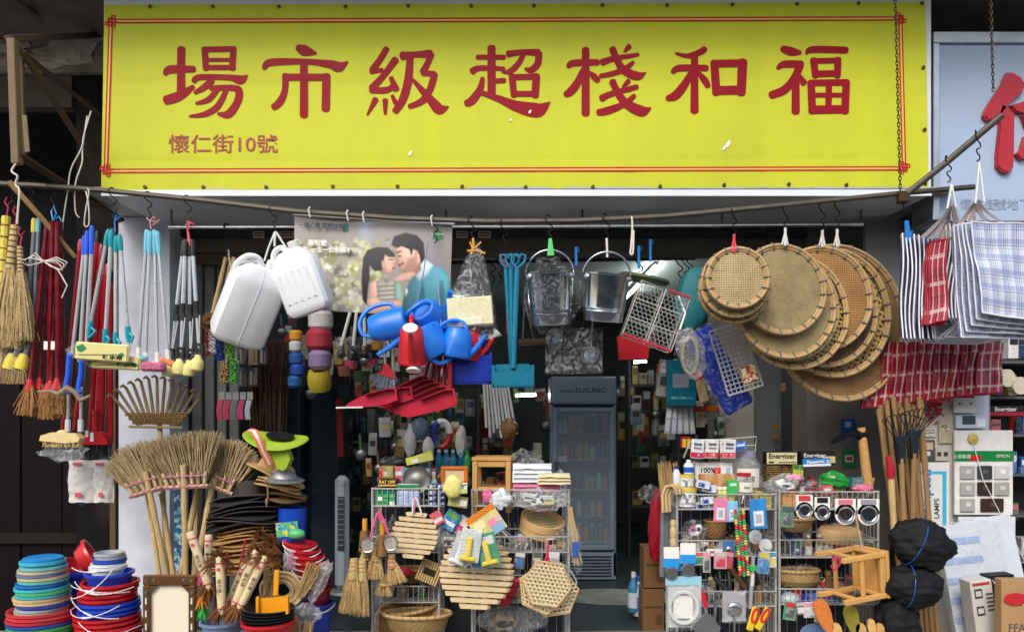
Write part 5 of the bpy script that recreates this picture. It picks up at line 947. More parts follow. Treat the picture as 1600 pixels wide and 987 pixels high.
# bag of cream boxes
t = Th('bagged_boxes', 'clear bag knotted with orange ribbon holding cream boxes', 'bag', 742, 385, 4.66)
b = MB(); b.box((735, 488, 0), (70, 44, 30), rot(-4), 1.5); t.part('cream_box', b, pm((232, 222, 178), .7, 0, .05, 20, .1, 0, 'cream_card')); b = MB(); b.box((728, 505, -4), (56, 12, 26), rot(-6), 1.5); t.part('cream_box', b, pm((238, 230, 196), .7, 0, .05, 20, .1, 0, 'cream_card2'))
b = MB(); b.lathe([(3, 138), (6, 128), (10, 122), (18, 108), (28, 70), (38, 40), (42, 10), (36, -4), (0, -8)], 26, (735, 520, 0), (.06, -1, 0), .6, lambda i, a: 5*math.sin(5*a+i)+3*math.sin(9*a+2*i)); t.part('clear_bag', b, clear('bag_film', .03, .4), smooth=50)
b = MB(); b.tube([(736, 398), (740, 382), (739, 372)], 2, 5); b.tube([(730, 392), (745, 391), (758, 396)], 1.8, 5); b.tube([(741, 388), (752, 378)], 1.5, 5); b.tube([(739, 388), (734, 378)], 1.5, 5); t.part('orange_ribbon', b, pm((226, 160, 70), .4, name='ribbon'), kind='stuff'); hook(738, 346, 4.74, 'above the bag of cream boxes')
# steel buckets
def steel_bucket(label, cx, cy, r, h, ang, Y, stamp):
    t = Th('steel_bucket', label, 'bucket', cx, cy-h/2-40, Y, 'hanging steel buckets'); R = rot(ang) @ RX(8); C_ = Vector((cx, cy, 0)); b = MB(); ST = metalm((206, 208, 212), .12, .05, .05, 12)
    b.lathe([(0, 0), (r*.84, 0), (r*.86, 2), (r*.885, h*.2), (r*.91, h*.21), (r*.9, h*.24), (r*.93, h*.27), (r*.92, h*.3), (r*1.0, h-3), (r*1.04, h-2), (r*1.04, h), (r*.98, h), (r*.82, 4), (0, 4)], 40); b.xf(R, (0, 0, 0), (0, 0, 0)); b.xf(None, (0, 0, 0), C_+R @ Vector((0, h/2, 0))); t.part('shell', b, ST)
    b = MB(); b.tube([C_+R @ Vector((r*1.04*math.cos(a), -h/2+5-math.sin(a)*r*1.05, -r*.15*math.sin(a))) for a in [PI*k/16 for k in range(17)]], 1.6, 7); t.part('bail', b, STEEL)
    for sx in (-1, 1): b = MB(); b.lathe([(5, 0), (5, 2), (2, 3), (0, 3)], 10, C_+R @ Vector((sx*r*.9, -h/2+7, -r*.48)), (sx*.7, 0, -1)); t.part('ear', b, STEEL)
    if stamp:
        for k, ch in enumerate('五金店'): t.text(ch, cx+2, cy-16+k*13, 10, INK, -r*1.02, 0)
        for k, ch in enumerate('好用'): t.text(ch, cx+15, cy-10+k*13, 8, INK, -r*.98, 0)
    return t
steel_bucket('bright steel bucket stamped with dark characters right of the teal dustpan', 945, 465, 36, 74, 4, 4.62, True); hook(948, 342, 4.74, 'above the stamped steel bucket'); rope('white strap through the stamped steel bucket bail', [(948, 372), (949, 402)], 4.65, 1.8, WHITE)
t = steel_bucket('plain steel bucket in clear wrapping left of the stamped one', 860, 466, 36, 82, -2, 4.66, False); b = MB(); b.ell((862, 462, 0), (46, 58, 44), 24, 16, None, .22, 3, 4); t.part('plastic_wrap', b, FILM, smooth=25); hook(859, 344, 4.74, 'above the plain steel bucket')
b = MB(); b.prism([(855, 400), (857, 373), (862, 373), (866, 399)], -3, 0); one('green_ribbon', 'green ribbon tied above the wrapped steel bucket', 'ribbon', 860, 374, 4.6, b, pm((90, 200, 100), .4, name='green_ribbon'))
for i, (x, y0, y1) in enumerate(((900, 386, 415), (998, 384, 420), (1016, 374, 408))): b = MB(); b.tube([(x, y0), (x+.5, y1)], 2.2, 6); b.tube([(x, y0+4), (x+4, y0+1), (x+5, y0+6), (x, y0+8)], 1.2, 5); one('blue_tape', 'bright blue tape strip, %s of three, hanging behind the steel buckets' % ('leftmost', 'middle', 'rightmost')[i], 'tape', x, y0, 5.3, b, pm((30, 130, 210), .4, name='blue_tape'))
rope('knotted white cord hanging from the pipe right of the stamped bucket', [(987, 338), (988, 355), (986, 385), (985, 396), (989, 394), (990, 360)], 4.72, 1.6)
# kitchen tools in a clear sleeve below the steel buckets
t = Th('utensil_sleeve', 'clear sleeve with steel ladle and wheel below the plain bucket', 'sleeve', 900, 515, 4.78)
b = MB(); b.rect(852, 512, 942, 584, -3, 6, 2); t.part('clear_sleeve', b, clear('sleeve', .02, .3)); b = MB(); b.lathe([(10, 0), (17, 2), (17, 5), (10, 7), (6, 4)], 22, (867, 530, 2), (.3, 0, -1)); t.part('wheel', b, metalm((170, 170, 172), .3)); b = MB(); b.lathe([(0, 0), (10, 1), (14, 6), (13, 6), (9, 2)], 18, (921, 555, 2), (0, 0, -1)); b.tube([(924, 545, 0), (926, 500, 0)], 1.6, 6); t.part('ladle', b, STEEL, kind='stuff')
b = MB(); b.tube([(885, 505, 0), (878, 545, 0), (905, 550, 0), (912, 500, 0)], 1.4, 6); t.part('wire_stand', b, DARKWIRE)
t = Th('folding_trap', 'steel wire frame with brown wooden base behind the teal dustpans', 'trap', 835, 440, 5.1); b = MB(); b.box((832, 534, 0), (44, 8, 26), rot(-3), 1); t.part('wood_base', b, wood((88, 66, 48))); b = MB(); b.tube([(817, 528), (820, 450), (830, 425), (845, 440), (848, 470)], 1.2, 5); b.tube([(820, 470, -4), (834, 530, -4)], 1.2, 5); t.part('wire_arms', b, STEEL, kind='stuff'); b = MB(); b.box((838, 485, -2), (12, 46, 5), rot(-18), 2); t.part('spring_plate', b, metalm((110, 110, 116), .4))
# wire cage
t = Th('wire_cage', 'white wire mesh trap cage with red edges hanging tilted', 'cage', 1025, 430, 4.58); Rg = rot(20); w, h, dp = 80, 88, 30; C_ = Vector((1025, 494, 10)); fr = MB(); me_ = MB(); red = MB()
def cp(x, y, z): return C_+Rg @ Vector((x, y, z))
for z in (-dp/2, dp/2):
    fr.tube([cp(-w/2, -h/2, z), cp(w/2, -h/2, z), cp(w/2, h/2, z), cp(-w/2, h/2, z)], 1.5, 6, True); fr.tube([cp(0, -h/2, z), cp(0, h/2, z)], 1.3, 5); fr.tube([cp(-w/2, -h*.17, z), cp(w/2, -h*.17, z)], 1, 5); fr.tube([cp(-w/2, h*.17, z), cp(w/2, h*.17, z)], 1, 5)
for sx in (-1, 1):
    for sy in (-1, 1): fr.tube([cp(sx*w/2, sy*h/2, -dp/2), cp(sx*w/2, sy*h/2, dp/2)], 1.4, 6)
hx = 4.2
for z in (-dp/2, dp/2):
    for j in range(int(h/(hx*1.5))+1):
        for i in range(int(w/(hx*1.732))+1):
            x = -w/2+i*hx*1.732+(hx*.866 if j % 2 else 0); y = -h/2+j*hx*1.5
            pts = [(x, y-hx), (x+hx*.866, y-hx/2), (x+hx*.866, y+hx/2), (x, y+hx)]; pts = [p for p in pts if abs(p[0]) <= w/2 and abs(p[1]) <= h/2]
            if len(pts) > 1: me_.tube([cp(*p, z) for p in pts], .55, 3, cap=False)
t.part('frame', fr, WIREW, kind='stuff'); t.part('hex_mesh', me_, WIREW, kind='stuff', smooth=0); red.tube([cp(-w/2, h/2, -dp/2-1), cp(w/2, h/2, -dp/2-1)], 2, 5); red.tube([cp(4, -h/2, -dp/2-1), cp(w/2, -h/2, -dp/2-1)], 2, 5); t.part('red_edge', red, pm((190, 50, 70), .4, name='red_tape'), kind='stuff'); b = MB(); b.tube([cp(w*.3, -h/2, 0), cp(w*.5, -h*.2, -20), cp(w*.5, h*.1, -22)], 1.6, 5); t.part('strap', b, WHITE); b = MB(); b.tube([cp(-6, -h*.35, 0), cp(8, 0, 0), cp(2, h*.35, 0)], 1.4, 5); t.part('bait_rod', b, WIREW)
b = MB(); b.prism([(965, 525), (1015, 530), (1013, 560), (968, 562)], 0, 14); one('red_carton', 'red carton hanging behind the lower corner of the wire cage', 'carton', 990, 530, 5.2, b, paper((180, 22, 34)))
b = MB(); b.lathe([(36, 0), (40, 4), (38, 8), (0, 10)], 30, (1006, 440, 0), (.2, -1, -.1)); one('green_pot_lid', 'olive green pot lid behind the wire cage', 'lid', 1006, 440, 5.3, b, pm((84, 96, 62), .5, .3, .1, 20, 0, 0, 'olive_enamel'))
# ------------------------------------------------------------------ bamboo trays
WV1 = weave((214, 196, 146), (140, 114, 70), 330); WV2 = weave((206, 190, 138), (122, 100, 62), 520, 1, 0); WV3 = weave((196, 150, 90), (132, 90, 48), 300); WV4 = weave((176, 138, 86), (110, 78, 44), 330); WVD = weave((120, 90, 62), (70, 48, 32), 400)
RIM = wood((190, 158, 110), .5, (1, 1, 1), .1); LASH = pm((120, 114, 106), .7, 0, .2, 40, .2, 0, 'lashing'); STRIP = wood((196, 170, 112), .55, (1, 1, 1), .1)
def tray(label, cx, cy, r, Y, m, op=0, tx=0, ty=0, n=18, ph=0, rw=2.6):
    t = Th('bamboo_tray', label, 'tray', cx, cy-r, Y, 'round bamboo trays'); R = RX(tx) @ RY(ty); C_ = Vector((cx, cy, 0))
    def put(b, name, mt, kind=None, smooth=35): b.xf(R); b.xf(None, (0, 0, 0), C_); t.part(name, b, mt, None, smooth, kind)
    if op:
        for g, (w, st, a0) in enumerate(((op*.45, op, 25), (op*.45, op, 115))):
            b = MB(); k = -int(r/st)
            while k*st < r:
                if abs(k*st) < r-2:
                    L_ = math.sqrt(r*r-(k*st)**2); b.box((0, k*st, 5+g*.9), (2*L_, w, .7))
                k += 1
            b.xf(rot(a0)); put(b, 'weave', STRIP, 'stuff', 0)
    else:
        b = MB(); b.lathe([(0, 7), (r*.5, 6.6), (r*.85, 5.5), (r*.95, 3), (r, -1)], 48, (0, 0, 0), (0, 0, 1)); put(b, 'weave', m)
    for d, rr, nm in ((-3, r, 'outer_rim'), (3, r-.5, 'outer_rim'), (-1.5, r-rw*1.4, 'inner_rim')):
        b = MB(); q = rw if nm == 'outer_rim' else rw*.7; b.tube([((rr+.6*math.sin(5*a+ph))*math.cos(a), rr*math.sin(a), d+.5*math.sin(3*a+ph)) for a in [2*PI*k/56 for k in range(56)]], q, 7, True); put(b, nm, RIM)
    b = MB()
    for k in range(n):
        a = 2*PI*k/n+ph; b.tube([((r-rw*.6+rr*math.cos(q))*math.cos(a)+0, (r-rw*.6+rr*math.cos(q))*math.sin(a), rr*math.sin(q)) for q, rr in [(2*PI*j/8, rw*2.05) for j in range(8)]], 1.6, 4, True)
    put(b, 'lashing', LASH, 'stuff'); return t
tray('smallest bamboo tray in front, pale close weave', 1152, 434, 47, 4.40, WV1, 0, -4, 3, 16)
tray('second small bamboo tray showing below the smallest', 1148, 443, 52, 4.46, WV1, 0, -4, 3, 16, .2)
tray('third small bamboo tray at the back of the small set', 1146, 451, 53, 4.52, WV4, 0, -4, 3, 16, .4)
tray('fine mesh bamboo sieve, front of the middle set', 1222, 452, 70, 4.62, WV2, 0, -4, -8, 20, .1, 2.8)
tray('fine mesh bamboo sieve, behind the front one in the middle set', 1227, 478, 81, 4.68, WV2, 0, -4, -8, 22, .3, 2.8)
tray('bamboo tray rim pressed against the second fine sieve', 1231, 480, 82, 4.72, WV2, 0, -4, -8, 22, .5, 2.6)
tray('open square weave bamboo tray at the back of the middle set', 1240, 487, 89, 4.78, WV1, 7.5, -4, -8, 22, .0, 2.8)
tray('warm brown close weave tray right of the sieves', 1285, 466, 80, 4.86, WV3, 0, -3, -8, 20, .2, 2.8)
tray('dark inner tray behind the warm brown one', 1287, 482, 90, 4.92, WVD, 0, -3, -10, 22, .4, 2.8)
tray('large open weave bamboo tray near the back right', 1300, 488, 100, 4.98, WV1, 8.5, -3, -12, 24, .1, 3)
tray('largest bamboo tray at the very back, light brown close weave', 1312, 504, 121, 5.06, WV4, 0, -3, -16, 26, .3, 3)
for i, (x, y0, c, nm) in enumerate(((1147, 388, (230, 70, 100), 'pink ribbon above the small trays'), (1227, 378, (226, 226, 220), 'white straps above the fine sieves'), (1285, 380, (226, 220, 216), 'white strings above the warm brown tray'), (1308, 380, (230, 230, 226), 'white strap pair above the largest tray'))):
    b = MB(); b.tube([(x, y0+6), (x, y0-22)], 2, 5); b.tube([(x-5, y0+4), (x, y0-16)], 1.3, 5); b.tube([(x+4, y0+4), (x, y0-16)], 1.3, 5); one('tray_strap', nm, 'strap', x, y0, (4.4, 4.6, 4.85, 5.0)[i], b, pm(c, .5, name='strap_tape'), kind='stuff'); hook(x, (330, 326, 322, 318)[i]+4, 4.75, 'above the '+('small trays', 'fine sieves', 'warm brown tray', 'largest tray')[i])
# tools left of the trays
t = Th('grid_rack', 'white wire grid panel hanging tilted with a printed tag', 'grid', 1128, 505, 4.85); Rg = rot(-17); C_ = Vector((1150, 560, 0)); b = MB()
for i in range(9): x = -28+i*7; b.tube([C_+Rg @ Vector((x, -52, 0)), C_+Rg @ Vector((x, 52, 0))], .9 if 0 < i < 8 else 1.6, 5)
for i in range(15): y = -52+i*7.43; b.tube([C_+Rg @ Vector((-28, y, -1)), C_+Rg @ Vector((28, y, -1))], .9 if 0 < i < 14 else 1.6, 5)
t.part('wire_grid', b, WIREW, kind='stuff'); b = MB(); b.box(C_+Rg @ Vector((12, 28, -3)), (24, 26, .8), Rg); t.part('printed_tag', b, mosaic([(190, 60, 50), (220, 190, 130), (150, 90, 50), (230, 220, 200)], 50))
t = Th('blue_tray', 'deep blue plastic tray in clear film left of the white grid', 'tray', 1120, 505, 5.05); Rg = rot(-30); b = MB(); b.box((1122, 578, 0), (48, 140, 10), Rg, 4); t.part('tray', b, pm((16, 44, 150), .3, 0, .1, 10, 0, 0, 'blue_tray')); b = MB(); b.box((1122, 580, 0), (56, 150, 16), Rg, 6); t.part('film', b, FILM)
t = Th('net_colander', 'teal net colander in a bag left of the small trays', 'colander', 1078, 420, 5.2); b = MB(); b.ell((1082, 470, 0), (28, 52, 18), 18, 12, rot(8), .1, 3, 3); t.part('net', b, pm((22, 110, 116), .6, 0, .3, 70, .8, 0, 'teal_net')); b = MB(); b.tube([(1090, 424), (1108, 414), (1104, 430)], 1.4, 5); t.part('handle', b, WIREW)
t = Th('ring_bag', 'clear hazy bag with pale ring hanging below the cage', 'bag', 1080, 490, 5.0); b = MB(); b.ell((1080, 550, 0), (22, 42, 10), 16, 10, rot(-18), .25, 2, 8); t.part('film', b, HAZY, smooth=30); b = MB(); b.tube([(1078+20*math.cos(a)*.6, 555+28*math.sin(a), 0) for a in [2*PI*k/20 for k in range(20)]], 3, 6, True); t.part('ring', b, pm((176, 160, 130), .5, name='pale_ring'))
# ------------------------------------------------------------------ plaid bags
PLW = plaid((212, 218, 236), [(0, 6, .0, .32, (128, 142, 190), .55), (1, 6, .0, .32, (120, 134, 184), .5), (0, 6, .38, .43, (40, 48, 80), .8), (0, 6, .52, .56, (40, 48, 80), .8), (1, 6, .40, .45, (50, 56, 90), .7), (0, 6, .7, .73, (70, 70, 90), .6), (1, 3, .8, .83, (170, 150, 90), .5)], 'white_plaid')
PLR = plaid((176, 50, 72), [(0, 3, .0, .4, (140, 10, 34), .8), (1, 3, .0, .35, (130, 14, 34), .6), (0, 3, .5, .66, (226, 214, 206), .7), (1, 3, .5, .64, (222, 206, 200), .6), (0, 5, .68, .71, (30, 30, 50), .8), (1, 4, .72, .75, (30, 30, 50), .7), (0, 5, .84, .86, (230, 220, 210), .6)], 'red_plaid')
PLD = plaid((58, 58, 74), [(0, 3, .1, .25, (214, 208, 200), .8), (1, 14, .0, .3, (190, 150, 120), .7), (1, 14, .5, .7, (200, 204, 220), .7)], 'dark_plaid'); PIPING = pm((232, 234, 242), .5, 0, .06, 30, 0, 0, 'white_piping'); RPIP = pm((170, 20, 40), .5, 0, .08, 30, 0, 0, 'red_piping')
def plaid_bag(label, q, Y, m, pip, group, seed, wav=2.0, dd=(0, 0, 0, 0), fold=0, edges=(0, 1, 2, 3)):
    """q: top left, top right, bottom right, bottom left"""
    t = Th('plaid_bag', label, 'bag', (q[0][0]+q[1][0])/2, q[0][1], Y, group)
    def fn(u, v):
        x = (q[0][0]*(1-u)+q[1][0]*u)*(1-v)+(q[3][0]*(1-u)+q[2][0]*u)*v; y = (q[0][1]*(1-u)+q[1][1]*u)*(1-v)+(q[3][1]*(1-u)+q[2][1]*u)*v; d = (dd[0]*(1-u)+dd[1]*u)*(1-v)+(dd[3]*(1-u)+dd[2]*u)*v
        nz = noise.noise(Vector((u*2.5+seed, v*4, seed*1.7))); return (x+fold*math.sin(v*PI*2)*.6+nz*wav*.6, y+nz*.8, d+wav*1.6*math.sin(v*7+seed)*.5+wav*nz*2)
    b = MB(); b.grid(fn, 12, 20); s = t.part('panel', b, m, smooth=80)
    es = [[fn(k/12, 0) for k in range(13)], [fn(1, k/20) for k in range(21)], [fn(k/12, 1) for k in range(13)], [fn(0, k/20) for k in range(21)]]
    for i in edges: b = MB(); b.tube(es[i], 1.3, 5); t.part('piping', b, pip, s)
    b = MB(); b.grid(lambda u, v: tuple(Vector(fn(u, 1-v))+Vector((.6, .4, 7+3*math.sin(v*3)))), 8, 8); t.part('back_panel', b, m, smooth=80); return t
G1 = 'white plaid bags bunched on the hooks'; rg = random.Random(9)
for i in range(5): 
    o_ = i*4; plaid_bag('white plaid bag facing the street at the right edge, %s layer' % (['front']+ordn[1:])[i], [(1518-o_*1.8, 346+o_*.4), (1640-o_, 352), (1642-o_, 505+o_*1.6), (1536-o_*2.2, 488+o_*2.4)], 4.42+i*.04, PLW, PIPING, G1, i, 3)
for i in range(6): 
    x = 1507-i*6; plaid_bag('white plaid bag seen edge on beside the front ones, %s of six' % (['nearest']+ordn[1:])[i], [(x-6, 345+i*2), (x+16, 342+i*2), (x+12+rg.uniform(-2, 2), 500+rg.uniform(0, 8)), (x-12, 496)], 4.6+i*.012, PLW, PIPING, G1, 20+i, 2, (0, 26, 26, 0), 5, (0, 2, 3))
for i in range(9):
    x = 1470-i*6.6; plaid_bag('white plaid bag edge in the left bunch, %s from the right' % (['first']+ordn[1:])[i], [(x-8, 368+rg.uniform(-3, 5)), (x+14, 366+rg.uniform(-3, 5)), (x+15+rg.uniform(-2, 3), 531+rg.uniform(-3, 4)), (x-7+rg.uniform(-2, 2), 528)], 4.7-i*.006, PLW, PIPING, G1, 40+i, 2, (0, 30, 30, 0), 5-i*.3, (0, 2, 3))
for i in range(3): plaid_bag('red plaid bag edge squeezed between the white bunches, %s' % ('front', 'middle', 'rear')[i], [(1468-i*3, 374), (1481-i*2, 374), (1478-i*2, 500+i*4), (1458-i*4, 505)], 4.55+i*.02, PLR, RPIP, 'red plaid bags', 60+i, 1.2, (20, 0, 0, 20), -5)
for i in range(4): plaid_bag('white plaid bag drooping at the bottom right of the bunch, %s' % ('top', 'second', 'third', 'lowest')[i], [(1500-i*6, 500+i*5), (1600, 508+i*5), (1566-i*10, 527+i*3), (1488-i*10, 524+i*3)], 4.66+i*.03, PLW, PIPING, G1, 70+i, 1, (0, 0, 20, 20))
for i in range(14):
    x = 1352+i*13.5; plaid_bag('red plaid bag hanging below the white bunch, %s from the left' % ORD[i], [(x+4, 534+rg.uniform(-3, 3)), (x+46, 534), (x+44+rg.uniform(-4, 4), 633-i*1.6+rg.uniform(-3, 5)), (x-6+rg.uniform(-2, 2), 637-i*1.7)], 5.14-i*.008, PLR, RPIP, 'red plaid bags', 80+i, 2.2, (0, 9, 9, 0), 0, (2, 3))
def strap_fan(label, hx, hy, xs, y1, Y, seed):
    t = Th('bag_straps', label, 'straps', hx, hy, Y); rg = random.Random(seed)
    for i, x in enumerate(xs):
        b = MB(); z = rg.uniform(-6, 12); b.grid(lambda u, v: (hx+(x-hx)*v**1.3+(u-.5)*(5+5*v), hy+(y1-hy)*v, z+6*math.sin(v*3)), 2, 10); t.part('strap', b, PLD, smooth=60)
strap_fan('dark plaid carrying straps gathered above the left white bunch', 1487, 322, [1440, 1452, 1462, 1474, 1490, 1502, 1512], 372, 4.6, 3); strap_fan('dark plaid carrying straps gathered above the front white bags', 1530, 312, [1506, 1516, 1528, 1544, 1560, 1574], 350, 4.5, 2.8)
for i, (x0, y0, x1, y1, nm) in enumerate(((1487, 288, 1486, 326, 'left'), (1530, 254, 1530, 318, 'right'))): b = MB(); b.tube([(x0, y0), (x1-6, y1)], 1.8, 5); b.tube([(x0, y0), (x1+8, y1-2)], 1.8, 5); one('white_loop', 'white string loop above the %s bunch of plaid bags' % nm, 'string', x0, y0, 4.5, b, WHITE)
hook(1482, 252, 4.6, 'on the slanted pipe above the left plaid bags', 1.0); hook(1528, 214, 4.5, 'on the slanted pipe above the front plaid bags', 1.15)
b = MB(); b.prism([(1414, 378), (1413, 345), (1419, 345), (1421, 362), (1426, 360), (1420, 378)], -2, 0); one('blue_clip', 'bright blue plastic strip above the left plaid bunch', 'strip', 1416, 345, 4.68, b, pm((20, 120, 200), .4, name='blue_strip'))
# ------------------------------------------------------------------ right hand wall
N_ = Th('electrical_shop', 'pale panelled front of the neighbouring electrical shop at right', 'building', 1510, 990, 5.3); CRW = pm((206, 200, 188), .7, 0, .06, 10, .1, 0, 'cream_wall', dirt=.25)
b = MB(); b.rect(1424, 560, 1490, 1040, 0, 30); N_.part('wall_panel', b, CRW, smooth=0); b = MB(); b.rect(1490.3, 600, 1546, 1040, 2, 30); N_.part('wall_panel', b, pm((196, 204, 216), .5, 0, .05, 8, 0, 0, 'blue_white_panel', dirt=.12), smooth=0)
b = MB(); b.rect(1440, 345, 2100, 372, 40, 70); N_.part('sign_soffit', b, pm((150, 152, 154), .6, name='grey_trim'), smooth=0)
b = MB(); b.rect(1380, 330, 1470, 620, 60, 70); N_.part('corner_panel', b, pm((120, 124, 126), .6, 0, .1, 6, 0, 0, 'grey_corner', dirt=.3), smooth=0); b = MB(); b.rect(1546, 360, 2100, 1040, 170, 180); N_.part('back_wall', b, pm((70, 72, 76), .8, 0, .2, 6, .1, 0, 'dark_back'), smooth=0)
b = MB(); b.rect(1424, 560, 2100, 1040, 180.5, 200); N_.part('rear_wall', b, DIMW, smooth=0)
for y in (560, 618, 680, 745, 812, 880): b = MB(); b.rect(1548, y, 1900, y+4, 60, 168); N_.part('shelf', b, pm((90, 90, 92), .5, name='dark_shelf'), smooth=0)
b = MB(); b.rect(1546.3, 600, 1549, 1040, 3, 165); N_.part('side_panel', b, pm((140, 142, 144), .5, name='side_panel'), smooth=0)
b = MB(); b.rect(1350, 360, 1408, 560, 0, 3); one('blue_notice', 'faded blue printed notice behind the largest tray', 'notice', 1375, 560, 5.75, b, mosaic([(70, 96, 120), (110, 130, 146), (60, 76, 96), (150, 160, 168)], 14, 'faded_notice'))
PLAIN = ('wall_socket', 'blister_pack', 'key_switch', 'wall_plate', 'emblem_board', 'lamp_sign', 'sticker', 'brown_carton', 'appliance_carton', 'black_carton', 'battery_box', 'battery_card', 'battery_pack', 'price_card', 'wooden_tag', 'soap_card')
def carton(label, x0, y0, x1, y1, Y, dp, c, art=(), txt=(), name='box', cat='box', ang=0, bev=.8, group=None, yaw=0, mat=None, tx=0):
    t = Th(name, label, cat, (x0+x1)/2, y1, Y, group); cx, cy = (x0+x1)/2, (y0+y1)/2; R = rot(ang) @ RY(yaw) @ RX(tx); C_ = Vector((cx, cy, dp/2)); b = MB(); b.box(C_, (x1-x0, y1-y0, dp), R, bev); hs = int(x0*7+y0*3) % 11; o = t.part('body', b, mat or (paper(c) if name in PLAIN else printed(c, None, hs)))
    for i, (u0, v0, u1, v1, pc_) in enumerate(art):
        b = MB(); p = C_+R @ Vector((((u0+u1)/2-.5)*(x1-x0), ((v0+v1)/2-.5)*(y1-y0), -dp/2-.35-.12*i)); b.box(p, ((u1-u0)*(x1-x0), (v1-v0)*(y1-y0), .4), R); t.part('print_panel', b, pc_ if not isinstance(pc_, tuple) else (paper(pc_) if name in PLAIN or i % 2 else printed(pc_, None, (hs+i) % 7)), o)
    for s, u, v, sz, tcol, *rest in txt:
        p = C_+R @ Vector(((u-.5)*(x1-x0), (v-.5)*(y1-y0), -dp/2-.8-.12*len(art))); t.text(s, p.x, p.y, sz, paper(tcol), p.z, ang+(rest[0] if rest else 0), o, rest[1] if len(rest) > 1 else 1, bold=sz*.02)
    return t
t = Th('red_papercut', 'red cut paper character pasted on the cream wall', 'decoration', 1450, 665, 5.28); t.text('發', 1452, 645, 48, REDP, 0, -12, bold=1.2, name='character')
carton('white double wall socket above the switch display', 1490, 622, 1526, 645, 5.27, 4, (214, 212, 204), [(.2, .3, .3, .45, (120, 120, 120)), (.7, .3, .8, .45, (120, 120, 120)), (.44, .2, .56, .4, (250, 250, 250))], (), 'wall_socket', 'socket')
carton('clear blister with grey switch under the double socket', 1494, 648, 1542, 669, 5.26, 6, (190, 200, 216), [(.2, .05, .62, .7, (70, 72, 82)), (.66, .3, .95, .9, (226, 230, 236))], (), 'blister_pack', 'pack')
carton('grey metal key switch box on the cream wall', 1439, 687, 1461, 723, 5.26, 8, (120, 122, 122), [(.2, .1, .85, .42, (200, 180, 150)), (.35, .5, .65, .68, (220, 220, 220))], (), 'key_switch', 'switch', mat=metalm((130, 132, 130), .4)); carton('beige wall plate with two dark sockets beside the key switch', 1462, 698, 1483, 720, 5.26, 5, (190, 184, 170), [(.12, .35, .4, .65, (60, 60, 60)), (.6, .35, .88, .65, (60, 60, 60))], (), 'wall_plate', 'plate')
carton('small printed notice above the key switch', 1440, 668, 1462, 682, 5.28, .6, (216, 212, 200), [(.1, .2, .9, .3, (120, 110, 100)), (.1, .5, .9, .6, (120, 110, 100))], (), 'notice', 'notice'); carton('tan stained notice with seal marks on the cream wall', 1467, 655, 1488, 692, 5.28, .6, (196, 186, 160), [(.2, .2, .8, .5, mosaic([(196, 186, 160), (140, 120, 90), (206, 200, 180)], 70))], (), 'notice', 'notice')
SW = Th('switch_display', 'white display board with nine wall switches and green header', 'display board', 1537, 805, 5.24); b = MB(); b.rect(1492, 672, 1583, 804, 0, 5, .8); bd = SW.part('board', b, WHITE); b = MB(); b.rect(1491.5, 704, 1583.5, 720, -1, -.2); SW.part('green_header', b, paper((20, 130, 60)), bd); b = MB(); b.rect(1514, 711, 1532, 719, -1.8, -1.2); SW.part('red_seal', b, REDP, bd); SW.text('上億集團', 1502, 713, 7, WPAP, -2, 0, bd); SW.text('SIMON', 1566, 712, 7, WPAP, -2, 0, bd)
b = MB(); b.lathe([(0, 0), (8, 0), (8, 4), (0, 6)], 14, (1519, 685, 0), (0, 0, -1)); SW.part('lamp_holder', b, pm((190, 170, 90), .4, name='brass_bulb')); b = MB(); b.tube([(1519, 692, -3), (1534, 750, -4), (1600, 878, -4)], .8, 5); SW.part('white_cord', b, WHITE)
for r_ in range(3):
    for c_ in range(3):
        if r_ == 2 and c_ == 2: continue
        x = 1499+c_*27; y = 727+r_*25.5; x2 = x+23; 
        if r_ == 2 and c_ == 1: x, x2 = 1531, 1567
        cc = ((186, 184, 180), (70, 70, 74), (226, 226, 224), (190, 186, 180), (62, 46, 40), (186, 182, 178), (188, 186, 180), (70, 50, 38))[r_*3+c_]; b = MB(); b.rect(x, y, x2, y+21, -3.5, -.1, 1.2); s = SW.part('switch_plate', b, pm(cc, .35, .3, .06, 20, 0, 0, 'switch_face')); b = MB(); b.rect((x+x2)/2-4, y+6, (x+x2)/2+4, y+13, -4.4, -3.6, .5); SW.part('rocker', b, pm(tuple(min(255, q+22) for q in cc), .35, name='rocker'), s)
carton('lower white board with small blue emblems below the switches', 1498, 807, 1587, 853, 5.25, 4, (216, 220, 222), [(.3, .45, .42, .7, (120, 190, 200)), (.88, .45, .97, .7, (190, 200, 214))], [('NBF', .62, .5, 6, (230, 236, 240))], 'emblem_board', 'board')
b = MB(); b.lathe([(0, 1), (7, 1), (7, 0)], 18, (1552.5, 829, -1), (0, 0, -1)); one('round_emblem', 'round blue emblem on the lower white board', 'emblem', 1552, 836, 5.245, b, paper((24, 90, 150)))
t = carton('white lamp advertising board with cyan frame and sideways lettering', 1430, 722, 1484, 838, 5.22, 3, (222, 222, 218), [(.16, .12, .9, .9, (64, 176, 214)), (.16, .16, .78, .86, (222, 222, 218))], [('Crompton', .32, .5, 21, (20, 120, 180), -90, 1.05), ('LAMPS', .62, .62, 11, (50, 60, 70), -90)], 'lamp_sign', 'sign')
t = Th('ceiling_panel_stack', 'white and blue striped sheets in film leaning against the wall', 'panels', 1530, 1000, 4.95)
for i in range(3): b = MB(); R = rot(-6-i) @ RX(-8); b.box((1512+i*32, 915-i*6, i*6), (62, 190, 4), R, .8); s = t.part('sheet', b, pm((206, 212, 220), .25, 0, .06, 8, .1, 0, 'pvc_sheet')); 
for i in range(6): b = MB(); R = rot(-6) @ RX(-8); b.box(Vector((1512, 915, 0))+R @ Vector((0, -70+i*30, -3)), (60, 10, .6), R); t.part('blue_stripe', b, paper((150, 172, 214)))
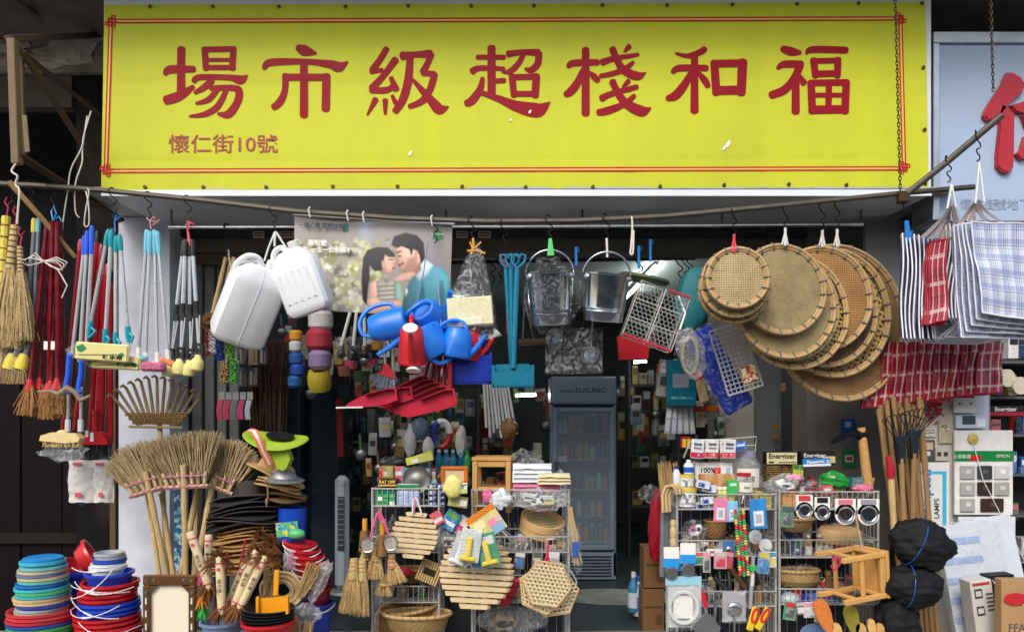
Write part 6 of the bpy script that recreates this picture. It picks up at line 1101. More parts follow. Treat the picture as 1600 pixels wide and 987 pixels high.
b = MB(); b.box((1526, 912, 0), (100, 196, 14), rot(-6) @ RX(-8), 3); t.part('film', b, clear('sheet_film', .08, .3), smooth=30)
carton('tall white carton printed with appliance icons by the sheets', 1522, 906, 1556, 1010, 4.7, 30, (206, 204, 198), [(.1, .03, .9, .07, (180, 60, 60)), (.15, .12, .5, .26, (60, 60, 60)), (.2, .15, .45, .23, (206, 204, 198)), (.15, .38, .5, .52, (60, 60, 60)), (.2, .41, .45, .49, (206, 204, 198)), (.65, .2, .95, .22, (70, 70, 70)), (.65, .26, .95, .28, (70, 70, 70)), (.65, .32, .95, .34, (70, 70, 70)), (.65, .38, .95, .4, (70, 70, 70)), (.65, .44, .95, .46, (70, 70, 70))], (), 'appliance_carton', 'carton', -8)
carton('black carton standing behind the tall appliance carton', 1548, 898, 1588, 990, 4.8, 24, (28, 28, 30), [(.05, .03, .9, .3, (40, 40, 44))], [('WEICO', .5, .1, 9, (210, 210, 210), -2)], 'black_carton', 'carton', -4)
t = carton('brown carton with red oval logo at the bottom right corner', 1565, 905, 1690, 1040, 4.5, 18, (176, 138, 96), [(.06, .52, .4, .95, (182, 146, 104))], [('FFAN', .24, .56, 17, (90, 84, 80)), ('Martin', .22, .26, 12, (240, 230, 220), 4)], 'brown_carton', 'carton')
b = MB(); b.lathe([(0, .5), (19, .5), (19, 0)], 24, (1587, 935, -1), (0, 0, -1), .5); one('logo_oval', 'red oval logo printed on the brown carton', 'logo', 1587, 945, 4.495, b, paper((190, 40, 50)))
rg = random.Random(12)
for r_, (y, n_) in enumerate(((560, 3), (618, 4), (680, 5), (745, 6), (812, 4), (880, 3))):
    for i in range(n_):
        x = 1556+i*24+rg.uniform(0, 4); w = rg.uniform(12, 20); h = rg.uniform(22, 44); c = rg.choice([(214, 206, 190), (60, 60, 66), (190, 60, 50), (226, 226, 222), (40, 90, 150), (176, 176, 180), (120, 90, 60)])
        if (i+r_) % 3 == 0:
            b = MB(); b.lathe([(0, 0), (w*.5, 0), (w*.5, h*.75), (w*.2, h*.85), (w*.2, h), (0, h)], 16, (x, y, 90+rg.uniform(0, 20))); one('canister', 'canister on the %s shelf of the neighbouring shop, %s from left' % (['top', 'second', 'third', 'fourth', 'fifth', 'lowest'][r_], ORD[i]), 'canister', x, y, 5.3, b, plast(c), 'goods on the neighbouring shop shelves')
        else: carton('small carton on the %s shelf of the neighbouring shop, %s from left' % (['top', 'second', 'third', 'fourth', 'fifth', 'lowest'][r_], ORD[i]), x-w/2, y-h, x+w/2, y, 5.3+.3, 20, c, [(.1, .15, .9, .4, rg.choice([(230, 230, 226), (200, 50, 50), (40, 40, 44)]))], (), group='goods on the neighbouring shop shelves')
for i, (x, y) in enumerate(((1578, 590), (1598, 602))):
    b = MB(); b.lathe([(5, 0), (14, 0), (14, 12), (5, 12)], 22, (x, y, 20), (.2, 0, -1)); one('tape_roll', 'cream tape roll hanging at the neighbouring shop, %s' % ('left', 'right')[i], 'tape roll', x, y, 5.35, b, pm((216, 206, 180), .5, name='tape'))
t = carton('battery display card hanging in the neighbouring shop', 1547, 634, 1600, 650, 5.32, 3, (40, 30, 34), [(0, .6, 1, .95, (150, 40, 50))], [('Energizer', .45, .32, 9, (226, 226, 226))], 'battery_card', 'card')
# ------------------------------------------------------------------ rakes and black bundles
rg = random.Random(21)
for i in range(20):
    x0 = 1374+i*3.5+rg.uniform(-2, 2); x1 = 1420+i*2.6; b = MB(); p = Vector((x0, 618+rg.uniform(0, 30), (i % 3)*6)); q = Vector((x1, 1010, (i % 3)*6)); b.tube([p.lerp(q, k/16) for k in range(17)], [4.0 if k % 4 == 0 else 3.4 for k in range(17)], 8); one('bamboo_pole', 'bamboo pole in the bundle behind the rakes, %s from the left' % (['first']+ordn[1:])[i], 'pole', x1, 1010, 5.05, b, BAMD, 'bamboo poles in the right bundle')
RKM = pm((44, 52, 60), .45, .6, .2, 30, .1, 0, 'rake_iron')
for i, (cx, cy, hx, hy, n_) in enumerate(((1408, 676, 1416, 900, 9), (1428, 668, 1424, 920, 9))):
    t = Th('garden_rake', 'dark iron fan rake with wooden shaft, %s one by the pole bundle' % ('left', 'right')[i], 'rake', hx, hy, 4.92); b = MB(); b.tube([(cx, cy+40, 0), (hx, hy, 0)], 4, 9); t.part('shaft', b, BAMD); b = MB(); b.prism([(cx-12, cy+6), (cx+12, cy+4), (cx+6, cy+22), (cx+5, cy+48), (cx-5, cy+48), (cx-6, cy+22)], -3, 3); t.part('head', b, RKM)
    for k in range(n_): f = -1+2*k/(n_-1); b = MB(); e = (cx+f*30+8*i, cy-28+8*f*f); b.tube([(cx+f*10, cy+8, 0), e, (e[0]+2, e[1]-3, -5), (e[0]+2, e[1]+2, -12)], .9, 5); t.part('tine', b, RKM)
t = Th('garden_fork', 'red necked garden tool with pale wooden shaft beside the rakes', 'tool', 1398, 850, 4.95); b = MB(); b.tube([(1392, 745, 0), (1398, 850, 0)], 5, 9); t.part('shaft', b, BAM); b = MB(); b.tube([(1387, 712, 0), (1392, 730, 0), (1392, 748, 0)], [4, 6, 5], 9); t.part('neck', b, pm((180, 30, 50), .4, name='red_enamel'))
BLKF = pm((20, 21, 24), .7, 0, .4, 45, 1, 0, 'black_netting', bsc=70, spec=.3); BLT = pm((36, 90, 180), .4, name='blue_tie_tape')
for i, (cx, cy, rx, ry, a, Y, nm) in enumerate(((1440, 850, 50, 38, 24, 4.52, 'upper folded black netting roll tied with blue tape'), (1427, 916, 46, 33, 8, 4.5, 'lower black netting roll hanging under the blue tie'), (1402, 975, 33, 46, 0, 4.55, 'bottom black netting roll standing upright'))):
    t = Th('netting_roll', nm, 'netting', cx, cy+ry, Y, 'black netting rolls'); b = MB(); b.ell((cx, cy, 0), (rx, ry, 30), 56, 40, rot(a), .16, 2.0, i*3+1); [v.__iadd__((v-Vector((cx, cy, 0))).normalized()*(4*noise.noise(Vector((v.x*.045, v.y*.17, v.z*.08)))+2*noise.noise(v*.2))) for v in b.v]; t.part('roll', b, BLKF, smooth=179)
    if i < 2: 
        b = MB(); R = rot(a); b.tube([Vector((cx, cy, 0))+R @ Vector((-rx*.25+2*math.sin(q), ry*1.04*math.cos(q), 31*math.sin(q))) for q in [2*PI*k/22 for k in range(22)]], .8, 5, True); t.part('blue_tie', b, BLT)
# ------------------------------------------------------------------ wire racks
def rack(label, x0, x1, tiers, Y, dp, ybase=1045, lean=0):
    t = Th('wire_rack', label, 'rack', (x0+x1)/2, ybase, Y, 'white wire display racks')
    for y0, y1 in tiers:
        b = MB(); fr = -2
        for y in (y0, y1): b.tube([(x0, y, fr), (x1, y, fr), (x1, y, dp), (x0, y, dp)], 1.3, 6, True)
        n = int((x1-x0)/8)
        for i in range(n+1): x = x0+(x1-x0)*i/n; b.tube([(x, y0, fr), (x, y1, fr), (x, y1, dp), (x, y0-10, dp)], .5, 4, cap=False)
        for k in range(1, 7): d = dp*k/7; b.tube([(x0, y0, d), (x0, y1, d), (x1, y1, d), (x1, y0, d)], .5, 4, cap=False)
        t.part('basket', b, WIREW, kind='stuff')
    for x in (x0, x1):
        for d in (0, dp): b = MB(); b.tube([(x, tiers[0][0]-2, d), (x, ybase, d)], 2, 7); t.part('post', b, WIREW)
        b = MB()
        for k in range(1, 6): d = dp*k/6; b.tube([(x, tiers[0][0], d), (x, ybase, d)], .45, 4, cap=False)
        t.part('side_wires', b, WIREW, kind='stuff')
    b = MB()
    for k in range(int((x1-x0)/16)): x = x0+8+k*16; b.tube([(x, tiers[0][0]-8, dp), (x, ybase, dp)], .45, 4, cap=False)
    t.part('back_wires', b, WIREW, kind='stuff'); return t
RY_ = 4.75
rack('white wire rack with trivets and brooms, left bay of the left rack', 582, 686, [(763, 790), (838, 862), (915, 940)], RY_, 78); rack('white wire rack below the wooden stool, right bay of the left rack', 738, 889, [(765, 790), (838, 862), (915, 940)], RY_, 78)
rack('white wire rack with jars, left bay of the right rack', 1058, 1212, [(772, 795), (844, 868), (923, 946)], RY_, 78); rack('white wire rack with sink strainers, right bay of the right rack', 1218, 1372, [(768, 795), (843, 870), (919, 943)], RY_, 78)
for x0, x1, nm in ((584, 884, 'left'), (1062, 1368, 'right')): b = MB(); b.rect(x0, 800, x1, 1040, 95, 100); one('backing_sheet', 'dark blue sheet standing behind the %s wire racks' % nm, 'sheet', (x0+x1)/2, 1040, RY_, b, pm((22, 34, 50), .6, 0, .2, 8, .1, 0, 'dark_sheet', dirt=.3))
# ------------------------------------------------------------------ goods on the left rack
def blob(label, cx, cy, rx, ry, Y, m, seed, rz=10, ang=0, nz=.35, name='plastic_bag', cat='bag', fill=None, sm=25):
    if not fill: b = MB(); b.ell((cx, cy, rz), (rx, ry, rz), 18, 12, rot(ang), nz, 2.6, seed); return one(name, label, cat, cx, cy+ry, Y, b, m, smooth=sm)
    t = Th(name, label, cat, cx, cy+ry, Y); b = MB(); b.ell((cx, cy, rz), (rx, ry, rz), 18, 12, rot(ang), nz, 2.6, seed); t.part('film', b, m, smooth=sm); rg = random.Random(seed)
    for k in range(5): b = MB(); b.box((cx+rg.uniform(-.45, .45)*rx, cy+rg.uniform(-.3, .4)*ry, rz), (rx*.5, ry*.55, rz*.8), rot(rg.uniform(-30, 30)), 1.5); t.part('contents', b, rg.choice(fill))
    return t
def gridart(c, nx, ny, y0=.3):
    g = .12; return [((i+g)/nx, y0+(1-y0)*(j+g)/ny, (i+1-g)/nx, y0+(1-y0)*(j+1-g)/ny, c) for i in range(nx) for j in range(ny)]
carton('green box with grid of small windows in the top left basket', 587, 762, 618, 792, RY_, 26, (20, 120, 56), gridart((70, 176, 90), 3, 3)+[(.1, .45, .35, .65, (230, 230, 226)), (.7, .7, .95, .9, (226, 226, 222))])
carton('pale blue and white box with grid windows beside the green box', 620, 756, 655, 792, RY_, 26, (206, 218, 236), gridart((160, 184, 226), 3, 3, .35)+[(0, .02, 1, .22, (34, 130, 70))])
carton('black and yellow rat poison box on the green box', 591, 748, 619, 759, RY_, 30, (18, 18, 18), [(0, .75, 1, 1, (216, 170, 90)), (.06, .12, .14, .3, (220, 190, 60))], [('RAT OFF', .5, .42, 6.5, (240, 214, 80))])
carton('tan and red carton with silver emblem behind the rat poison', 594, 728, 616, 750, RY_+.1, 20, (150, 140, 70), [(0, 0, .2, 1, (206, 50, 60)), (.3, .4, .6, .7, (190, 190, 180))], (), yaw=8); carton('red and white packet wedged beside the grey disc', 616, 729, 633, 752, RY_+.12, 14, (200, 60, 80), [(.1, .3, .9, .6, (226, 220, 214))])
t = carton('teal printed card carrying the grey round coil', 628, 731, 672, 772, RY_+.05, 4, (60, 140, 170), [(.05, .05, .4, .3, (40, 100, 150)), (.7, .05, .95, .4, (200, 180, 90))], (), 'coil_card', 'card', 2)
b = MB(); b.lathe([(0, 3), (6, 3), (9, 1), (18, 1), (21, 3), (22, 0)], 30, (651, 749, 0), (0, 0, -1)); one('grey_coil', 'round grey ribbed metal disc standing in the top left basket', 'disc', 651, 771, RY_+.02, b, metalm((150, 148, 142), .5, .3, .4))
carton('maroon narrow box right of the grey disc', 673, 731, 682, 760, RY_+.1, 16, (120, 34, 60), [(.2, .2, .8, .7, (200, 190, 190))]); t = Th('picture_frame', 'orange wooden picture frame with beige print in the basket', 'frame', 710, 765, RY_+.08)
for x0, y0, x1, y1 in ((689, 728, 731, 733), (689, 752, 731, 757), (689, 733.2, 695, 751.8), (725, 733.2, 731, 751.8)): b = MB(); b.rect(x0, y0, x1, y1, -3, 2, .8); t.part('frame_bar', b, wood((206, 106, 30), .4))
b = MB(); b.rect(695, 733, 725, 752, 0, 1); t.part('print', b, paper((206, 186, 150)))
for i in range(2):
    for j in range(4): carton('navy blue medicine box, %s row, %s column in the top left basket' % (('bottom', 'third', 'second', 'top')[j], ('left', 'right')[i]), 670+i*13, 783-j*9.3, 682+i*13, 792-j*9.3, RY_, 18, (32, 44, 96), [(.1, .2, .45, .8, (200, 208, 220)), (.55, .2, .9, .5, (150, 176, 200))], (), 'medicine_box', group='navy medicine boxes')
carton('mint green box leaning behind the navy boxes', 672, 750, 682, 764, RY_+.06, 12, (150, 200, 180), [(.2, .2, .8, .5, (230, 236, 230))])
t = blob('yellow printed pouch hanging over the basket rim', 707, 760, 15, 18, 4.6, pm((232, 220, 130), .4, 0, .15, 40, .5, 0, 'yellow_pouch'), 3, 6, 0, .3, 'pouch', 'pouch', sm=80); carton('white and green soap card with number print by the pouch', 716, 754, 730, 771, 4.62, 3, (232, 232, 214), [(.1, .55, .9, .95, (190, 200, 120))], [('SOAP', .5, .2, 4.5, (50, 50, 50)), ('0', .5, .42, 6, (50, 50, 50))], 'soap_card', 'card'); carton('olive packets hanging under the soap card', 700, 775, 731, 792, 4.66, 4, (150, 150, 60), [(.6, .3, .95, .8, (232, 230, 220))], (), 'seed_packet', 'packet', 8)
for i in range(3): carton('yellow green envelope pack, %s of the slanted pile on top' % ('front', 'middle', 'back')[i], 634+i*1.5, 711+i*-1, 677, 723+i*-2, RY_+.14+i*.02, 3, (206, 206, 80), [(.2, .35, .45, .8, (226, 226, 210))], (), 'envelope_pack', 'packet', -12-i*4)
blob('dark netting bag lying behind the tan carton', 612, 722, 22, 9, RY_+.2, pm((40, 42, 46), .4, 0, .3, 40, .6, 0, 'dark_net'), 4, 8)
def bottle(label, cx, y, r, h, Y, c, capc, neck=.35, glass=False, group=None, lab=None):
    t = Th('bottle', label, 'bottle', cx, y, Y, group); b = MB(); b.lathe([(0, 0), (r*.9, 0), (r, 2), (r, h*.6), (r*.85, h*.7), (r*neck, h*.84), (r*neck, h*.9), (0, h*.9)], 18, (cx, y, 0)); t.part('body', b, clear('bottle_glass', .25, .5, lin(c), 10) if glass else plast(c)); b = MB(); b.lathe([(0, 0), (r*neck*1.25, 0), (r*neck*1.2, h*.13), (0, h*.14)], 14, (cx, y-h*.87, 0)); t.part('cap', b, plast(capc))
    if lab: b = MB(); b.lathe([(r*1.02, h*.12), (r*1.02, h*.5)], 18, (cx, y, 0)); t.part('label_band', b, paper(lab))
    return t
for i, (x, c) in enumerate(((686, (70, 170, 200)), (697, (40, 160, 210)), (708, (60, 170, 200)), (721, (40, 150, 200)), (730, (40, 140, 70)))): bottle('blue liquid bottle in the row behind the picture frame, %s from the left' % (['first']+ordn[1:])[i], x, 738, 6, 36, RY_+.3, c, ((150, 196, 214), (30, 120, 60))[i > 3], .4, i < 4, 'bottles behind the frame')
# wooden stool
def stool(label, pts, Y, R, C_, w, h, dp, m):
    t = Th('wooden_stool', label, 'stool', C_.x, C_.y+h/2, Y, 'small wooden stools')
    def q(b, c, s, nm): b.box(C_+R @ Vector(c), s, R, 1); return t.part(nm, b, m)
    for k in range(3): q(MB(), (0, -h/2+3, -dp*.33+k*dp*.345), (w, 6, dp*.33), 'seat_board')
    for sx in (-1, 1):
        for sz in (-1, 1): q(MB(), (sx*(w/2-5), 3, sz*(dp/2-5)), (8, h-7, 8), 'leg')
        q(MB(), (sx*(w/2-5), -h/2+12, 0), (5, 8, dp-18.5), 'side_rail'); q(MB(), (sx*(w/2-5), h*.18, 0), (5, 7, dp-18.5), 'stretcher')
    for sz in (-1, 1): q(MB(), (0, -h/2+11, sz*(dp/2-5)), (w-18.5, 9, 5), 'apron'); q(MB(), (0, h*.08, sz*(dp/2-5)), (w-18.5, 7, 5), 'stretcher')
    return t
stool('small pine stool standing in the top basket of the left rack', None, RY_+.1, RY(6), Vector((771, 756, 12)), 62, 86, 56, wood((196, 150, 90), .45, (1, 1, 5)))
TOW = pm((226, 230, 234), .9, 0, .04, 30, .4, 0, 'towel'); 
def folded(label, x0, x1, y, h, Y, m, n, seed, dp=40, ang=0):
    t = Th('folded_cloth', label, 'towel', (x0+x1)/2, y, Y); hh = h/n
    for i in range(n):
        b = MB(); yy = y-hh*i; b.grid(lambda u, v: ((x0+x1)/2+(u-.5)*(x1-x0)*(1+.02*math.sin(9*v+i)), yy-hh*(.5+.47*math.sin(v*2*PI-PI/2))-1.2*noise.noise(Vector((u*4, v*2, seed+i))), -dp*.1+dp*(.5-.5*math.cos(v*PI)) if v < .5 else dp*.4+dp*.5*(1-v)), 14, 14); b.box(((x0+x1)/2, yy-hh/2, dp*.4), (x1-x0-2, hh*.8, dp*.8), None, 1.5); b.xf(rot(ang), ((x0+x1)/2, y, 0)); t.part('fold', b, m, smooth=60)
folded('white towels folded in two thick layers beside the stool', 801, 862, 753, 28, RY_, TOW, 4, 1); folded('cream cloth folded flat on the right end of the towels', 840, 891, 756, 16, RY_-.04, pm((222, 210, 170), .9, 0, .06, 30, .4, 0, 'cream_cloth'), 3, 2, 34); folded('pink cloth folded under the white towels', 802, 874, 767, 12, RY_, pm((226, 130, 160), .9, 0, .08, 30, .4, 0, 'pink_cloth'), 2, 3, 40, 2)
blob('crumpled clear bag lying on top of the white towels', 825, 718, 26, 14, RY_+.05, CLEAR, 5, 14, 8, .5); blob('large clear bag of cloths spilling along the upper right basket', 845, 780, 44, 18, 4.68, HAZY, 6, 12, 0, .35, fill=[TOW, pm((214, 190, 120), .8, name='tan_cloth'), pm((190, 200, 190), .8, name='grey_cloth')]); blob('crumpled white printed bag under the stool', 783, 780, 16, 15, 4.66, pm((214, 218, 222), .3, 0, .1, 40, .6, 0, 'white_bag'), 7, 8, 0, .5, sm=20); blob('pink bag tucked under the stool beside the white one', 762, 776, 9, 11, 4.7, plast((220, 110, 150)), 8, 8, 0, .3)
# round slatted trivets
def trivet(label, cx, cy, r, Y, n, ang, m, layers=1, skew=0):
    t = Th('slatted_trivet', label, 'trivet', cx, cy-r, Y, 'round slatted wooden trivets'); R = rot(ang)
    for L_ in range(layers):
        off = Vector((cx+L_*3.5, cy+L_*1.5, L_*6)); 
        for i in range(n):
            v = -1+2*(i+.5)/n; hw = r*math.sqrt(max(.05, 1-v*v)); hw = max(hw, r*.35); b = MB(); e = 2.5; h = r/n*1.42; y = v*r; b.prism([(-hw, y-h/2+1), (-hw+3, y-h/2), (hw-3, y-h/2), (hw, y-h/2+1), (hw-2, y+h/2), (-hw+2, y+h/2)], -2, 2); b.xf(R); b.xf(None, (0, 0, 0), off); t.part('slat', b, m)
        for x in (-r*.33, r*.28): b = MB(); b.box((x, 0, 4), (r*.16, r*1.86, 3.6)); b.xf(R); b.xf(None, (0, 0, 0), off); t.part('batten', b, m)
    return t
TRI = wood((222, 198, 154), .55, (1, 1, 3), .06, .15); trivet('smaller round slatted pine trivet hanging by white loops', 648, 836, 37, 4.58, 9, 5, TRI); trivet('large round slatted pine trivet, a double one, hanging in front', 743, 895, 57, 4.5, 12, 3, TRI, 2)
rope('white loop above the smaller slatted trivet', [(644, 805), (646, 782), (650, 778), (655, 790), (659, 804)], 4.56, 1.4, WHITE); b = MB(); b.tube([(645, 776), (650, 782), (646, 800)], 1.6, 5); one('pink_tie', 'pink tie on the loop of the smaller trivet', 'tie', 646, 776, 4.56, b, PINKT)
# small hand brooms, strainers
for i, (hx, hy, bx, by, w, n_) in enumerate(((553, 880, 546, 958, 17, 190), (566, 882, 560, 962, 15, 170), (588, 862, 586, 905, 14, 130), (611, 874, 620, 912, 15, 130), (600, 905, 598, 930, 14, 90), (571, 865, 566, 890, 13, 80), (578, 870, 576, 895, 12, 80))):
    t = Th('hand_broom', ('long pale hand broom at the far left of the rack', 'second long pale hand broom', 'short hand broom under the tea strainer', 'small hand broom with pink tie', 'short hand broom low behind the others', 'short hand broom behind the long ones', 'short stubby hand broom in the middle')[i], 'broom', hx, hy-8, 4.52+.02*i); b = MB(); b.tube([(hx, hy-8, 0), (hx, hy, 0), (hx+(bx-hx)*.3, hy+(by-hy)*.3, 0)], [6, 6.5, 7.5], 10); t.part('grip', b, straw((214, 182, 126))); b = MB(); b.straws((hx, hy, 0), 5, (bx, by, 0), w, n_, .75, i+300, 5, 8); t.part('bristles', b, straw((206, 172, 118)), kind='stuff', smooth=0); b = MB()
    for k in range(3): b.lathe([(6.8+k*.5, -.7), (7.3+k*.5, 0), (6.8+k*.5, .7)], 10, (hx+(bx-hx)*.08*k, hy-3+k*6, 0), (0, -1, 0))
    t.part('binding', b, (pm((190, 140, 80), .7, name='twine'), pm((220, 60, 90), .7, name='pink_twine'))[i == 3], kind='stuff')
for i, (x, y) in enumerate(((574, 851), (610, 848))):
    t = Th('tea_strainer', 'round wire tea strainer hanging by the brooms, %s' % ('left', 'right')[i], 'strainer', x, y-12, 4.48); b = MB(); b.tube([(x+11*math.cos(a), y+11*math.sin(a), 0) for a in [2*PI*k/20 for k in range(20)]], 1.3, 5, True); t.part('ring', b, STEEL); b = MB(); b.lathe([(10.5, 0), (8, 5), (0, 8)], 18, (x, y, 0), (0, 0, 1)); t.part('mesh_bowl', b, clear('strainer_mesh', .35, .6, (.6, .55, .5), 120))
for i, (x, y) in enumerate(((570, 828), (597, 835))): 
    t = Th('dark_brush', 'brown brush with yellow handle among the hand brooms, %s' % ('left', 'right')[i], 'brush', x, y-20, 4.54); b = MB(); b.tube([(x, y-18, 0), (x, y, 0)], 4, 8); t.part('handle', b, plast((222, 160, 50))); b = MB(); b.lathe([(0, 32), (6, 31), (8, 10), (9, 0), (0, 0)], 14, (x-1, y+32, 0)); t.part('barrel', b, wood((138, 100, 60)))
b = MB(); b.tube([(590, 800, 0), (584, 820, 0), (578, 842, 0)], 2, 5); b.tube([(594, 800, 0), (602, 818, 0), (608, 838, 0)], 2, 5); b.tube([(592, 795, 0), (592, 806, 0), (596, 815, 0)], 1.6, 5); one('pink_straps', 'pink straps spreading down to the tea strainers', 'straps', 592, 796, 4.5, b, pm((226, 90, 130), .5, name='pink_strap'), kind='stuff')
# peelers on cards
for i, (x, y, a, c) in enumerate(((735, 852, 8, (222, 226, 224)), (762, 858, -14, (70, 150, 110)), (722, 858, 20, (200, 206, 210)), (750, 862, -4, (214, 216, 210)))):
    t = carton('peeler on a backing card, %s of the cluster before the large trivet' % ('front left', 'right green', 'rear left', 'middle')[i], x-16, y-26, x+16, y+26, 4.36+i*.02, 2, c, [(.1, .1, .9, .35, (226, 226, 222)), (.15, .82, .85, .96, (230, 210, 80))], (), 'peeler_card', 'card', a); b = MB(); R = rot(a); b.box(Vector((x, y, -4))+R @ Vector((-2, 2, 0)), (9, 32, 4), R, 2); b.box(Vector((x, y, -4))+R @ Vector((-2, 20, 0)), (24, 7, 4), R, 2); t.part('peeler', b, (YEL, YEL, WHITE, plast((60, 120, 180)))[i], kind='stuff'); b = MB(); b.box((x, y, -5), (32, 52, 8), R, 3); t.part('blister', b, FILM)
t = carton('bright printed food bag with orange header hanging askew', 735, 795, 785, 840, 4.42, 4, (226, 214, 140), [(0, 0, 1, .2, (232, 130, 40)), (.55, .45, .8, .68, (236, 140, 170)), (.55, .7, .95, .98, (130, 190, 226)), (.1, .3, .45, .6, (236, 226, 170)), (.8, .45, .98, .66, (230, 190, 200))], (), 'printed_bag', 'bag', -34)
carton('red and white packet poking up behind the food bag', 674, 799, 692, 820, 4.72, 8, (206, 40, 70), [(.1, .5, .9, .8, (240, 230, 230))], (), 'packet', 'packet', -30); carton('blue and green packet leaning behind the food bag', 692, 798, 716, 828, 4.74, 8, (40, 130, 190), [(.1, .05, .9, .35, (90, 160, 70)), (.1, .55, .9, .75, (226, 230, 236))], (), 'packet', 'packet', 32); carton('pink and white packet leaning right of the blue one', 712, 806, 730, 836, 4.76, 8, (230, 220, 220), [(.1, .5, .9, .95, (190, 60, 110))], (), 'packet', 'packet', 34)
# steamer, woven trivets, baskets
t = Th('bamboo_steamer', 'round bamboo steamer tilted on the middle shelf of the left rack', 'steamer', 843, 838, RY_+.05); WST = pm((214, 176, 118), .5, 0, .12, 20, .1, 0, 'bent_bamboo', st=(1, 1, 4)); R = (.22, -1, -.32)
b = MB(); b.lathe([(33, 0), (34.5, 0), (34.5, 12), (33, 12)], 40, (845, 835, 34), R); t.part('lower_band', b, WST); b = MB(); b.lathe([(34, 12.6), (36, 12.6), (36, 24), (33, 24), (33, 20)], 40, (845, 835, 34), R); t.part('upper_band', b, WST); b = MB(); b.lathe([(33, 19), (20, 21), (0, 22)], 40, (845, 835, 34), R); t.part('woven_top', b, WV1)
def hexmat(label, cx, cy, r, Y, ang, st=5.9, layer=0):
    t = Th('woven_trivet', label, 'trivet', cx, cy-r, Y, 'hexagon woven bamboo trivets')
    A = r*.9
    for g in range(3):
        b = MB(); k = -int(A/st)
        while k*st < A:
            y = k*st+st*.25
            if abs(y) < A: b.box((0, y, g*.9), (2*(2*A-abs(y))/math.sqrt(3), 2.1, .8))
            k += 1
        b.xf(rot(60*g+ang)); b.xf(None, (0, 0, 0), (cx, cy, 0)); t.part('strips', b, wood((226, 208, 166), .55, (1, 1, 1), .1), kind='stuff', smooth=0)
    R2 = 2*A/math.sqrt(3); b = MB(); b.tube([(cx+R2*math.cos(math.radians(ang)+a), cy+R2*math.sin(math.radians(ang)+a), 1) for a in [2*PI*k/6 for k in range(6)]], 1.8, 6, True); t.part('rim', b, BAM)
hexmat('front hexagonal woven bamboo trivet on a red tie', 855, 912, 37, 4.48, 8); hexmat('second hexagonal woven trivet peeping out at the left', 849, 920, 38, 4.52, 24); hexmat('third hexagonal woven trivet peeping out at the right', 865, 926, 38, 4.56, -8)
rope('white hoop of wire round the hexagonal trivets', [(822, 900), (838, 882), (860, 876), (884, 884), (900, 906), (898, 918)], 4.6, 1.4, WIREW); b = MB(); b.tube([(857, 846), (855, 862), (858, 878), (852, 874), (856, 860), (862, 858)], 1.8, 5); one('red_tie', 'red string tie above the hexagonal trivets', 'tie', 857, 846, 4.5, b, pm((210, 40, 70), .5, name='red_string'))
def basket(label, cx, y, r, h, Y, m, sq=.7, rimr=2.6, tilt=(0, -1, 0), lash=True, opn=.6):
    t = Th('wicker_basket', label, 'basket', cx, y, Y); b = MB(); b.lathe([(0, 0), (r*opn, 0), (r*(opn+.25), h*.35), (r*.97, h), (r*.93, h), (r*(opn+.2), h*.37), (r*opn, 2), (0, 2)], 36, (cx, y, r*sq), tilt, sq); t.part('body', b, m); ax = V3(tilt).normalized(); c = Vector((cx, y, r*sq))+ax*h; u = Vector((1, 0, 0)); u = (u-ax*u.dot(ax)).normalized(); w = ax.cross(u)
    b = MB(); b.tube([c+u*(r*math.cos(a))+w*(r*sq*math.sin(a)) for a in [2*PI*k/40 for k in range(40)]], rimr, 7, True); t.part('rim', b, RIM)
    if lash:
        b = MB()
        for k in range(26):
            a = 2*PI*k/26; p = c+u*(r*math.cos(a))+w*(r*sq*math.sin(a)); b.ell(p, (1.6, rimr*1.35, rimr*1.2), 6, 5)
        t.part('lashing', b, BAMD, kind='stuff')
    return t
WVB = weave((206, 176, 116), (130, 96, 52), 300, 1, 20); WVC = weave((190, 150, 92), (104, 72, 38), 260, 1, 0)
basket('front wide bamboo basket at the bottom of the left rack', 648, 1000, 54, 34, 4.62, WVB, .6, 3); basket('rear wide bamboo basket tilted behind the front one', 640, 985, 46, 34, 4.8, WVB, .6, 3, (-.12, -1, -.2)); tray('round woven tray standing at the back of the bottom shelf', 630, 975, 44, 5.0, WV4, 0, 12, 0, 16)
t = Th('square_basket', 'square woven tissue basket tilted on the third shelf', 'basket', 670, 913, 4.68); R = rot(22) @ RX(-12); 
for g in range(9): b = MB(); b.box(Vector((670, 895, 10))+R @ Vector((-16+g*4, 0, -12)), (2.4, 34, 1.2), R); t.part('upright', b, STRIP)
b = MB(); b.box((670, 895, 11), (34, 34, 22), R, 3); t.part('body', b, WVC); b = MB(); b.box(Vector((670, 895, 10))+R @ Vector((0, 0, -13)), (18, 10, 1.2), R); t.part('opening', b, pm((30, 24, 18), .9, name='hole_shade'))  # dark plate on the face, painted as the shade inside the opening
blob('clear bag of pale sheets on the middle shelf', 700, 845, 30, 17, RY_, HAZY, 11, 12, 0, .35, fill=[pm((200, 190, 160), .8, name='straw_pad'), TOW]); blob('clear bag beside the steamer on the middle shelf', 872, 845, 16, 22, 4.8, CLEAR, 12, 12, 0, .4); blob('clear bag with brown goods on the middle shelf behind the hex trivets', 815, 852, 18, 14, 4.8, HAZY, 13, 12, 0, .4, fill=[wood((130, 96, 60)), TOW]); blob('big clear wrapped bundle on the bottom right shelf', 800, 975, 58, 22, 4.75, HAZY, 14, 26, 0, .25, fill=[pm((150, 120, 84), .8, 0, .2, 30, .3, 0, 'brown_bundle'), pm((190, 164, 120), .8, name='tan_bundle')])
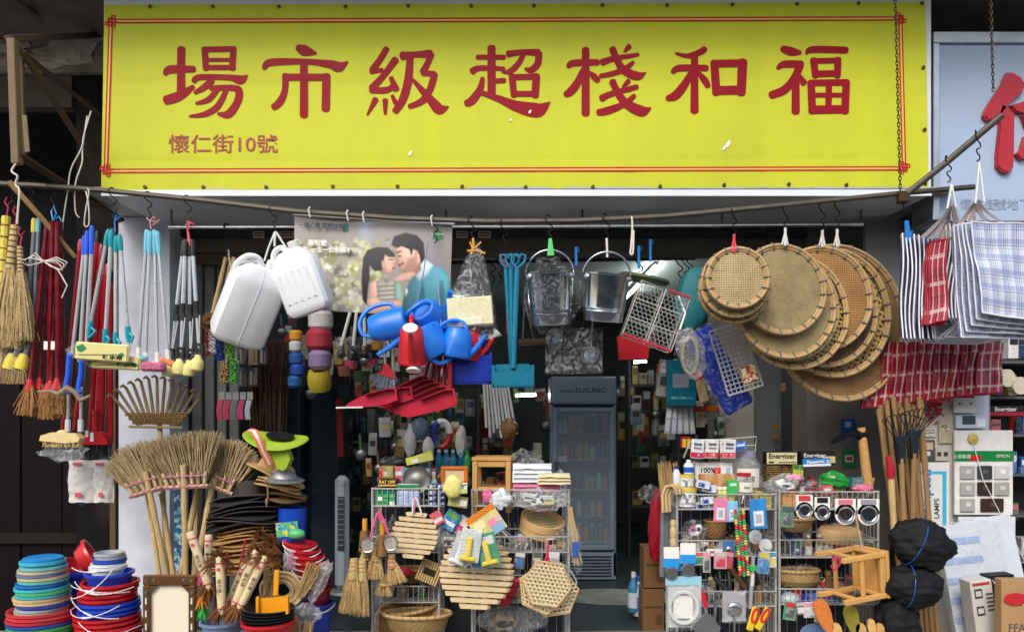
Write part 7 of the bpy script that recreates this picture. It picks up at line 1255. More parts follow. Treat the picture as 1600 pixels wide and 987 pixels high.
for i in range(3): blob('red checked cloth roll between the trivets, %s' % ('upper', 'middle', 'lower')[i], 806-i*8, 912+i*14, 11, 8, 4.66, plaid((190, 30, 50), [(0, 9, .0, .4, (230, 220, 216), .7)], 'red_check'), 20+i, 8, -30, .2, 'cloth_roll', 'cloth')
basket('shallow brown basket on the third shelf behind the brooms', 640, 913, 30, 22, 4.85, WVC, .6, 2, lash=False); blob('red mesh bag tucked behind the shallow basket', 632, 895, 12, 7, 4.78, plast((190, 40, 56)), 30, 8)
t = Th('bamboo_sticks_bag', 'bag of long bamboo sticks hanging on the right side of the left rack', 'bag', 898, 790, 4.7); b = MB(); b.straws((890, 792, 0), 3, (903, 885, 0), 7, 14, 1.5, 55, 3, 5); t.part('sticks', b, BAM, kind='stuff'); b = MB(); b.ell((900, 855, 0), (10, 42, 7), 12, 10, rot(-6), .2, 3, 2); t.part('film', b, CLEAR); b = MB(); b.rect(894, 845, 904, 868, -7, -6.4); t.part('blue_label', b, paper((50, 90, 170)))
# ------------------------------------------------------------------ goods on the right rack
def jar(label, cx, y, r, h, Y, capc, fill=None):
    t = Th('glass_jar', label, 'jar', cx, y, Y); b = MB(); b.lathe([(0, 0), (r*.95, 0), (r, 3), (r, h*.62), (r*.7, h*.78), (r*.66, h*.82), (r*.64, h*.82), (r*.66, h*.77), (r*.96, h*.6), (r*.94, 3), (0, 3)], 28, (cx, y, r)); t.part('glass', b, clear('jar_glass', .1, .3, (.8, .85, .85), 12, .05, .1)); b = MB(); b.lathe([(0, 0), (r*.7, 0), (r*.72, h*.15), (0, h*.17)], 24, (cx, y-h*.8, r)); t.part('lid', b, plast(capc))
    b = MB(); b.grid(lambda u, v: (cx+r*1.01*math.sin((u-.5)*1.5), y-h*.1-v*h*.45, r-r*1.01*math.cos((u-.5)*1.5)), 10, 3); t.part('paper_label', b, paper((226, 222, 206))); t.text('陳皮', cx, y-h*.3, h*.14, INK, -1); return t
jar('large glass jar with grey lid on the right rack', 1171, 768, 25, 66, RY_+.12, (150, 150, 176)); jar('smaller glass jar with red lid in front of the large one', 1167, 772, 15, 34, RY_-.02, (190, 30, 44))
bottle('white glue bottle with blue cap at the left of the right rack', 1057, 758, 6, 30, RY_+.05, (226, 228, 230), (30, 50, 140), .5); bottle('white squeeze bottle with blue band behind the tubs', 1076, 740, 8, 22, RY_+.08, (228, 230, 232), (230, 230, 230), .4, lab=(30, 90, 190))
for i, (x, y, r, h, Y) in enumerate(((1075, 765, 13, 24, RY_+.02), (1076, 792, 16, 30, RY_-.02))):
    t = Th('paint_tub', ('upper', 'lower')[i]+' white tub with yellow lid at the left of the right rack', 'tub', x, y, Y); b = MB(); b.lathe([(0, 0), (r*.9, 0), (r, h*.8), (0, h*.8)], 24, (x, y, r)); t.part('tub', b, WHITE); b = MB(); b.lathe([(0, 0), (r*1.06, 0), (r*1.06, h*.14), (0, h*.16)], 24, (x, y-h*.8, r)); t.part('lid', b, plast((230, 196, 60))); b = MB(); b.grid(lambda u, v: (x+r*.99*math.sin((u-.5)*1.6), y-h*.2-v*h*.45, r-r*1.0*math.cos((u-.5)*1.6)-.6), 8, 2); t.part('printed_label', b, mosaic([(226, 226, 222), (120, 130, 150), (214, 210, 200)], 60))
carton('white carton with black numerals and red hand print', 1086, 722, 1145, 750, RY_+.12, 20, (222, 222, 218), [(.5, .3, .68, .9, (200, 30, 44)), (.82, .3, .93, .6, (150, 180, 210))], [('100%', .33, .45, 11, (30, 30, 30), 0), ('2Q', .33, .8, 9, (30, 30, 30))]); carton('plain brown carton under the white numeral carton', 1096, 741, 1149, 764, RY_+.04, 24, (184, 132, 76), [(.1, .6, .35, .9, (150, 104, 58)), (.6, .6, .85, .9, (150, 104, 58))])
carton('green box standing beside the red lidded jar', 1137, 750, 1154, 772, RY_, 12, (60, 180, 90), [(.2, .2, .8, .4, (200, 230, 200))]); 
for i, (x, y) in enumerate(((1098, 757), (1108, 763), (1104, 782), (1116, 790), (1096, 790))): carton('white and blue tube box in the jar basket, %s' % ('topmost', 'second', 'middle', 'lower right', 'lower left')[i], x-9, y-6, x+12, y+6, RY_+.02*i-.04, 10, (220, 226, 236), [(.1, .3, .6, .8, (30, 70, 160))], (), 'tube_box', ang=(12, 8, -6, 4, -3)[i], group='tube boxes')
for i in range(3): bottle('white capped vitamin bottle in the jar basket, %s' % ('left', 'middle', 'right')[i], 1124+i*9, 790, 6, 30, RY_+.04, (214, 214, 120), (236, 236, 232), .7, group='vitamin bottles')
carton('yellow tin at the right end of the jar basket', 1188, 772, 1206, 794, RY_, 14, (196, 180, 70), [(.2, .2, .8, .7, (120, 130, 60))])
for i, (x0, y0, x1, y1, c, nm, a) in enumerate(((1116, 778, 1137, 815, (232, 130, 160), 'pink', 3), (1136, 783, 1154, 815, (130, 196, 226), 'pale blue', -2), (1172, 779, 1198, 826, (50, 140, 210), 'bright blue', -3))): carton('%s hanging accessory card clipped on the jar basket' % nm, x0, y0, x1, y1, 4.56, 3, c, [(.2, .4, .8, .9, (232, 234, 236)), (.32, .5, .68, .8, (170, 176, 180))], (), 'accessory_card', 'card', a)
# hanging glove cards above
rack_t = Th('card_hanger', 'small white wire hanger frame above the white numeral carton', 'hanger', 1105, 720, RY_+.15); b = MB(); b.tube([(1068, 715), (1078, 690), (1182, 682), (1180, 705)], 1.2, 5); b.tube([(1072, 700), (1181, 695)], 1, 5); rack_t.part('wire', b, WIREW, kind='stuff')
for i, (x, a) in enumerate(((1090, 5), (1096, -3), (1113, 2), (1135, -4), (1140, 3))): carton('white glove card with red foot hanging on the wire frame, %s from the left' % (['first']+ordn[1:])[i], x-10, 686, x+10, 716, RY_+.06+.02*(i % 2), 3, (222, 222, 220), [(0, .68, 1, .95, (196, 40, 60)), (.2, .2, .8, .32, (90, 90, 96)), (.2, .4, .8, .5, (120, 120, 126))], [('3', .6, .8, 5, (240, 240, 240))], 'glove_card', 'card', a, group='glove cards')
carton('blue glove card at the end of the wire frame', 1146, 690, 1166, 702, RY_+.1, 3, (20, 110, 200), [(.1, .3, .9, .6, (200, 220, 240))], (), 'glove_card', 'card', -8); carton('red and yellow match box pack left of the glove cards', 1064, 682, 1080, 700, RY_+.4, 8, (150, 30, 34), [(.15, .2, .5, .9, (200, 180, 60)), (.6, .2, .9, .9, (200, 180, 60))])
# battery boxes
carton('cream battery display box with black lettering on the right rack', 1197, 706, 1246, 726, RY_+.2, 16, (20, 20, 22), [(.02, .04, .98, .92, (206, 196, 150)), (.08, .72, .25, .86, (30, 30, 30)), (.4, .76, .95, .84, (60, 60, 60))], [('Energizer', .5, .32, 11, (20, 20, 22), 0, 1)], 'battery_box'); carton('black battery display box with blue battery pack before it', 1252, 705, 1306, 726, RY_+.2, 16, (24, 24, 28), [(.6, .35, .98, .85, (196, 180, 120))], [('Energizer', .38, .3, 9, (214, 210, 190))], 'battery_box'); carton('blue battery pack with white lettering leaning on the black box', 1255, 716, 1298, 728, RY_+.15, 4, (40, 120, 190), [(0, .7, 1, 1, (226, 226, 226))], [('Panasonic', .45, .4, 7, (240, 240, 240), -2), ('D', .9, .45, 7, (240, 240, 240))], 'battery_pack', 'pack', -2)
carton('dark brown box under the cream battery display', 1198, 728, 1240, 752, RY_+.2, 20, (48, 32, 30)); 
for i in range(4): carton('yellow green marker pack standing by the battery boxes, %s' % (['first']+ordn[1:])[i], 1240+i*4, 726, 1243.4+i*4, 748, RY_+.16, 4, (190, 200, 80), [(0, 0, 1, .3, (60, 110, 60))], (), 'marker', 'marker')
blob('clear bag of pale blue cards at the left of the strainer basket', 1226, 756, 27, 14, RY_-.02, HAZY, 41, 12, -8, .35, fill=[paper((170, 210, 220)), WPAP]); blob('pink packet lying behind the clear card bag', 1244, 747, 14, 6, RY_+.06, paper((230, 150, 170)), 42, 8); blob('bright green plastic bag in the strainer basket', 1308, 752, 24, 13, RY_+.02, plast((30, 140, 50), .3), 43, 12, 12, .4, sm=20); blob('clear bag with red label beside the green one', 1276, 760, 16, 10, RY_-.02, CLEAR, 44, 10, 0, .35, fill=[paper((190, 40, 50)), paper((60, 56, 54))])
carton('red label box in the strainer basket', 1284, 758, 1302, 772, RY_+.02, 10, (190, 30, 44), [(.2, .3, .8, .6, (230, 220, 210))]); carton('teal carton behind the green bag', 1322, 746, 1350, 762, RY_+.12, 14, (20, 90, 96)); blob('pink clear packet at the right end of the strainer basket', 1352, 764, 16, 7, RY_, plast((210, 110, 130)), 45, 10); carton('yellow box top behind the green bag', 1292, 741, 1316, 750, RY_+.14, 12, (214, 210, 60)); carton('orange block row inside the strainer basket', 1222, 772, 1246, 794, RY_+.02, 14, (222, 160, 90), [(.3, 0, .34, 1, (170, 110, 60)), (.64, 0, .68, 1, (170, 110, 60))])
for i, (x, y, r, ci) in enumerate(((1257, 797, 13, 9), (1285, 800, 12, 8), (1321, 803, 16, 11), (1357, 803, 17, 12))):
    t = Th('sink_strainer', 'steel sink strainer on a white card, %s of the four in a row' % ('first', 'second', 'third', 'fourth')[i], 'strainer', x, y-25, 4.56, 'sink strainers on cards'); b = MB(); b.rect(x-r, y-24, x+r, y, 0, 1); b.lathe([(0, 1), (r*1.02, 1), (r*1.02, 0)], 28, (x, y, 1), (0, 0, -1)); t.part('card', b, WPAP, kind='stuff'); b = MB(); b.tube([(x+ci*math.cos(a), y+ci*math.sin(a), -2) for a in [2*PI*k/24 for k in range(24)]], 1.8, 7, True); t.part('rim', b, STEEL); b = MB(); b.lathe([(ci, -1), (ci*.7, 3), (ci*.6, 5), (ci*.5, 2), (0, 1)], 24, (x, y, -1), (0, 0, 1)); t.part('bowl', b, metalm((150, 152, 156), .2)); b = MB(); b.rect(x-r*.7, y-23, x+r*.7, y-15, -.8, -.2); t.part('printed_strip', b, (paper((206, 60, 70)), INK, paper((210, 120, 130)), paper((150, 150, 156)))[i])
# beaded strap
t = Th('woven_strap', 'red green and yellow knotted strap hanging down the right rack', 'strap', 1157, 795, 4.5)
for r_ in range(26):
    for c_ in range(3):
        b = MB(); x = 1155+r_*.32+(c_-1)*6.2; y = 797+r_*4; b.ell((x, y+(c_ % 2)*1.6, 0), (3.1, 2.2, 3), 7, 5); t.part('knot', b, (pm((206, 50, 60), .6, name='red_knot'), pm((40, 170, 90), .6, name='green_knot'), pm((226, 190, 90), .6, name='yellow_knot'))[((r_//2)+c_) % 3 if c_ != 1 else ((r_//2)+1) % 2], smooth=60)
# shelves: baskets, bowl, bottles, tools
basket('small round wicker pot on the middle shelf of the jar bay', 1122, 842, 18, 27, RY_+.08, WVC, .9, 1.6, lash=False, opn=.7); basket('open weave wicker bowl on the middle shelf of the strainer bay', 1250, 832, 28, 20, RY_+.04, WVB, .6, 2.4); basket('larger wicker basket on the third shelf of the strainer bay', 1255, 918, 32, 24, RY_+.02, WVB, .6, 2.6, opn=.8); blob('dark clear bag resting in the third shelf wicker basket', 1256, 892, 28, 9, RY_+.08, CLEAR, 50, 12)
t = Th('wooden_bowl', 'round pale bentwood box on the middle shelf beside the bowl', 'wooden box', 1322, 850, RY_+.04); b = MB(); b.lathe([(0, 0), (32, 0), (34, 3), (34, 16), (30, 22), (0, 24)], 36, (1322, 850, 26), (0, -1, -.06), .8); t.part('body', b, WST)
blob('clear bag of small parts on the middle shelf of the jar bay', 1088, 830, 20, 16, RY_+.02, CLEAR, 51, 12, 0, .4, fill=[plast((190, 120, 160)), TOW]); 
for i, (x, y, r) in enumerate(((1180, 838, 11), (1196, 852, 11))): b = MB(); b.lathe([(0, 6), (r*.5, 6), (r*.55, 2), (r, 1), (r, 0)], 20, (x, y, 0), (.2, -.1, -1)); one('white_plug', 'round white plastic drain cover on the jar bay shelf, %s' % ('left', 'right')[i], 'drain cover', x, y, 4.72, b, WHITE)
carton('small white price card on the front of the jar bay shelf', 1104, 857, 1129, 868, 4.7, .8, (228, 228, 222), [(.2, .3, .5, .6, (120, 120, 120))], (), 'price_card', 'card'); t = Th('key_blister', 'blue topped blister with metal fitting on the jar bay shelf', 'blister', 1138, 865, 4.68); b = MB(); b.rect(1130, 846, 1147, 866, 0, 1); t.part('card', b, paper((60, 120, 190))); b = MB(); b.ell((1138, 858, -3), (6, 7, 4)); t.part('fitting', b, STEEL)
rg = random.Random(77)
for i in range(9): x = 1070+i*15; b = MB(); R = rot(rg.uniform(-70, 70)); m_ = rg.choice([wood((150, 110, 66)), metalm((90, 88, 86), .5), BAM, plast((180, 176, 168))]); b.tube([Vector((x, 862, 20))+R @ Vector((0, -12, 0)), Vector((x, 862, 14))+R @ Vector((0, 10, 0))], rg.uniform(2, 3.5), 8); one('small_tool', 'short handled tool piece lying in the jar bay second shelf, %s from the left' % (['first']+ordn[1:])[i], 'tool', x, 868, RY_, b, m_, 'loose tool pieces')
for i, (x0, y0, x1, y1, r, m_, nm) in enumerate(((1138, 880, 1166, 918, 4.5, wood((112, 84, 54)), 'brown wooden hammer shaft'), (1120, 905, 1138, 922, 4, metalm((90, 92, 94), .4), 'steel pipe end'), (1164, 922, 1166, 898, 5, metalm((80, 82, 86), .35), 'dark steel tube'), (1118, 918, 1112, 905, 4, BAM, 'pale round peg'), (1190, 915, 1180, 885, 3, metalm((100, 98, 96), .4), 'iron bracket'))): b = MB(); b.tube([(x0, y0, 16), (x1, y1, 8)], r, 9); one('tool_shaft', nm+' lying on the third shelf of the jar bay', 'tool', x1, y1, RY_, b, m_)
t = Th('silver_tube_tool', 'silver telescopic rod with green clip hanging down the jar bay', 'rod', 1175, 870, 4.58); b = MB(); b.tube([(1177, 868, 0), (1172, 950, 0)], 3.2, 8); t.part('rod', b, SILV); b = MB(); b.rect(1171, 882, 1181, 891, -4, 4, 1); t.part('clip', b, plast((60, 200, 90))); b = MB(); b.tube([(1175.6, 896, 0), (1174.6, 914, 0)], 3.5, 8); t.part('label_band', b, WPAP)
# stool hung sideways
stool('small pine stool hung upside down on the right rack', None, 4.52, RY(-20) @ rot(86), Vector((1334, 898, 6)), 74, 88, 66, wood((214, 164, 94), .45, (1, 1, 5)))
rope('tan cord holding the sideways stool on the right rack', [(1336, 800), (1342, 830), (1347, 858), (1338, 852)], 4.48, 1.3, BAM); rope('pink string loop on the stool at the right rack', [(1300, 876), (1308, 870), (1312, 880), (1303, 890), (1299, 882)], 4.5, 1.6, pm((206, 40, 90), .5, name='pink_loop'))
blob('white plastic tub in the bottom of the strainer bay', 1238, 938, 16, 10, RY_, plast((190, 200, 208)), 60, 12, 0, .1); carton('blue tray lining the third shelf of the strainer bay', 1252, 926, 1330, 944, RY_+.1, 40, (24, 70, 170))
# spatulas at the bottom right
for i, (x0, y0, x1, y1, c, w, nm) in enumerate(((1285, 955, 1306, 1010, (206, 120, 60), 12, 'orange brown wooden spatula'), (1330, 962, 1342, 1010, (140, 130, 50), 11, 'olive wooden spatula'), (1308, 985, 1318, 1020, (222, 180, 110), 7, 'short pale wooden ladle'), (1345, 985, 1352, 1020, (214, 170, 100), 8, 'pale wooden scoop'), (1362, 980, 1368, 1020, (220, 176, 106), 6, 'pale wooden fork'), (1376, 985, 1384, 1020, (206, 160, 96), 6, 'rightmost pale wooden spoon'))):
    t = Th('wooden_spatula', nm+' at the bottom of the strainer bay', 'spatula', x1, y1, 4.5); b = MB(); p = Vector((x0, y0, 0)); q = Vector((x1, y1, 0)); u = (q-p).normalized(); s = Vector((-u.y, u.x, 0)); L_ = (q-p).length
    prof = [(-.35, .2), (-.3, .7), (-.15, 1), (.1, 1), (.4, .75), (.55, .35), (.75, .3), (1.3, .3)]; pl = [p+u*(L_*a)+s*(w*k) for a, k in prof]+[p+u*(L_*a)-s*(w*k) for a, k in prof[::-1]]; b.prism([(v.x, v.y) for v in pl], -2, 2); t.part('blade', b, wood(c, .45))
b = MB(); b.lathe([(0, 0), (20, 0), (26, 22), (25, 22), (19, 2), (0, 2)], 24, (1285, 1012, 16), (-.2, -1, -.4)); one('blue_scoop', 'pale blue plastic scoop at the bottom of the strainer bay', 'scoop', 1285, 1012, 4.55, b, plast((120, 150, 186)))
# bottom left of the right rack
for i, (x, y) in enumerate(((1049, 890), (1075, 884), (1073, 896))):
    t = Th('drain_ring', 'grey drain ring on a blue hang card, %s of three' % ('left', 'right front', 'right rear')[i], 'drain ring', x, y-30, 4.5+.03*(i == 2)); b = MB(); b.rect(x-12, y-36, x+12, y-4, 0, 1); t.part('card', b, WPAP); b = MB(); b.rect(x-12, y-18, x+12, y-4, -.6, -.2); t.part('blue_strip', b, paper((40, 150, 220))); b = MB(); b.lathe([(5, 3), (9, 3), (11, 0), (9, -1), (5, 1)], 22, (x, y+5, -1), (0, 0, -1)); t.part('ring', b, metalm((170, 172, 176), .35))
t = Th('hose_pack', 'clear pack with coiled white hose and paper insert', 'pack', 1066, 912, 4.5); b = MB(); b.rect(1044, 914, 1096, 980, 2, 4); t.part('backing', b, paper((196, 200, 198))); b = MB(); b.rect(1052, 930, 1082, 965, -2, -1); t.part('paper_insert', b, WPAP)
for r_ in (23, 21): b = MB(); b.tube([(1068+r_*math.cos(a), 948+r_*1.1*math.sin(a), -2-r_*.05) for a in [2*PI*k/30 for k in range(30)]], 1.8, 6, True); t.part('hose_loop', b, plast((222, 224, 224)))
b = MB(); b.rect(1040, 900, 1096, 914, 0, 3); t.part('header_card', b, paper((150, 200, 216))); b = MB(); b.rect(1040, 912, 1099, 984, -6, 6, 3); t.part('film', b, CLEAR)
t = Th('stirrup_scoop', 'steel scoop with red handle at the bottom of the jar bay', 'scoop', 1104, 985, 4.42); b = MB(); b.tube([(1098, 924, 0), (1100, 934, 0), (1103, 948, 0)], [3, 4, 3.6], 9); t.part('red_grip', b, plast((206, 24, 44))); b = MB(); b.prism([(1102, 958), (1112, 960), (1126, 980), (1122, 1000), (1090, 1000), (1082, 975)], -1, 3); b.tube([(1103, 948, 0), (1105, 962, 0)], 2.6, 8); t.part('blade', b, metalm((186, 188, 192), .25), kind='stuff')
t = Th('shovel_pack', 'clear pack with steel trowel at the bottom of the jar bay', 'pack', 1146, 922, 4.52); b = MB(); b.rect(1129, 924, 1165, 970, 0, 2); t.part('backing', b, paper((168, 166, 170))); b = MB(); b.ell((1147, 950, -3), (12, 11, 4)); b.tube([(1147, 955, -4), (1146, 985, -4)], 1.8, 6); t.part('trowel', b, STEEL, kind='stuff'); b = MB(); b.rect(1127, 922, 1167, 972, -7, 4, 2); t.part('film', b, CLEAR)
t = Th('yellow_scissors', 'yellow handled scissors with red rings at the bottom of the jar bay', 'scissors', 1184, 985, 4.45)
for x, a in ((1176, 16), (1192, 28)):
    b = MB(); R = rot(a); b.box((x, 966, 0), (11, 38, 4), R, 1.5); t.part('handle', b, plast((236, 196, 40))); b = MB(); b.tube([Vector((x+3, 960, -3))+R @ Vector((4.2*math.cos(q), 11*math.sin(q), 0)) for q in [2*PI*k/18 for k in range(18)]], 1.8, 6, True); t.part('ring', b, plast((206, 40, 44)))
b = MB(); b.tube([(1114, 985), (1118, 945)], 3, 8); b.tube([(1118, 945), (1120, 935)], 3.6, 8); one('chisel', 'pale handled chisel between the scoop and trowel', 'chisel', 1114, 985, 4.5, b, metalm((180, 182, 186), .3))
for i in range(3): b = MB(); x = 1040+i*6; b.tube([(x-4, 800, 4*i), (x-5, 772, 4*i), (x, 760, 4*i), (x+9, 758, 4*i), (x+16, 764, 4*i), (x+17, 772, 4*i)], 2.6, 8); one('cane_umbrella', 'curved umbrella cane handle left of the jars, %s' % ('left', 'middle', 'right')[i], 'umbrella', x, 800, 4.7, b, BAM)
for i in range(4): b = MB(); b.tube([(1036+i*6, 795, 4*i), (1034+i*6, 900, 4*i)], 4, 8); one('folded_umbrella', 'folded grey umbrella in clear sleeve left of the right rack, %s' % (['first']+ordn[1:])[i], 'umbrella', 1036+i*6, 900, 4.78, b, pm((120, 124, 128), .35, 0, .5, 50, .5, 0, 'umbrella_film'), 'folded umbrellas')
t = Th('wooden_pestle', 'pale turned wooden pestle at the left post of the right rack', 'pestle', 1052, 850, 4.62); b = MB(); b.lathe([(0, 0), (5, 0), (5.5, 8), (4, 12), (5.5, 16), (5, 26), (3.5, 30), (5, 34), (4, 40), (0, 41)], 14, (1052, 852, 0)); t.part('body', b, BAM)
# hoe
t = Th('garden_hoe', 'hoe with dark blade and thick wooden shaft behind the strainer bay', 'hoe', 1356, 765, 4.95); b = MB(); b.tube([(1346, 668, 0), (1357, 770, 0)], [6, 8], 10); t.part('shaft', b, wood((196, 150, 92))); b = MB(); b.add([(1350, 676, -5), (1350, 686, -5), (1330, 680, -6), (1308, 690, -8), (1293, 694, -10), (1298, 686, -9), (1325, 673, -6)], [[0, 1, 2, 3, 4, 5, 6]]); b.add([(1350, 676, 5), (1350, 686, 5), (1330, 680, 4), (1308, 690, 0), (1293, 694, -9), (1298, 686, -8), (1325, 673, 4)], [[6, 5, 4, 3, 2, 1, 0]]); t.part('blade', b, metalm((50, 50, 54), .4)); b = MB(); b.tube([(1340, 680, 0), (1352, 678, 0)], 7.5, 10); t.part('socket', b, metalm((40, 40, 44), .5))

# loose stock filling the shelves
def stock(where, x0, x1, y, Y, n, seed, hmin=12, hmax=26, group=None):
    rg = random.Random(seed); pal = [(206, 200, 186), (190, 150, 96), (60, 90, 140), (196, 60, 60), (226, 226, 222), (70, 130, 80), (210, 180, 80), (90, 80, 74), (150, 170, 190), (220, 150, 170), (40, 44, 52), (170, 120, 70)]; w = (x1-x0)/n
    for i in range(n):
        x = x0+w*(i+.5)+rg.uniform(-2, 2); h = rg.uniform(hmin, hmax); c = rg.choice(pal); c2 = rg.choice(pal); q = rg.random(); lb = '%s, %s from left' % (where, ORD[i]); yy = Y+rg.uniform(0, .12)
        if q < .35: carton('small printed box on '+lb, x-w*.45, y-h, x+w*.45, y, yy, 14, c, [(.1, .1, .9, .45, c2), (.15, .55, .6, .7, rg.choice(pal)), (.15, .78, .8, .86, (60, 60, 64))], (), 'small_box', 'box', rg.uniform(-12, 12), yaw=rg.uniform(-25, 25))
        elif q < .6: blob('bagged goods on '+lb, x, y-h*.5, w*.55, h*.5, yy, rg.choice((CLEAR, HAZY)), seed*31+i, 9, rg.uniform(-15, 15), .35, 'bagged_goods', 'bag', [plast(c), paper(c2), wood((170, 130, 84))])
        elif q < .8: bottle('small container on '+lb, x, y, w*.36, h, yy, c, c2, rg.uniform(.4, .8), rg.random() < .3, None, c2)
        else:
            b = MB(); R = rot(rg.uniform(-60, 60)); b.curve([Vector((x, y-h*.5, 12))+R @ Vector((-w*.1, -h*.6, 0)), Vector((x, y-h*.45, 8))+R @ Vector((w*.1, 0, 0)), Vector((x, y-h*.5, 12))+R @ Vector((0, h*.5, 0))], [2.4, 3.4, 2.8], 8); one('kitchen_tool', 'handled kitchen tool on '+lb, 'tool', x, y, yy, b, rg.choice((wood(c), metalm((150, 150, 150), .35), plast(c))))
for j, (wh, x0, x1, y, n) in enumerate((('middle shelf of trivet bay', 592, 684, 862, 7), ('third shelf of trivet bay', 590, 684, 940, 6), ('middle shelf of steamer bay', 744, 884, 862, 9), ('third shelf of steamer bay', 744, 884, 940, 9), ('middle shelf of jar bay', 1066, 1206, 868, 10), ('third shelf of jar bay', 1066, 1206, 946, 10), ('middle shelf of strainer bay', 1224, 1366, 870, 9), ('third shelf of strainer bay', 1224, 1366, 943, 9))): stock(wh, x0, x1, y-1, RY_+.03, n, 900+j, 18, 36); stock('rear '+wh, x0, x1, y-2, RY_+.2, n, 930+j, 30, 54)
for j, (wh, x0, x1, y, n) in enumerate((('back of the top left basket', 590, 734, 752, 12), ('back of the towel basket', 744, 886, 756, 9), ('back of the jar basket', 1062, 1210, 756, 12), ('back of the strainer basket', 1222, 1368, 764, 12))): stock(wh, x0, x1, y+10, RY_+.22, n, 950+j, 18, 34)
for j, (wh, x0, x1, y, n) in enumerate((('top basket of strainer bay', 1222, 1368, 795, 11), ('top basket of jar bay', 1140, 1206, 795, 5))): stock(wh, x0, x1, y, RY_+.06, n, 970+j, 16, 28)

def hung(where, x0, x1, y, Y, n, seed):
    rg = random.Random(seed); w = (x1-x0)/n; pal = [(60, 130, 190), (222, 222, 216), (206, 60, 70), (220, 200, 90), (70, 150, 110), (226, 150, 170), (190, 186, 176), (90, 90, 96)]
    for i in range(n):
        x = x0+w*(i+.5)+rg.uniform(-3, 3); ww = rg.uniform(12, 22); h = rg.uniform(20, 38); c = rg.choice(pal); t = carton('%s, %s from the left' % (where, ORD[i]), x-ww/2, y, x+ww/2, y+h, Y-rg.uniform(0, .06), 2, c, [(.08, .03, .92, .28, rg.choice(pal)), (.2, .4, .8, .85, rg.choice(pal))], (), 'hang_card', 'card', rg.uniform(-9, 9)); b = MB(); b.rect(x-ww/2+1, y+h*.3, x+ww/2-1, y+h-1, -6, 0, 2); t.part('blister', b, CLEAR)
hung('small blister card hung on the top basket of strainer bay', 1226, 1240, 790, 4.62, 1, 1); hung('small blister card hung on the second shelf of jar bay', 1080, 1150, 862, 4.63, 4, 2); hung('small blister card hung low on the steamer bay', 800, 880, 862, 4.68, 3, 3); hung('small blister card hung low on the trivet bay', 690, 720, 870, 4.66, 1, 4); hung('small blister card hung on the third shelf of jar bay', 1185, 1215, 862, 4.66, 2, 5); hung('small blister card hung on the third shelf of strainer bay', 1225, 1290, 940, 4.66, 4, 6)
# ------------------------------------------------------------------ inside the shop
def sz(n, Y): return n
F = Th('drinks_fridge', 'tall glass door drinks fridge standing at the back of the shop', 'fridge', 911, 908, 7.4); FG = pm((136, 156, 176), .35, .2, .08, 10, 0, 0, 'fridge_paint', dirt=.2)
for nm, x0, y0, x1, y1, d0, d1 in (('side_wall', 860, 632, 865, 900, 0, 36), ('side_wall', 958, 632, 963, 900, 0, 36), ('back_panel', 865.2, 632, 957.8, 900, 66, 36), ('base', 860, 862, 963, 905, 0, 65.5), ('door_frame', 863, 636, 871, 858, -5, -.5), ('door_frame', 952, 636, 960, 858, -5, -.5), ('door_frame', 871.2, 636, 951.8, 643, -5, -.5), ('door_frame', 871.2, 850, 951.8, 858, -5, -.5)): b = MB(); b.rect(x0, y0, x1, y1, d0, d1, .8); F.part(nm, b, FG)
b = MB(); b.rect(860, 588, 963, 631, -6, 70, 2); h = F.part('header', b, FG); b = MB(); b.rect(864, 593, 959, 627, -7, -6.2); F.part('header_panel', b, pm((120, 146, 164), .3, 0, .1, 10, 0, 0, 'dim_header'), h); F.text('SUILING', 922, 610, 11, paper((30, 36, 44)), -8, 0, h, 1.2); F.text('SUILING', 885, 611, 6, paper((30, 36, 44)), -8, 0, h)
b = MB(); b.rect(871, 643, 952, 850, -3, -2); F.part('door_glass', b, glassm((.5, .6, .72), .22)); b = MB(); b.tube([(868, 720, -8), (868, 790, -8)], 2, 6); F.part('handle', b, DULL)
for i in range(7): b = MB(); b.rect(868, 868+i*5, 955, 870+i*5, -1.5, -.2); F.part('vent_slot', b, BLACK)
rg = random.Random(3); SC = [(196, 120, 50), (170, 60, 40), (90, 110, 60), (60, 90, 140), (190, 190, 180), (60, 46, 36), (150, 150, 90)]
GG = 'drinks inside the fridge'
for r_, y in enumerate((676, 718, 764, 806, 846)):
    b = MB(); b.rect(866, y, 957, y+1.5, 2, 62); F.part('shelf', b, WIREW)
    for i in range(8): bottle('drink bottle on the %s fridge shelf, %s from left' % (('top', 'second', 'third', 'fourth', 'lowest')[r_], ORD[i]), 873+i*10.6, y, 4.4, 26+rg.uniform(-4, 4), 7.46, rg.choice(SC), rg.choice(SC), .5, False, GG)
carton('white phone sticker on the fridge door glass', 872, 712, 886, 722, 7.37, .4, (150, 160, 180), (), (), 'sticker', 'sticker')
def tube_lamp(label, a, c, r, s):
    t = Th('tube_lamp', label, 'lamp', a[0], a[1], a[2]); p, q = Vector(wpt(t, *a)), Vector(wpt(t, *c)); b = MB(); b.tube([p, q], r, 8); t.part('tube', b, emit((.85, 1, .96), s)); b = MB(); b.tube([p+Vector((0, -r*2.2, 0)), q+Vector((0, -r*2.2, 0))], r*1.6, 4); t.part('housing', b, WHITE)
tube_lamp('lit fluorescent tube on the ceiling behind the steel buckets', (978, 466, 9.2), (1026, 416, 7.3), 1.5, 36); tube_lamp('lit fluorescent tube low at the back of the shop', (806, 618, 8.4), (838, 617, 8.4), 1.5, 36); tube_lamp('lit tube behind the red carton at the back', (990, 566, 8.1), (1010, 565, 8.1), 1.3, 36); tube_lamp('added lit ceiling tube brightening the left back of the shop', (640, 470, 9.6), (720, 470, 9.6), 1.4, 36)  # the last tube is an added light that brightens the interior
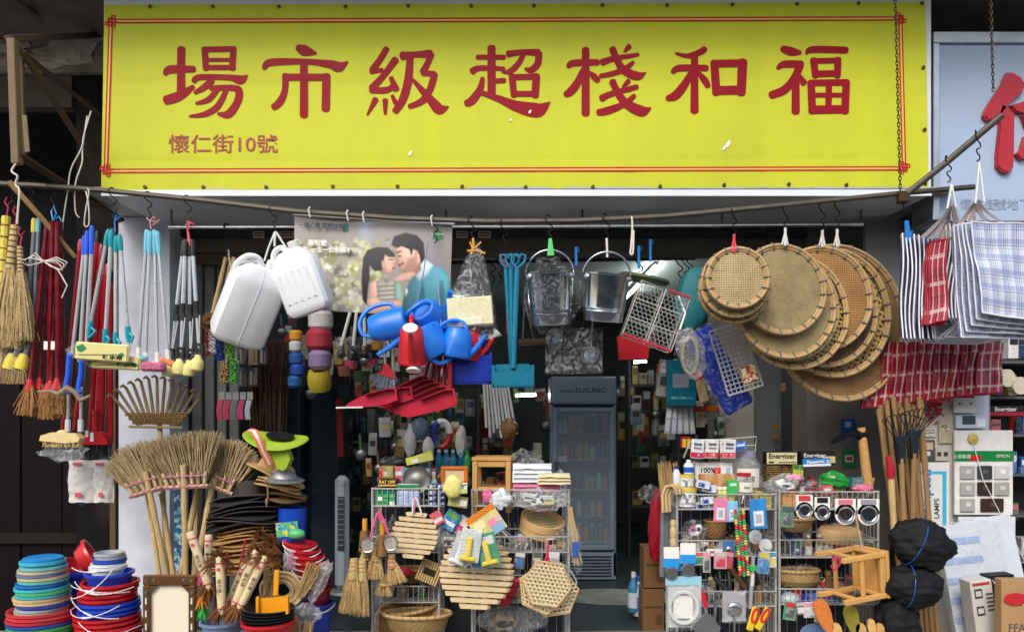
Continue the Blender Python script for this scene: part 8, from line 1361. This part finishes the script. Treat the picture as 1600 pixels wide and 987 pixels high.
t = Th('wall_shrine', 'small red shrine with glowing lamp on the back wall', 'shrine', 775, 690, 10.8); b = MB(); b.rect(752, 628, 800, 690, 0, 6); t.part('panel', b, paper((120, 14, 18))); b = MB(); b.lathe([(0, 0), (4, 1), (0, 8)], 10, (790, 640, -4)); t.part('lamp', b, emit((1, .25, .12), 4)); b = MB(); b.rect(764, 655, 790, 685, -2, -.5); t.part('plaque', b, paper((170, 120, 40)))
# shelving with goods
def shelving(lab, label, x0, x1, ys, Y, dp, seed, group, m=None, lo=8, hi=17):
    t = Th('goods_shelf', lab, 'shelf', (x0+x1)/2, 930, Y); m = m or pm((64, 66, 66), .6, 0, .2, 10, .1, 0, 'shelf_metal', dirt=.4); rg = random.Random(seed)
    for y in ys: b = MB(); b.rect(x0, y, x1, y+3, 0, dp); t.part('shelf_board', b, m)
    for x in (x0-3, x1): b = MB(); b.rect(x, ys[0]-50, x+3, 930, 0, dp); t.part('upright', b, m)
    pal = [(150, 130, 100), (60, 70, 90), (170, 60, 50), (190, 186, 176), (90, 110, 36), (200, 170, 80), (40, 44, 50), (120, 90, 60), (70, 120, 150), (200, 200, 200)]
    for k, y in enumerate(ys):
        x = x0+3; ii = 0; top = ys[k-1]+6 if k else y-44
        while x < x1-lo:
            w = rg.uniform(lo, hi); hgt = min(y-top, rg.uniform(16, 40)); c = rg.choice(pal); ro = ordn[k] if k else 'top'; ii += 1
            if rg.random() < .3: bottle('bottle on the %s board of the %s, %s from left' % (ro, label, ORD[ii-1]), x+w/2, y, w*.42, hgt, Y+.15, c, rg.choice(pal), .5, False, group)
            else: carton('packet on the %s board of the %s, %s from left' % (ro, label, ORD[ii-1]), x, y-hgt, x+w-1, y, Y+.1, 18, c, [(.12, .15, .88, .5, rg.choice(pal))], (), 'packet', 'packet', group=group)
            x += w+.5
    return t
shelving('dim goods shelf at left behind the dustpans', 'dim left shelf', 538, 636, [618, 676, 712, 758, 800, 850, 900], 8.3, 40, 1, 'goods on the dim left shelf')
shelving('dim goods shelf beside the fridge at left', 'dim middle shelf', 640, 745, [600, 650, 700, 760], 9.2, 40, 2, 'goods on the dim middle shelf', lo=10); shelving('dim goods shelf at right of the fridge', 'dim right shelf', 985, 1062, [600, 640, 680, 730, 790], 8.6, 40, 3, 'goods on the dim right shelf'); shelving('dark side shelf behind the glove cards', 'dark side shelf', 1062, 1130, [655, 710, 770], 7.2, 40, 4, 'goods on the dark side shelf', lo=12)
for i, (x0, x1) in enumerate(((436, 468), (470, 528))):
    t = Th('glass_cabinet', 'dark glazed cabinet along the left shop wall, %s one' % ('narrow', 'wide')[i], 'cabinet', (x0+x1)/2, 930, 6.9+i*.2); CB = pm((26, 38, 48), .45, 0, .15, 8, 0, 0, 'cabinet_paint', dirt=.2); b = MB(); b.rect(x0, 600, x1, 930, 4, 80); t.part('carcass', b, CB)
    for y0, y1 in ((606, 760), (766, 920)): b = MB(); b.rect(x0+4, y0, x1-4, y1, 2.5, 3.9); p = t.part('door', b, pm((34, 54, 66), .12, 0, .15, 5, 0, 0, 'dark_glass')); b = MB(); b.rect(x0+6, y0+60, x0+8, y0+80, .5, 2.4); t.part('handle', b, DULL, p)
t = Th('tower_fan', 'slim pale grey tower fan standing left of the rack', 'fan', 533, 928, 6.4); b = MB(); b.box((533, 832, 8), (22, 178, 18), None, 7); t.part('column', b, plast((168, 178, 186))); b = MB(); b.rect(528, 775, 538, 860, -2.2, -1.2); g = t.part('grille', b, pm((50, 56, 62), .5, name='dark_grille')); t.text('TCL', 537, 758, 5, INK, -2)
for i in range(10): b = MB(); b.rect(528, 778+i*8, 538, 779+i*8, -3, -2.3); t.part('louvre', b, plast((150, 160, 168)), g)
b = MB(); b.lathe([(0, 0), (22, 0), (20, 4), (0, 5)], 20, (533, 928, 12)); t.part('base', b, plast((130, 138, 146)))
b = MB(); b.box((531, 668, 0), (10, 92, 3), rot(-2), 1); one('hanging_cloth', 'dark red cloth strip hanging at the cabinet edge', 'cloth', 531, 715, 6.7, b, pm((120, 14, 22), .8, 0, .2, 20, .3, 0, 'red_cloth'))
# twine spools and tools hanging at the left
def spool(label, x, y, r, c, Y=5.6, ring=False):
    b = MB(); m = pm(c, .45, 0, .3, 80, .6, .05, 'twine_ball', st=(1, 1, 5))
    b.lathe(([(r*.4, -r*.2), (r*.4, r*.75), (r*.85, r*.9), (r, r*.4), (r, -r*.4), (r*.85, -r*.9), (r*.4, -r*.9)] if ring else [(0, -r*.85), (r*.7, -r*.85), (r, -r*.5), (r, r*.5), (r*.7, r*.85), (0, r*.85)]), 24, (x, y, 0), (0, -1, -.3 if ring else -.1)); one('twine_spool', label, 'twine', x, y, Y, b, m, 'twine spools under the white cans')
for i, (x, y, r, c, nm) in enumerate(((462, 524, 10, (206, 150, 36), 'small tan'), (462, 541, 10, (200, 202, 206), 'small silver'), (463, 560, 11, (20, 80, 160), 'small upper blue'), (465, 578, 11, (24, 70, 170), 'small middle blue'), (461, 596, 11, (20, 90, 160), 'small lowest blue'), (501, 500, 19, (206, 206, 206), 'large silver'), (499, 530, 20, (170, 40, 60), 'large red'), (500, 562, 18, (136, 120, 160), 'large lilac'), (499, 594, 18, (196, 176, 40), 'large olive yellow'))): spool(nm+' spool of plastic twine below the white cans', x, y, r, c, 5.6, i == 8)
for i, (x0, x1) in enumerate(((547, 533), (557, 552), (569, 570))):
    t = Th('soup_ladle', 'white handled ladle with clear cup below the poster, %s' % ('left', 'middle', 'right')[i], 'ladle', x0, 490, 5.5); b = MB(); b.tube([(x0, 488, 0), (x1, 540, 0)], 2.6, 8); t.part('handle', b, WHITE); b = MB(); b.lathe([(0, 0), (8, 2), (11, 10), (11, 22), (8, 36), (0, 27)], 18, (x1, 562, 0)); t.part('cup', b, FILM); b = MB(); b.ell((x1, 553, 0), 7); t.part('dark_ball', b, BLACK)
for i, (x, y, r, c, nm) in enumerate(((548, 570, 11, (190, 70, 100), 'pink'), (583, 565, 7, (186, 60, 90), 'small pink'), (540, 580, 13, (120, 70, 60), 'brown clear'), (565, 588, 14, (50, 64, 36), 'dark glass'), (590, 540, 11, (190, 140, 60), 'amber'))): b = MB(); b.lathe([(0, 0), (r*.8, 0), (r, r*1.2), (r*.92, r*1.2), (r*.7, 2), (0, 2)], 18, (x, y+r*.6, 0)); one('plastic_cup', '%s cup hanging below the ladles' % nm, 'cup', x, y+r, 5.55, b, plast(c))
t = Th('soft_broom', 'white broom with red collar and grey bristles above the dustpans', 'broom', 603, 500, 5.15); b = MB(); b.tube([(601, 505, 0), (602, 570, 0)], 2.6, 8); b.tube([(612, 510, 0), (616, 600, 0)], 2.4, 8); t.part('poles', b, SILV, kind='stuff'); b = MB(); b.prism([(597, 580), (600, 568), (606, 568), (616, 582), (620, 592), (590, 584)], -5, 5); t.part('red_collar', b, plast((206, 40, 60))); b = MB(); b.straws((604, 586, 0), 14, (600, 607, 0), 18, 200, .7, 500, 4, 5); t.part('bristles', b, plast((150, 160, 180)), kind='stuff', smooth=0)
b = MB(); b.straws((420, 690, 0), 26, (418, 528, 0), 28, 150, 1.2, 501, 12, 14, rag=.05); one('twig_bundle', 'dark brushwood bundle standing behind the white cans', 'twigs', 420, 690, 5.95, b, straw((84, 62, 50)), kind='stuff')
for i in range(5): carton('tool card with metal pieces left of the brushwood bundle, %s' % ['first', 'second', 'third', 'fourth', 'fifth'][i], 372+(i % 3)*16, 540+(i//3)*34, 386+(i % 3)*16, 570+(i//3)*34, 5.75, 3, ((60, 60, 62), (176, 140, 80), (50, 54, 58), (80, 82, 84), (70, 70, 74))[i], [(.2, .2, .45, .9, (170, 170, 172)), (.6, .3, .8, .9, (150, 120, 80))], (), 'tool_card', 'card')
for i in range(5):
    t = Th('skipping_rope', '%s in clear header pack under the tool cards, %s from left' % (('pink rope', 'pink rope', 'grey rope', 'pink rope', 'silver rope')[i], (['first']+ordn[1:])[i]), 'rope pack', 346+i*11, 615, 5.6); x = 346+i*11; b = MB(); b.rect(x-4, 612, x+5, 624, 0, 1); t.part('header', b, paper((150, 150, 150)))
    b = MB()
    for k in range(3): b.tube([(x-3+k*2.6, 625, 0), (x-6+k*2.6, 640, -1), (x-5+k*2.6, 655, 0)], 1.8, 6)
    t.part('rope', b, pm(((200, 70, 110), (196, 66, 106), (120, 124, 128), (200, 70, 110), (176, 190, 196))[i], .4, name='braided'), kind='stuff')
for i, (x, y, rx, ry, c, nm) in enumerate(((640, 690, 10, 26, (190, 190, 190), 'white coiled cable bundle under the dustpans'), (668, 700, 9, 18, (206, 204, 198), 'white bulbous brush under the dustpans'), (655, 670, 14, 18, (90, 110, 130), 'packet of clips under the dustpans'), (720, 690, 9, 24, (200, 196, 188), 'white cable hank right of the dustpans'), (795, 670, 13, 18, (120, 84, 44), 'brown coir ball behind the stool'))): blob(nm, x, y, rx, ry, 5.9, plast(c), 600+i, 8, 0, .25, 'hanging_item', 'goods')
t = Th('swim_ring', 'blue white and red float ring hanging behind the rack', 'ring', 688, 660, 6.0)
for i, c in enumerate(((30, 50, 150), (220, 220, 222), (190, 24, 36))): b = MB(); a0 = 2.4+i*1.9; b.tube([(690+13*math.cos(a0+k*.24), 678+20*math.sin(a0+k*.24), 0) for k in range(9)], 5, 8); t.part('segment', b, plast(c))
for i in range(9): b = MB(); x = 756+i*4.6; b.tube([(x, 600, i % 3*4), (x+4+i*1.2, 668+(i*37 % 22), i % 3*4)], 2.2, 6); one('white_tube', 'white plastic tube in the bunch below the teal dustpan, %s from left' % (['first']+ordn[1:])[i], 'tube', x, 600, 6.2, b, plast((200, 204, 206)), 'white tubes')
# right inside
carton('grey box hanging left of the teal pack', 1028, 562, 1050, 620, 5.9, 8, (130, 132, 134), [(.1, .1, .9, .35, (190, 190, 190)), (.2, .45, .8, .7, (60, 60, 62))], [('CICO', .5, .2, 6, (40, 40, 40))], 'tool_box', ang=8); carton('teal blister pack with grey tool, right inside', 1042, 562, 1088, 634, 5.8, 8, (0, 96, 110), [(.2, .3, .75, .6, (130, 134, 140)), (.5, .05, .7, .15, (190, 40, 40)), (.15, .8, .9, .86, (40, 140, 150))], (), 'tool_pack', 'pack'); carton('red capped tool in clear pack right of the teal pack', 1088, 578, 1102, 628, 5.8, 6, (170, 140, 96), [(0, 0, 1, .3, (180, 30, 40))], (), 'tool_pack', 'pack', -14)
for i in range(5): carton('clear pack of white slips under the teal pack, %s from left' % (['first']+ordn[1:])[i], 1040+i*9, 634, 1049+i*9, 678, 5.85+.02*i, 3, (170, 174, 184), [(.2, .1, .8, .4, (206, 210, 216)), (.2, .5, .8, .9, (190, 194, 204))], (), 'slip_pack', 'pack', 6-i*3)
carton('long red box on the beam right of the teal pack', 1078, 634, 1124, 643, 6.0, 8, (150, 22, 30)); carton('blue payment sticker on the grey pillar', 1314, 654, 1336, 676, 5.93, .5, (40, 96, 176), [(.3, .2, .7, .6, (190, 210, 240))], (), 'sticker', 'sticker'); carton('green payment sticker on the grey pillar', 1316, 702, 1338, 730, 5.93, .5, (30, 130, 60), [(.2, .3, .8, .7, (214, 214, 210)), (.3, .4, .7, .6, (190, 60, 60))], (), 'sticker', 'sticker'); carton('small pale round sticker notice between the payment stickers', 1318, 682, 1334, 696, 5.93, .5, (110, 126, 124), (), (), 'sticker', 'sticker')
carton('small wooden tag hung on the grey door', 1220, 598, 1228, 612, 6.3, 2, (150, 110, 60), (), (), 'wooden_tag', 'tag'); 
for i in range(2): b = MB(); b.lathe([(0, 2), (5, 1.5), (5, 0)], 9, (1212, 668+i*14, 0), (0, 0, -1)); one('brass_charm', '%s brass flower charm on the grey door' % ('upper', 'lower')[i], 'charm', 1212, 675+i*14, 6.3, b, pm((170, 120, 50), .4, .5, name='brass'))
for i, (x0, y0, x1, y1) in enumerate(((1006, 855, 1040, 918), (1004, 920, 1038, 985))): carton('brown carton on the shop floor, %s of two' % ('upper', 'lower')[i], x0, y0, x1, y1, 5.75, 40, (126, 92, 60), [(.1, .4, .9, .45, (90, 66, 44)), (.6, .6, .9, .85, (96, 72, 48))], (), 'brown_carton', 'carton')
for i, (x, c) in enumerate(((990, (60, 130, 170)), (998, (196, 206, 210)))): bottle('%s detergent bottle on the floor by the cartons' % ('blue', 'white')[i], x, 955+i*6, 9, 62, 6.0, c, ((210, 214, 220), (30, 90, 170))[i], .35, lab=((200, 210, 220), (70, 120, 180))[i])
blob('dark red plastic bag hanging left of the right rack', 1028, 820, 13, 56, 5.5, plast((150, 16, 36), .3), 701, 8, 4, .3); blob('clear bag over the red one left of the right rack', 1018, 772, 20, 14, 5.5, CLEAR, 702, 8)
for i in range(6): b = MB(); b.straws((1035+i*5, 770, 0), 2, (1030+i*5, 720, 0), 3, 5, 1.4, 710+i, 2, 3); one('chopstick_pack', 'pack of bamboo skewers behind the glue bottle, %s from left' % (['first']+ordn[1:])[i], 'skewers', 1035+i*5, 770, 5.3, b, STR2, kind='stuff')
px_tube('inner_rail', 'dark rail inside the shop with bare wire hooks', 'rail', [(700, 410, 6.6), (1086, 403, 6.6)], 3, BLACK)
for i, x in enumerate((770, 782, 1000, 1062, 1072, 1080)): hook(x, 408, 6.6, 'bare on the inner rail, %s from left' % (['first']+ordn[1:])[i])
for i, (x, w) in enumerate(((404, 18), (448, 24), (722, 18), (757, 20))): carton('white printed sticker on the dark fascia, %s from left' % (['first']+ordn[1:])[i], x-w/2, 361, x+w/2, 372, 5.893, .4, (190, 190, 186), [(.1, .2, .9, .35, (70, 70, 74)), (.1, .55, .9, .7, (110, 60, 60))], (), 'sticker', 'sticker')

rg = random.Random(88)
for zn, xa, xb, ya, yb, Ya, Yb, n in (('left half', 545, 750, 480, 640, 6.4, 8.2, 24), ('right half', 985, 1130, 490, 680, 6.3, 8, 24), ('middle back', 745, 860, 560, 720, 8.6, 10, 20), ('strip below the poster', 560, 700, 500, 600, 5.8, 6.3, 18), ('space under the dustpans', 560, 720, 645, 720, 5.9, 6.4, 18), ('left wall bay', 436, 545, 480, 590, 6.2, 6.7, 16), ('right pillar side', 1085, 1135, 560, 700, 6, 6.4, 10), ('gap beside the fridge', 964, 1005, 520, 720, 9, 10.4, 9)):
    for i in range(n):
        x = xa+(xb-xa)*(i+rg.uniform(.1, .9))/n; y = rg.uniform(ya, yb); w = rg.uniform(9, 20); h = rg.uniform(20, 46); Y = rg.uniform(Ya, Yb); c = rg.choice([(170, 170, 166), (120, 90, 60), (150, 40, 44), (60, 90, 120), (200, 196, 180), (80, 110, 80), (50, 50, 54), (190, 150, 80)])
        if i % 3: carton('header card pack hanging in the dim %s, %s from left' % (zn, ORD[i]), x-w/2, y, x+w/2, y+h, Y, 5, c, [(.05, .03, .95, .25, (190, 190, 186)), (.2, .35, .8, .6, rg.choice([(60, 60, 60), (200, 180, 120), (170, 50, 50)]))], (), 'hanging_pack', 'pack', rg.uniform(-6, 6), group='packs hanging in the dim '+zn)
        else: t = Th('hanging_tool', 'handled tool hanging in the dim %s, %s from left' % (zn, ORD[i]), 'tool', x, y, Y, 'tools hanging in the dim '+zn); b = MB(); b.tube([(x, y, 0), (x+2, y+h*.7, 0)], 2, 6); t.part('handle', b, plast(c)); b = MB(); b.ell((x+2, y+h*.85, 0), (w*.5, h*.25, 4), 10, 7); t.part('head', b, metalm((130, 130, 132), .4))
# ------------------------------------------------------------------ lettering becomes mesh
bpy.context.view_layer.update(); dg = bpy.context.evaluated_depsgraph_get()
for o in TEXTS:
    me = bpy.data.meshes.new_from_object(o.evaluated_get(dg)); n = bpy.data.objects.new(o.name, me); COL.objects.link(n)
    n.parent = o.parent; n.matrix_basis = o.matrix_basis.copy()
    nm = o.name; bpy.data.objects.remove(o); n.name = nm
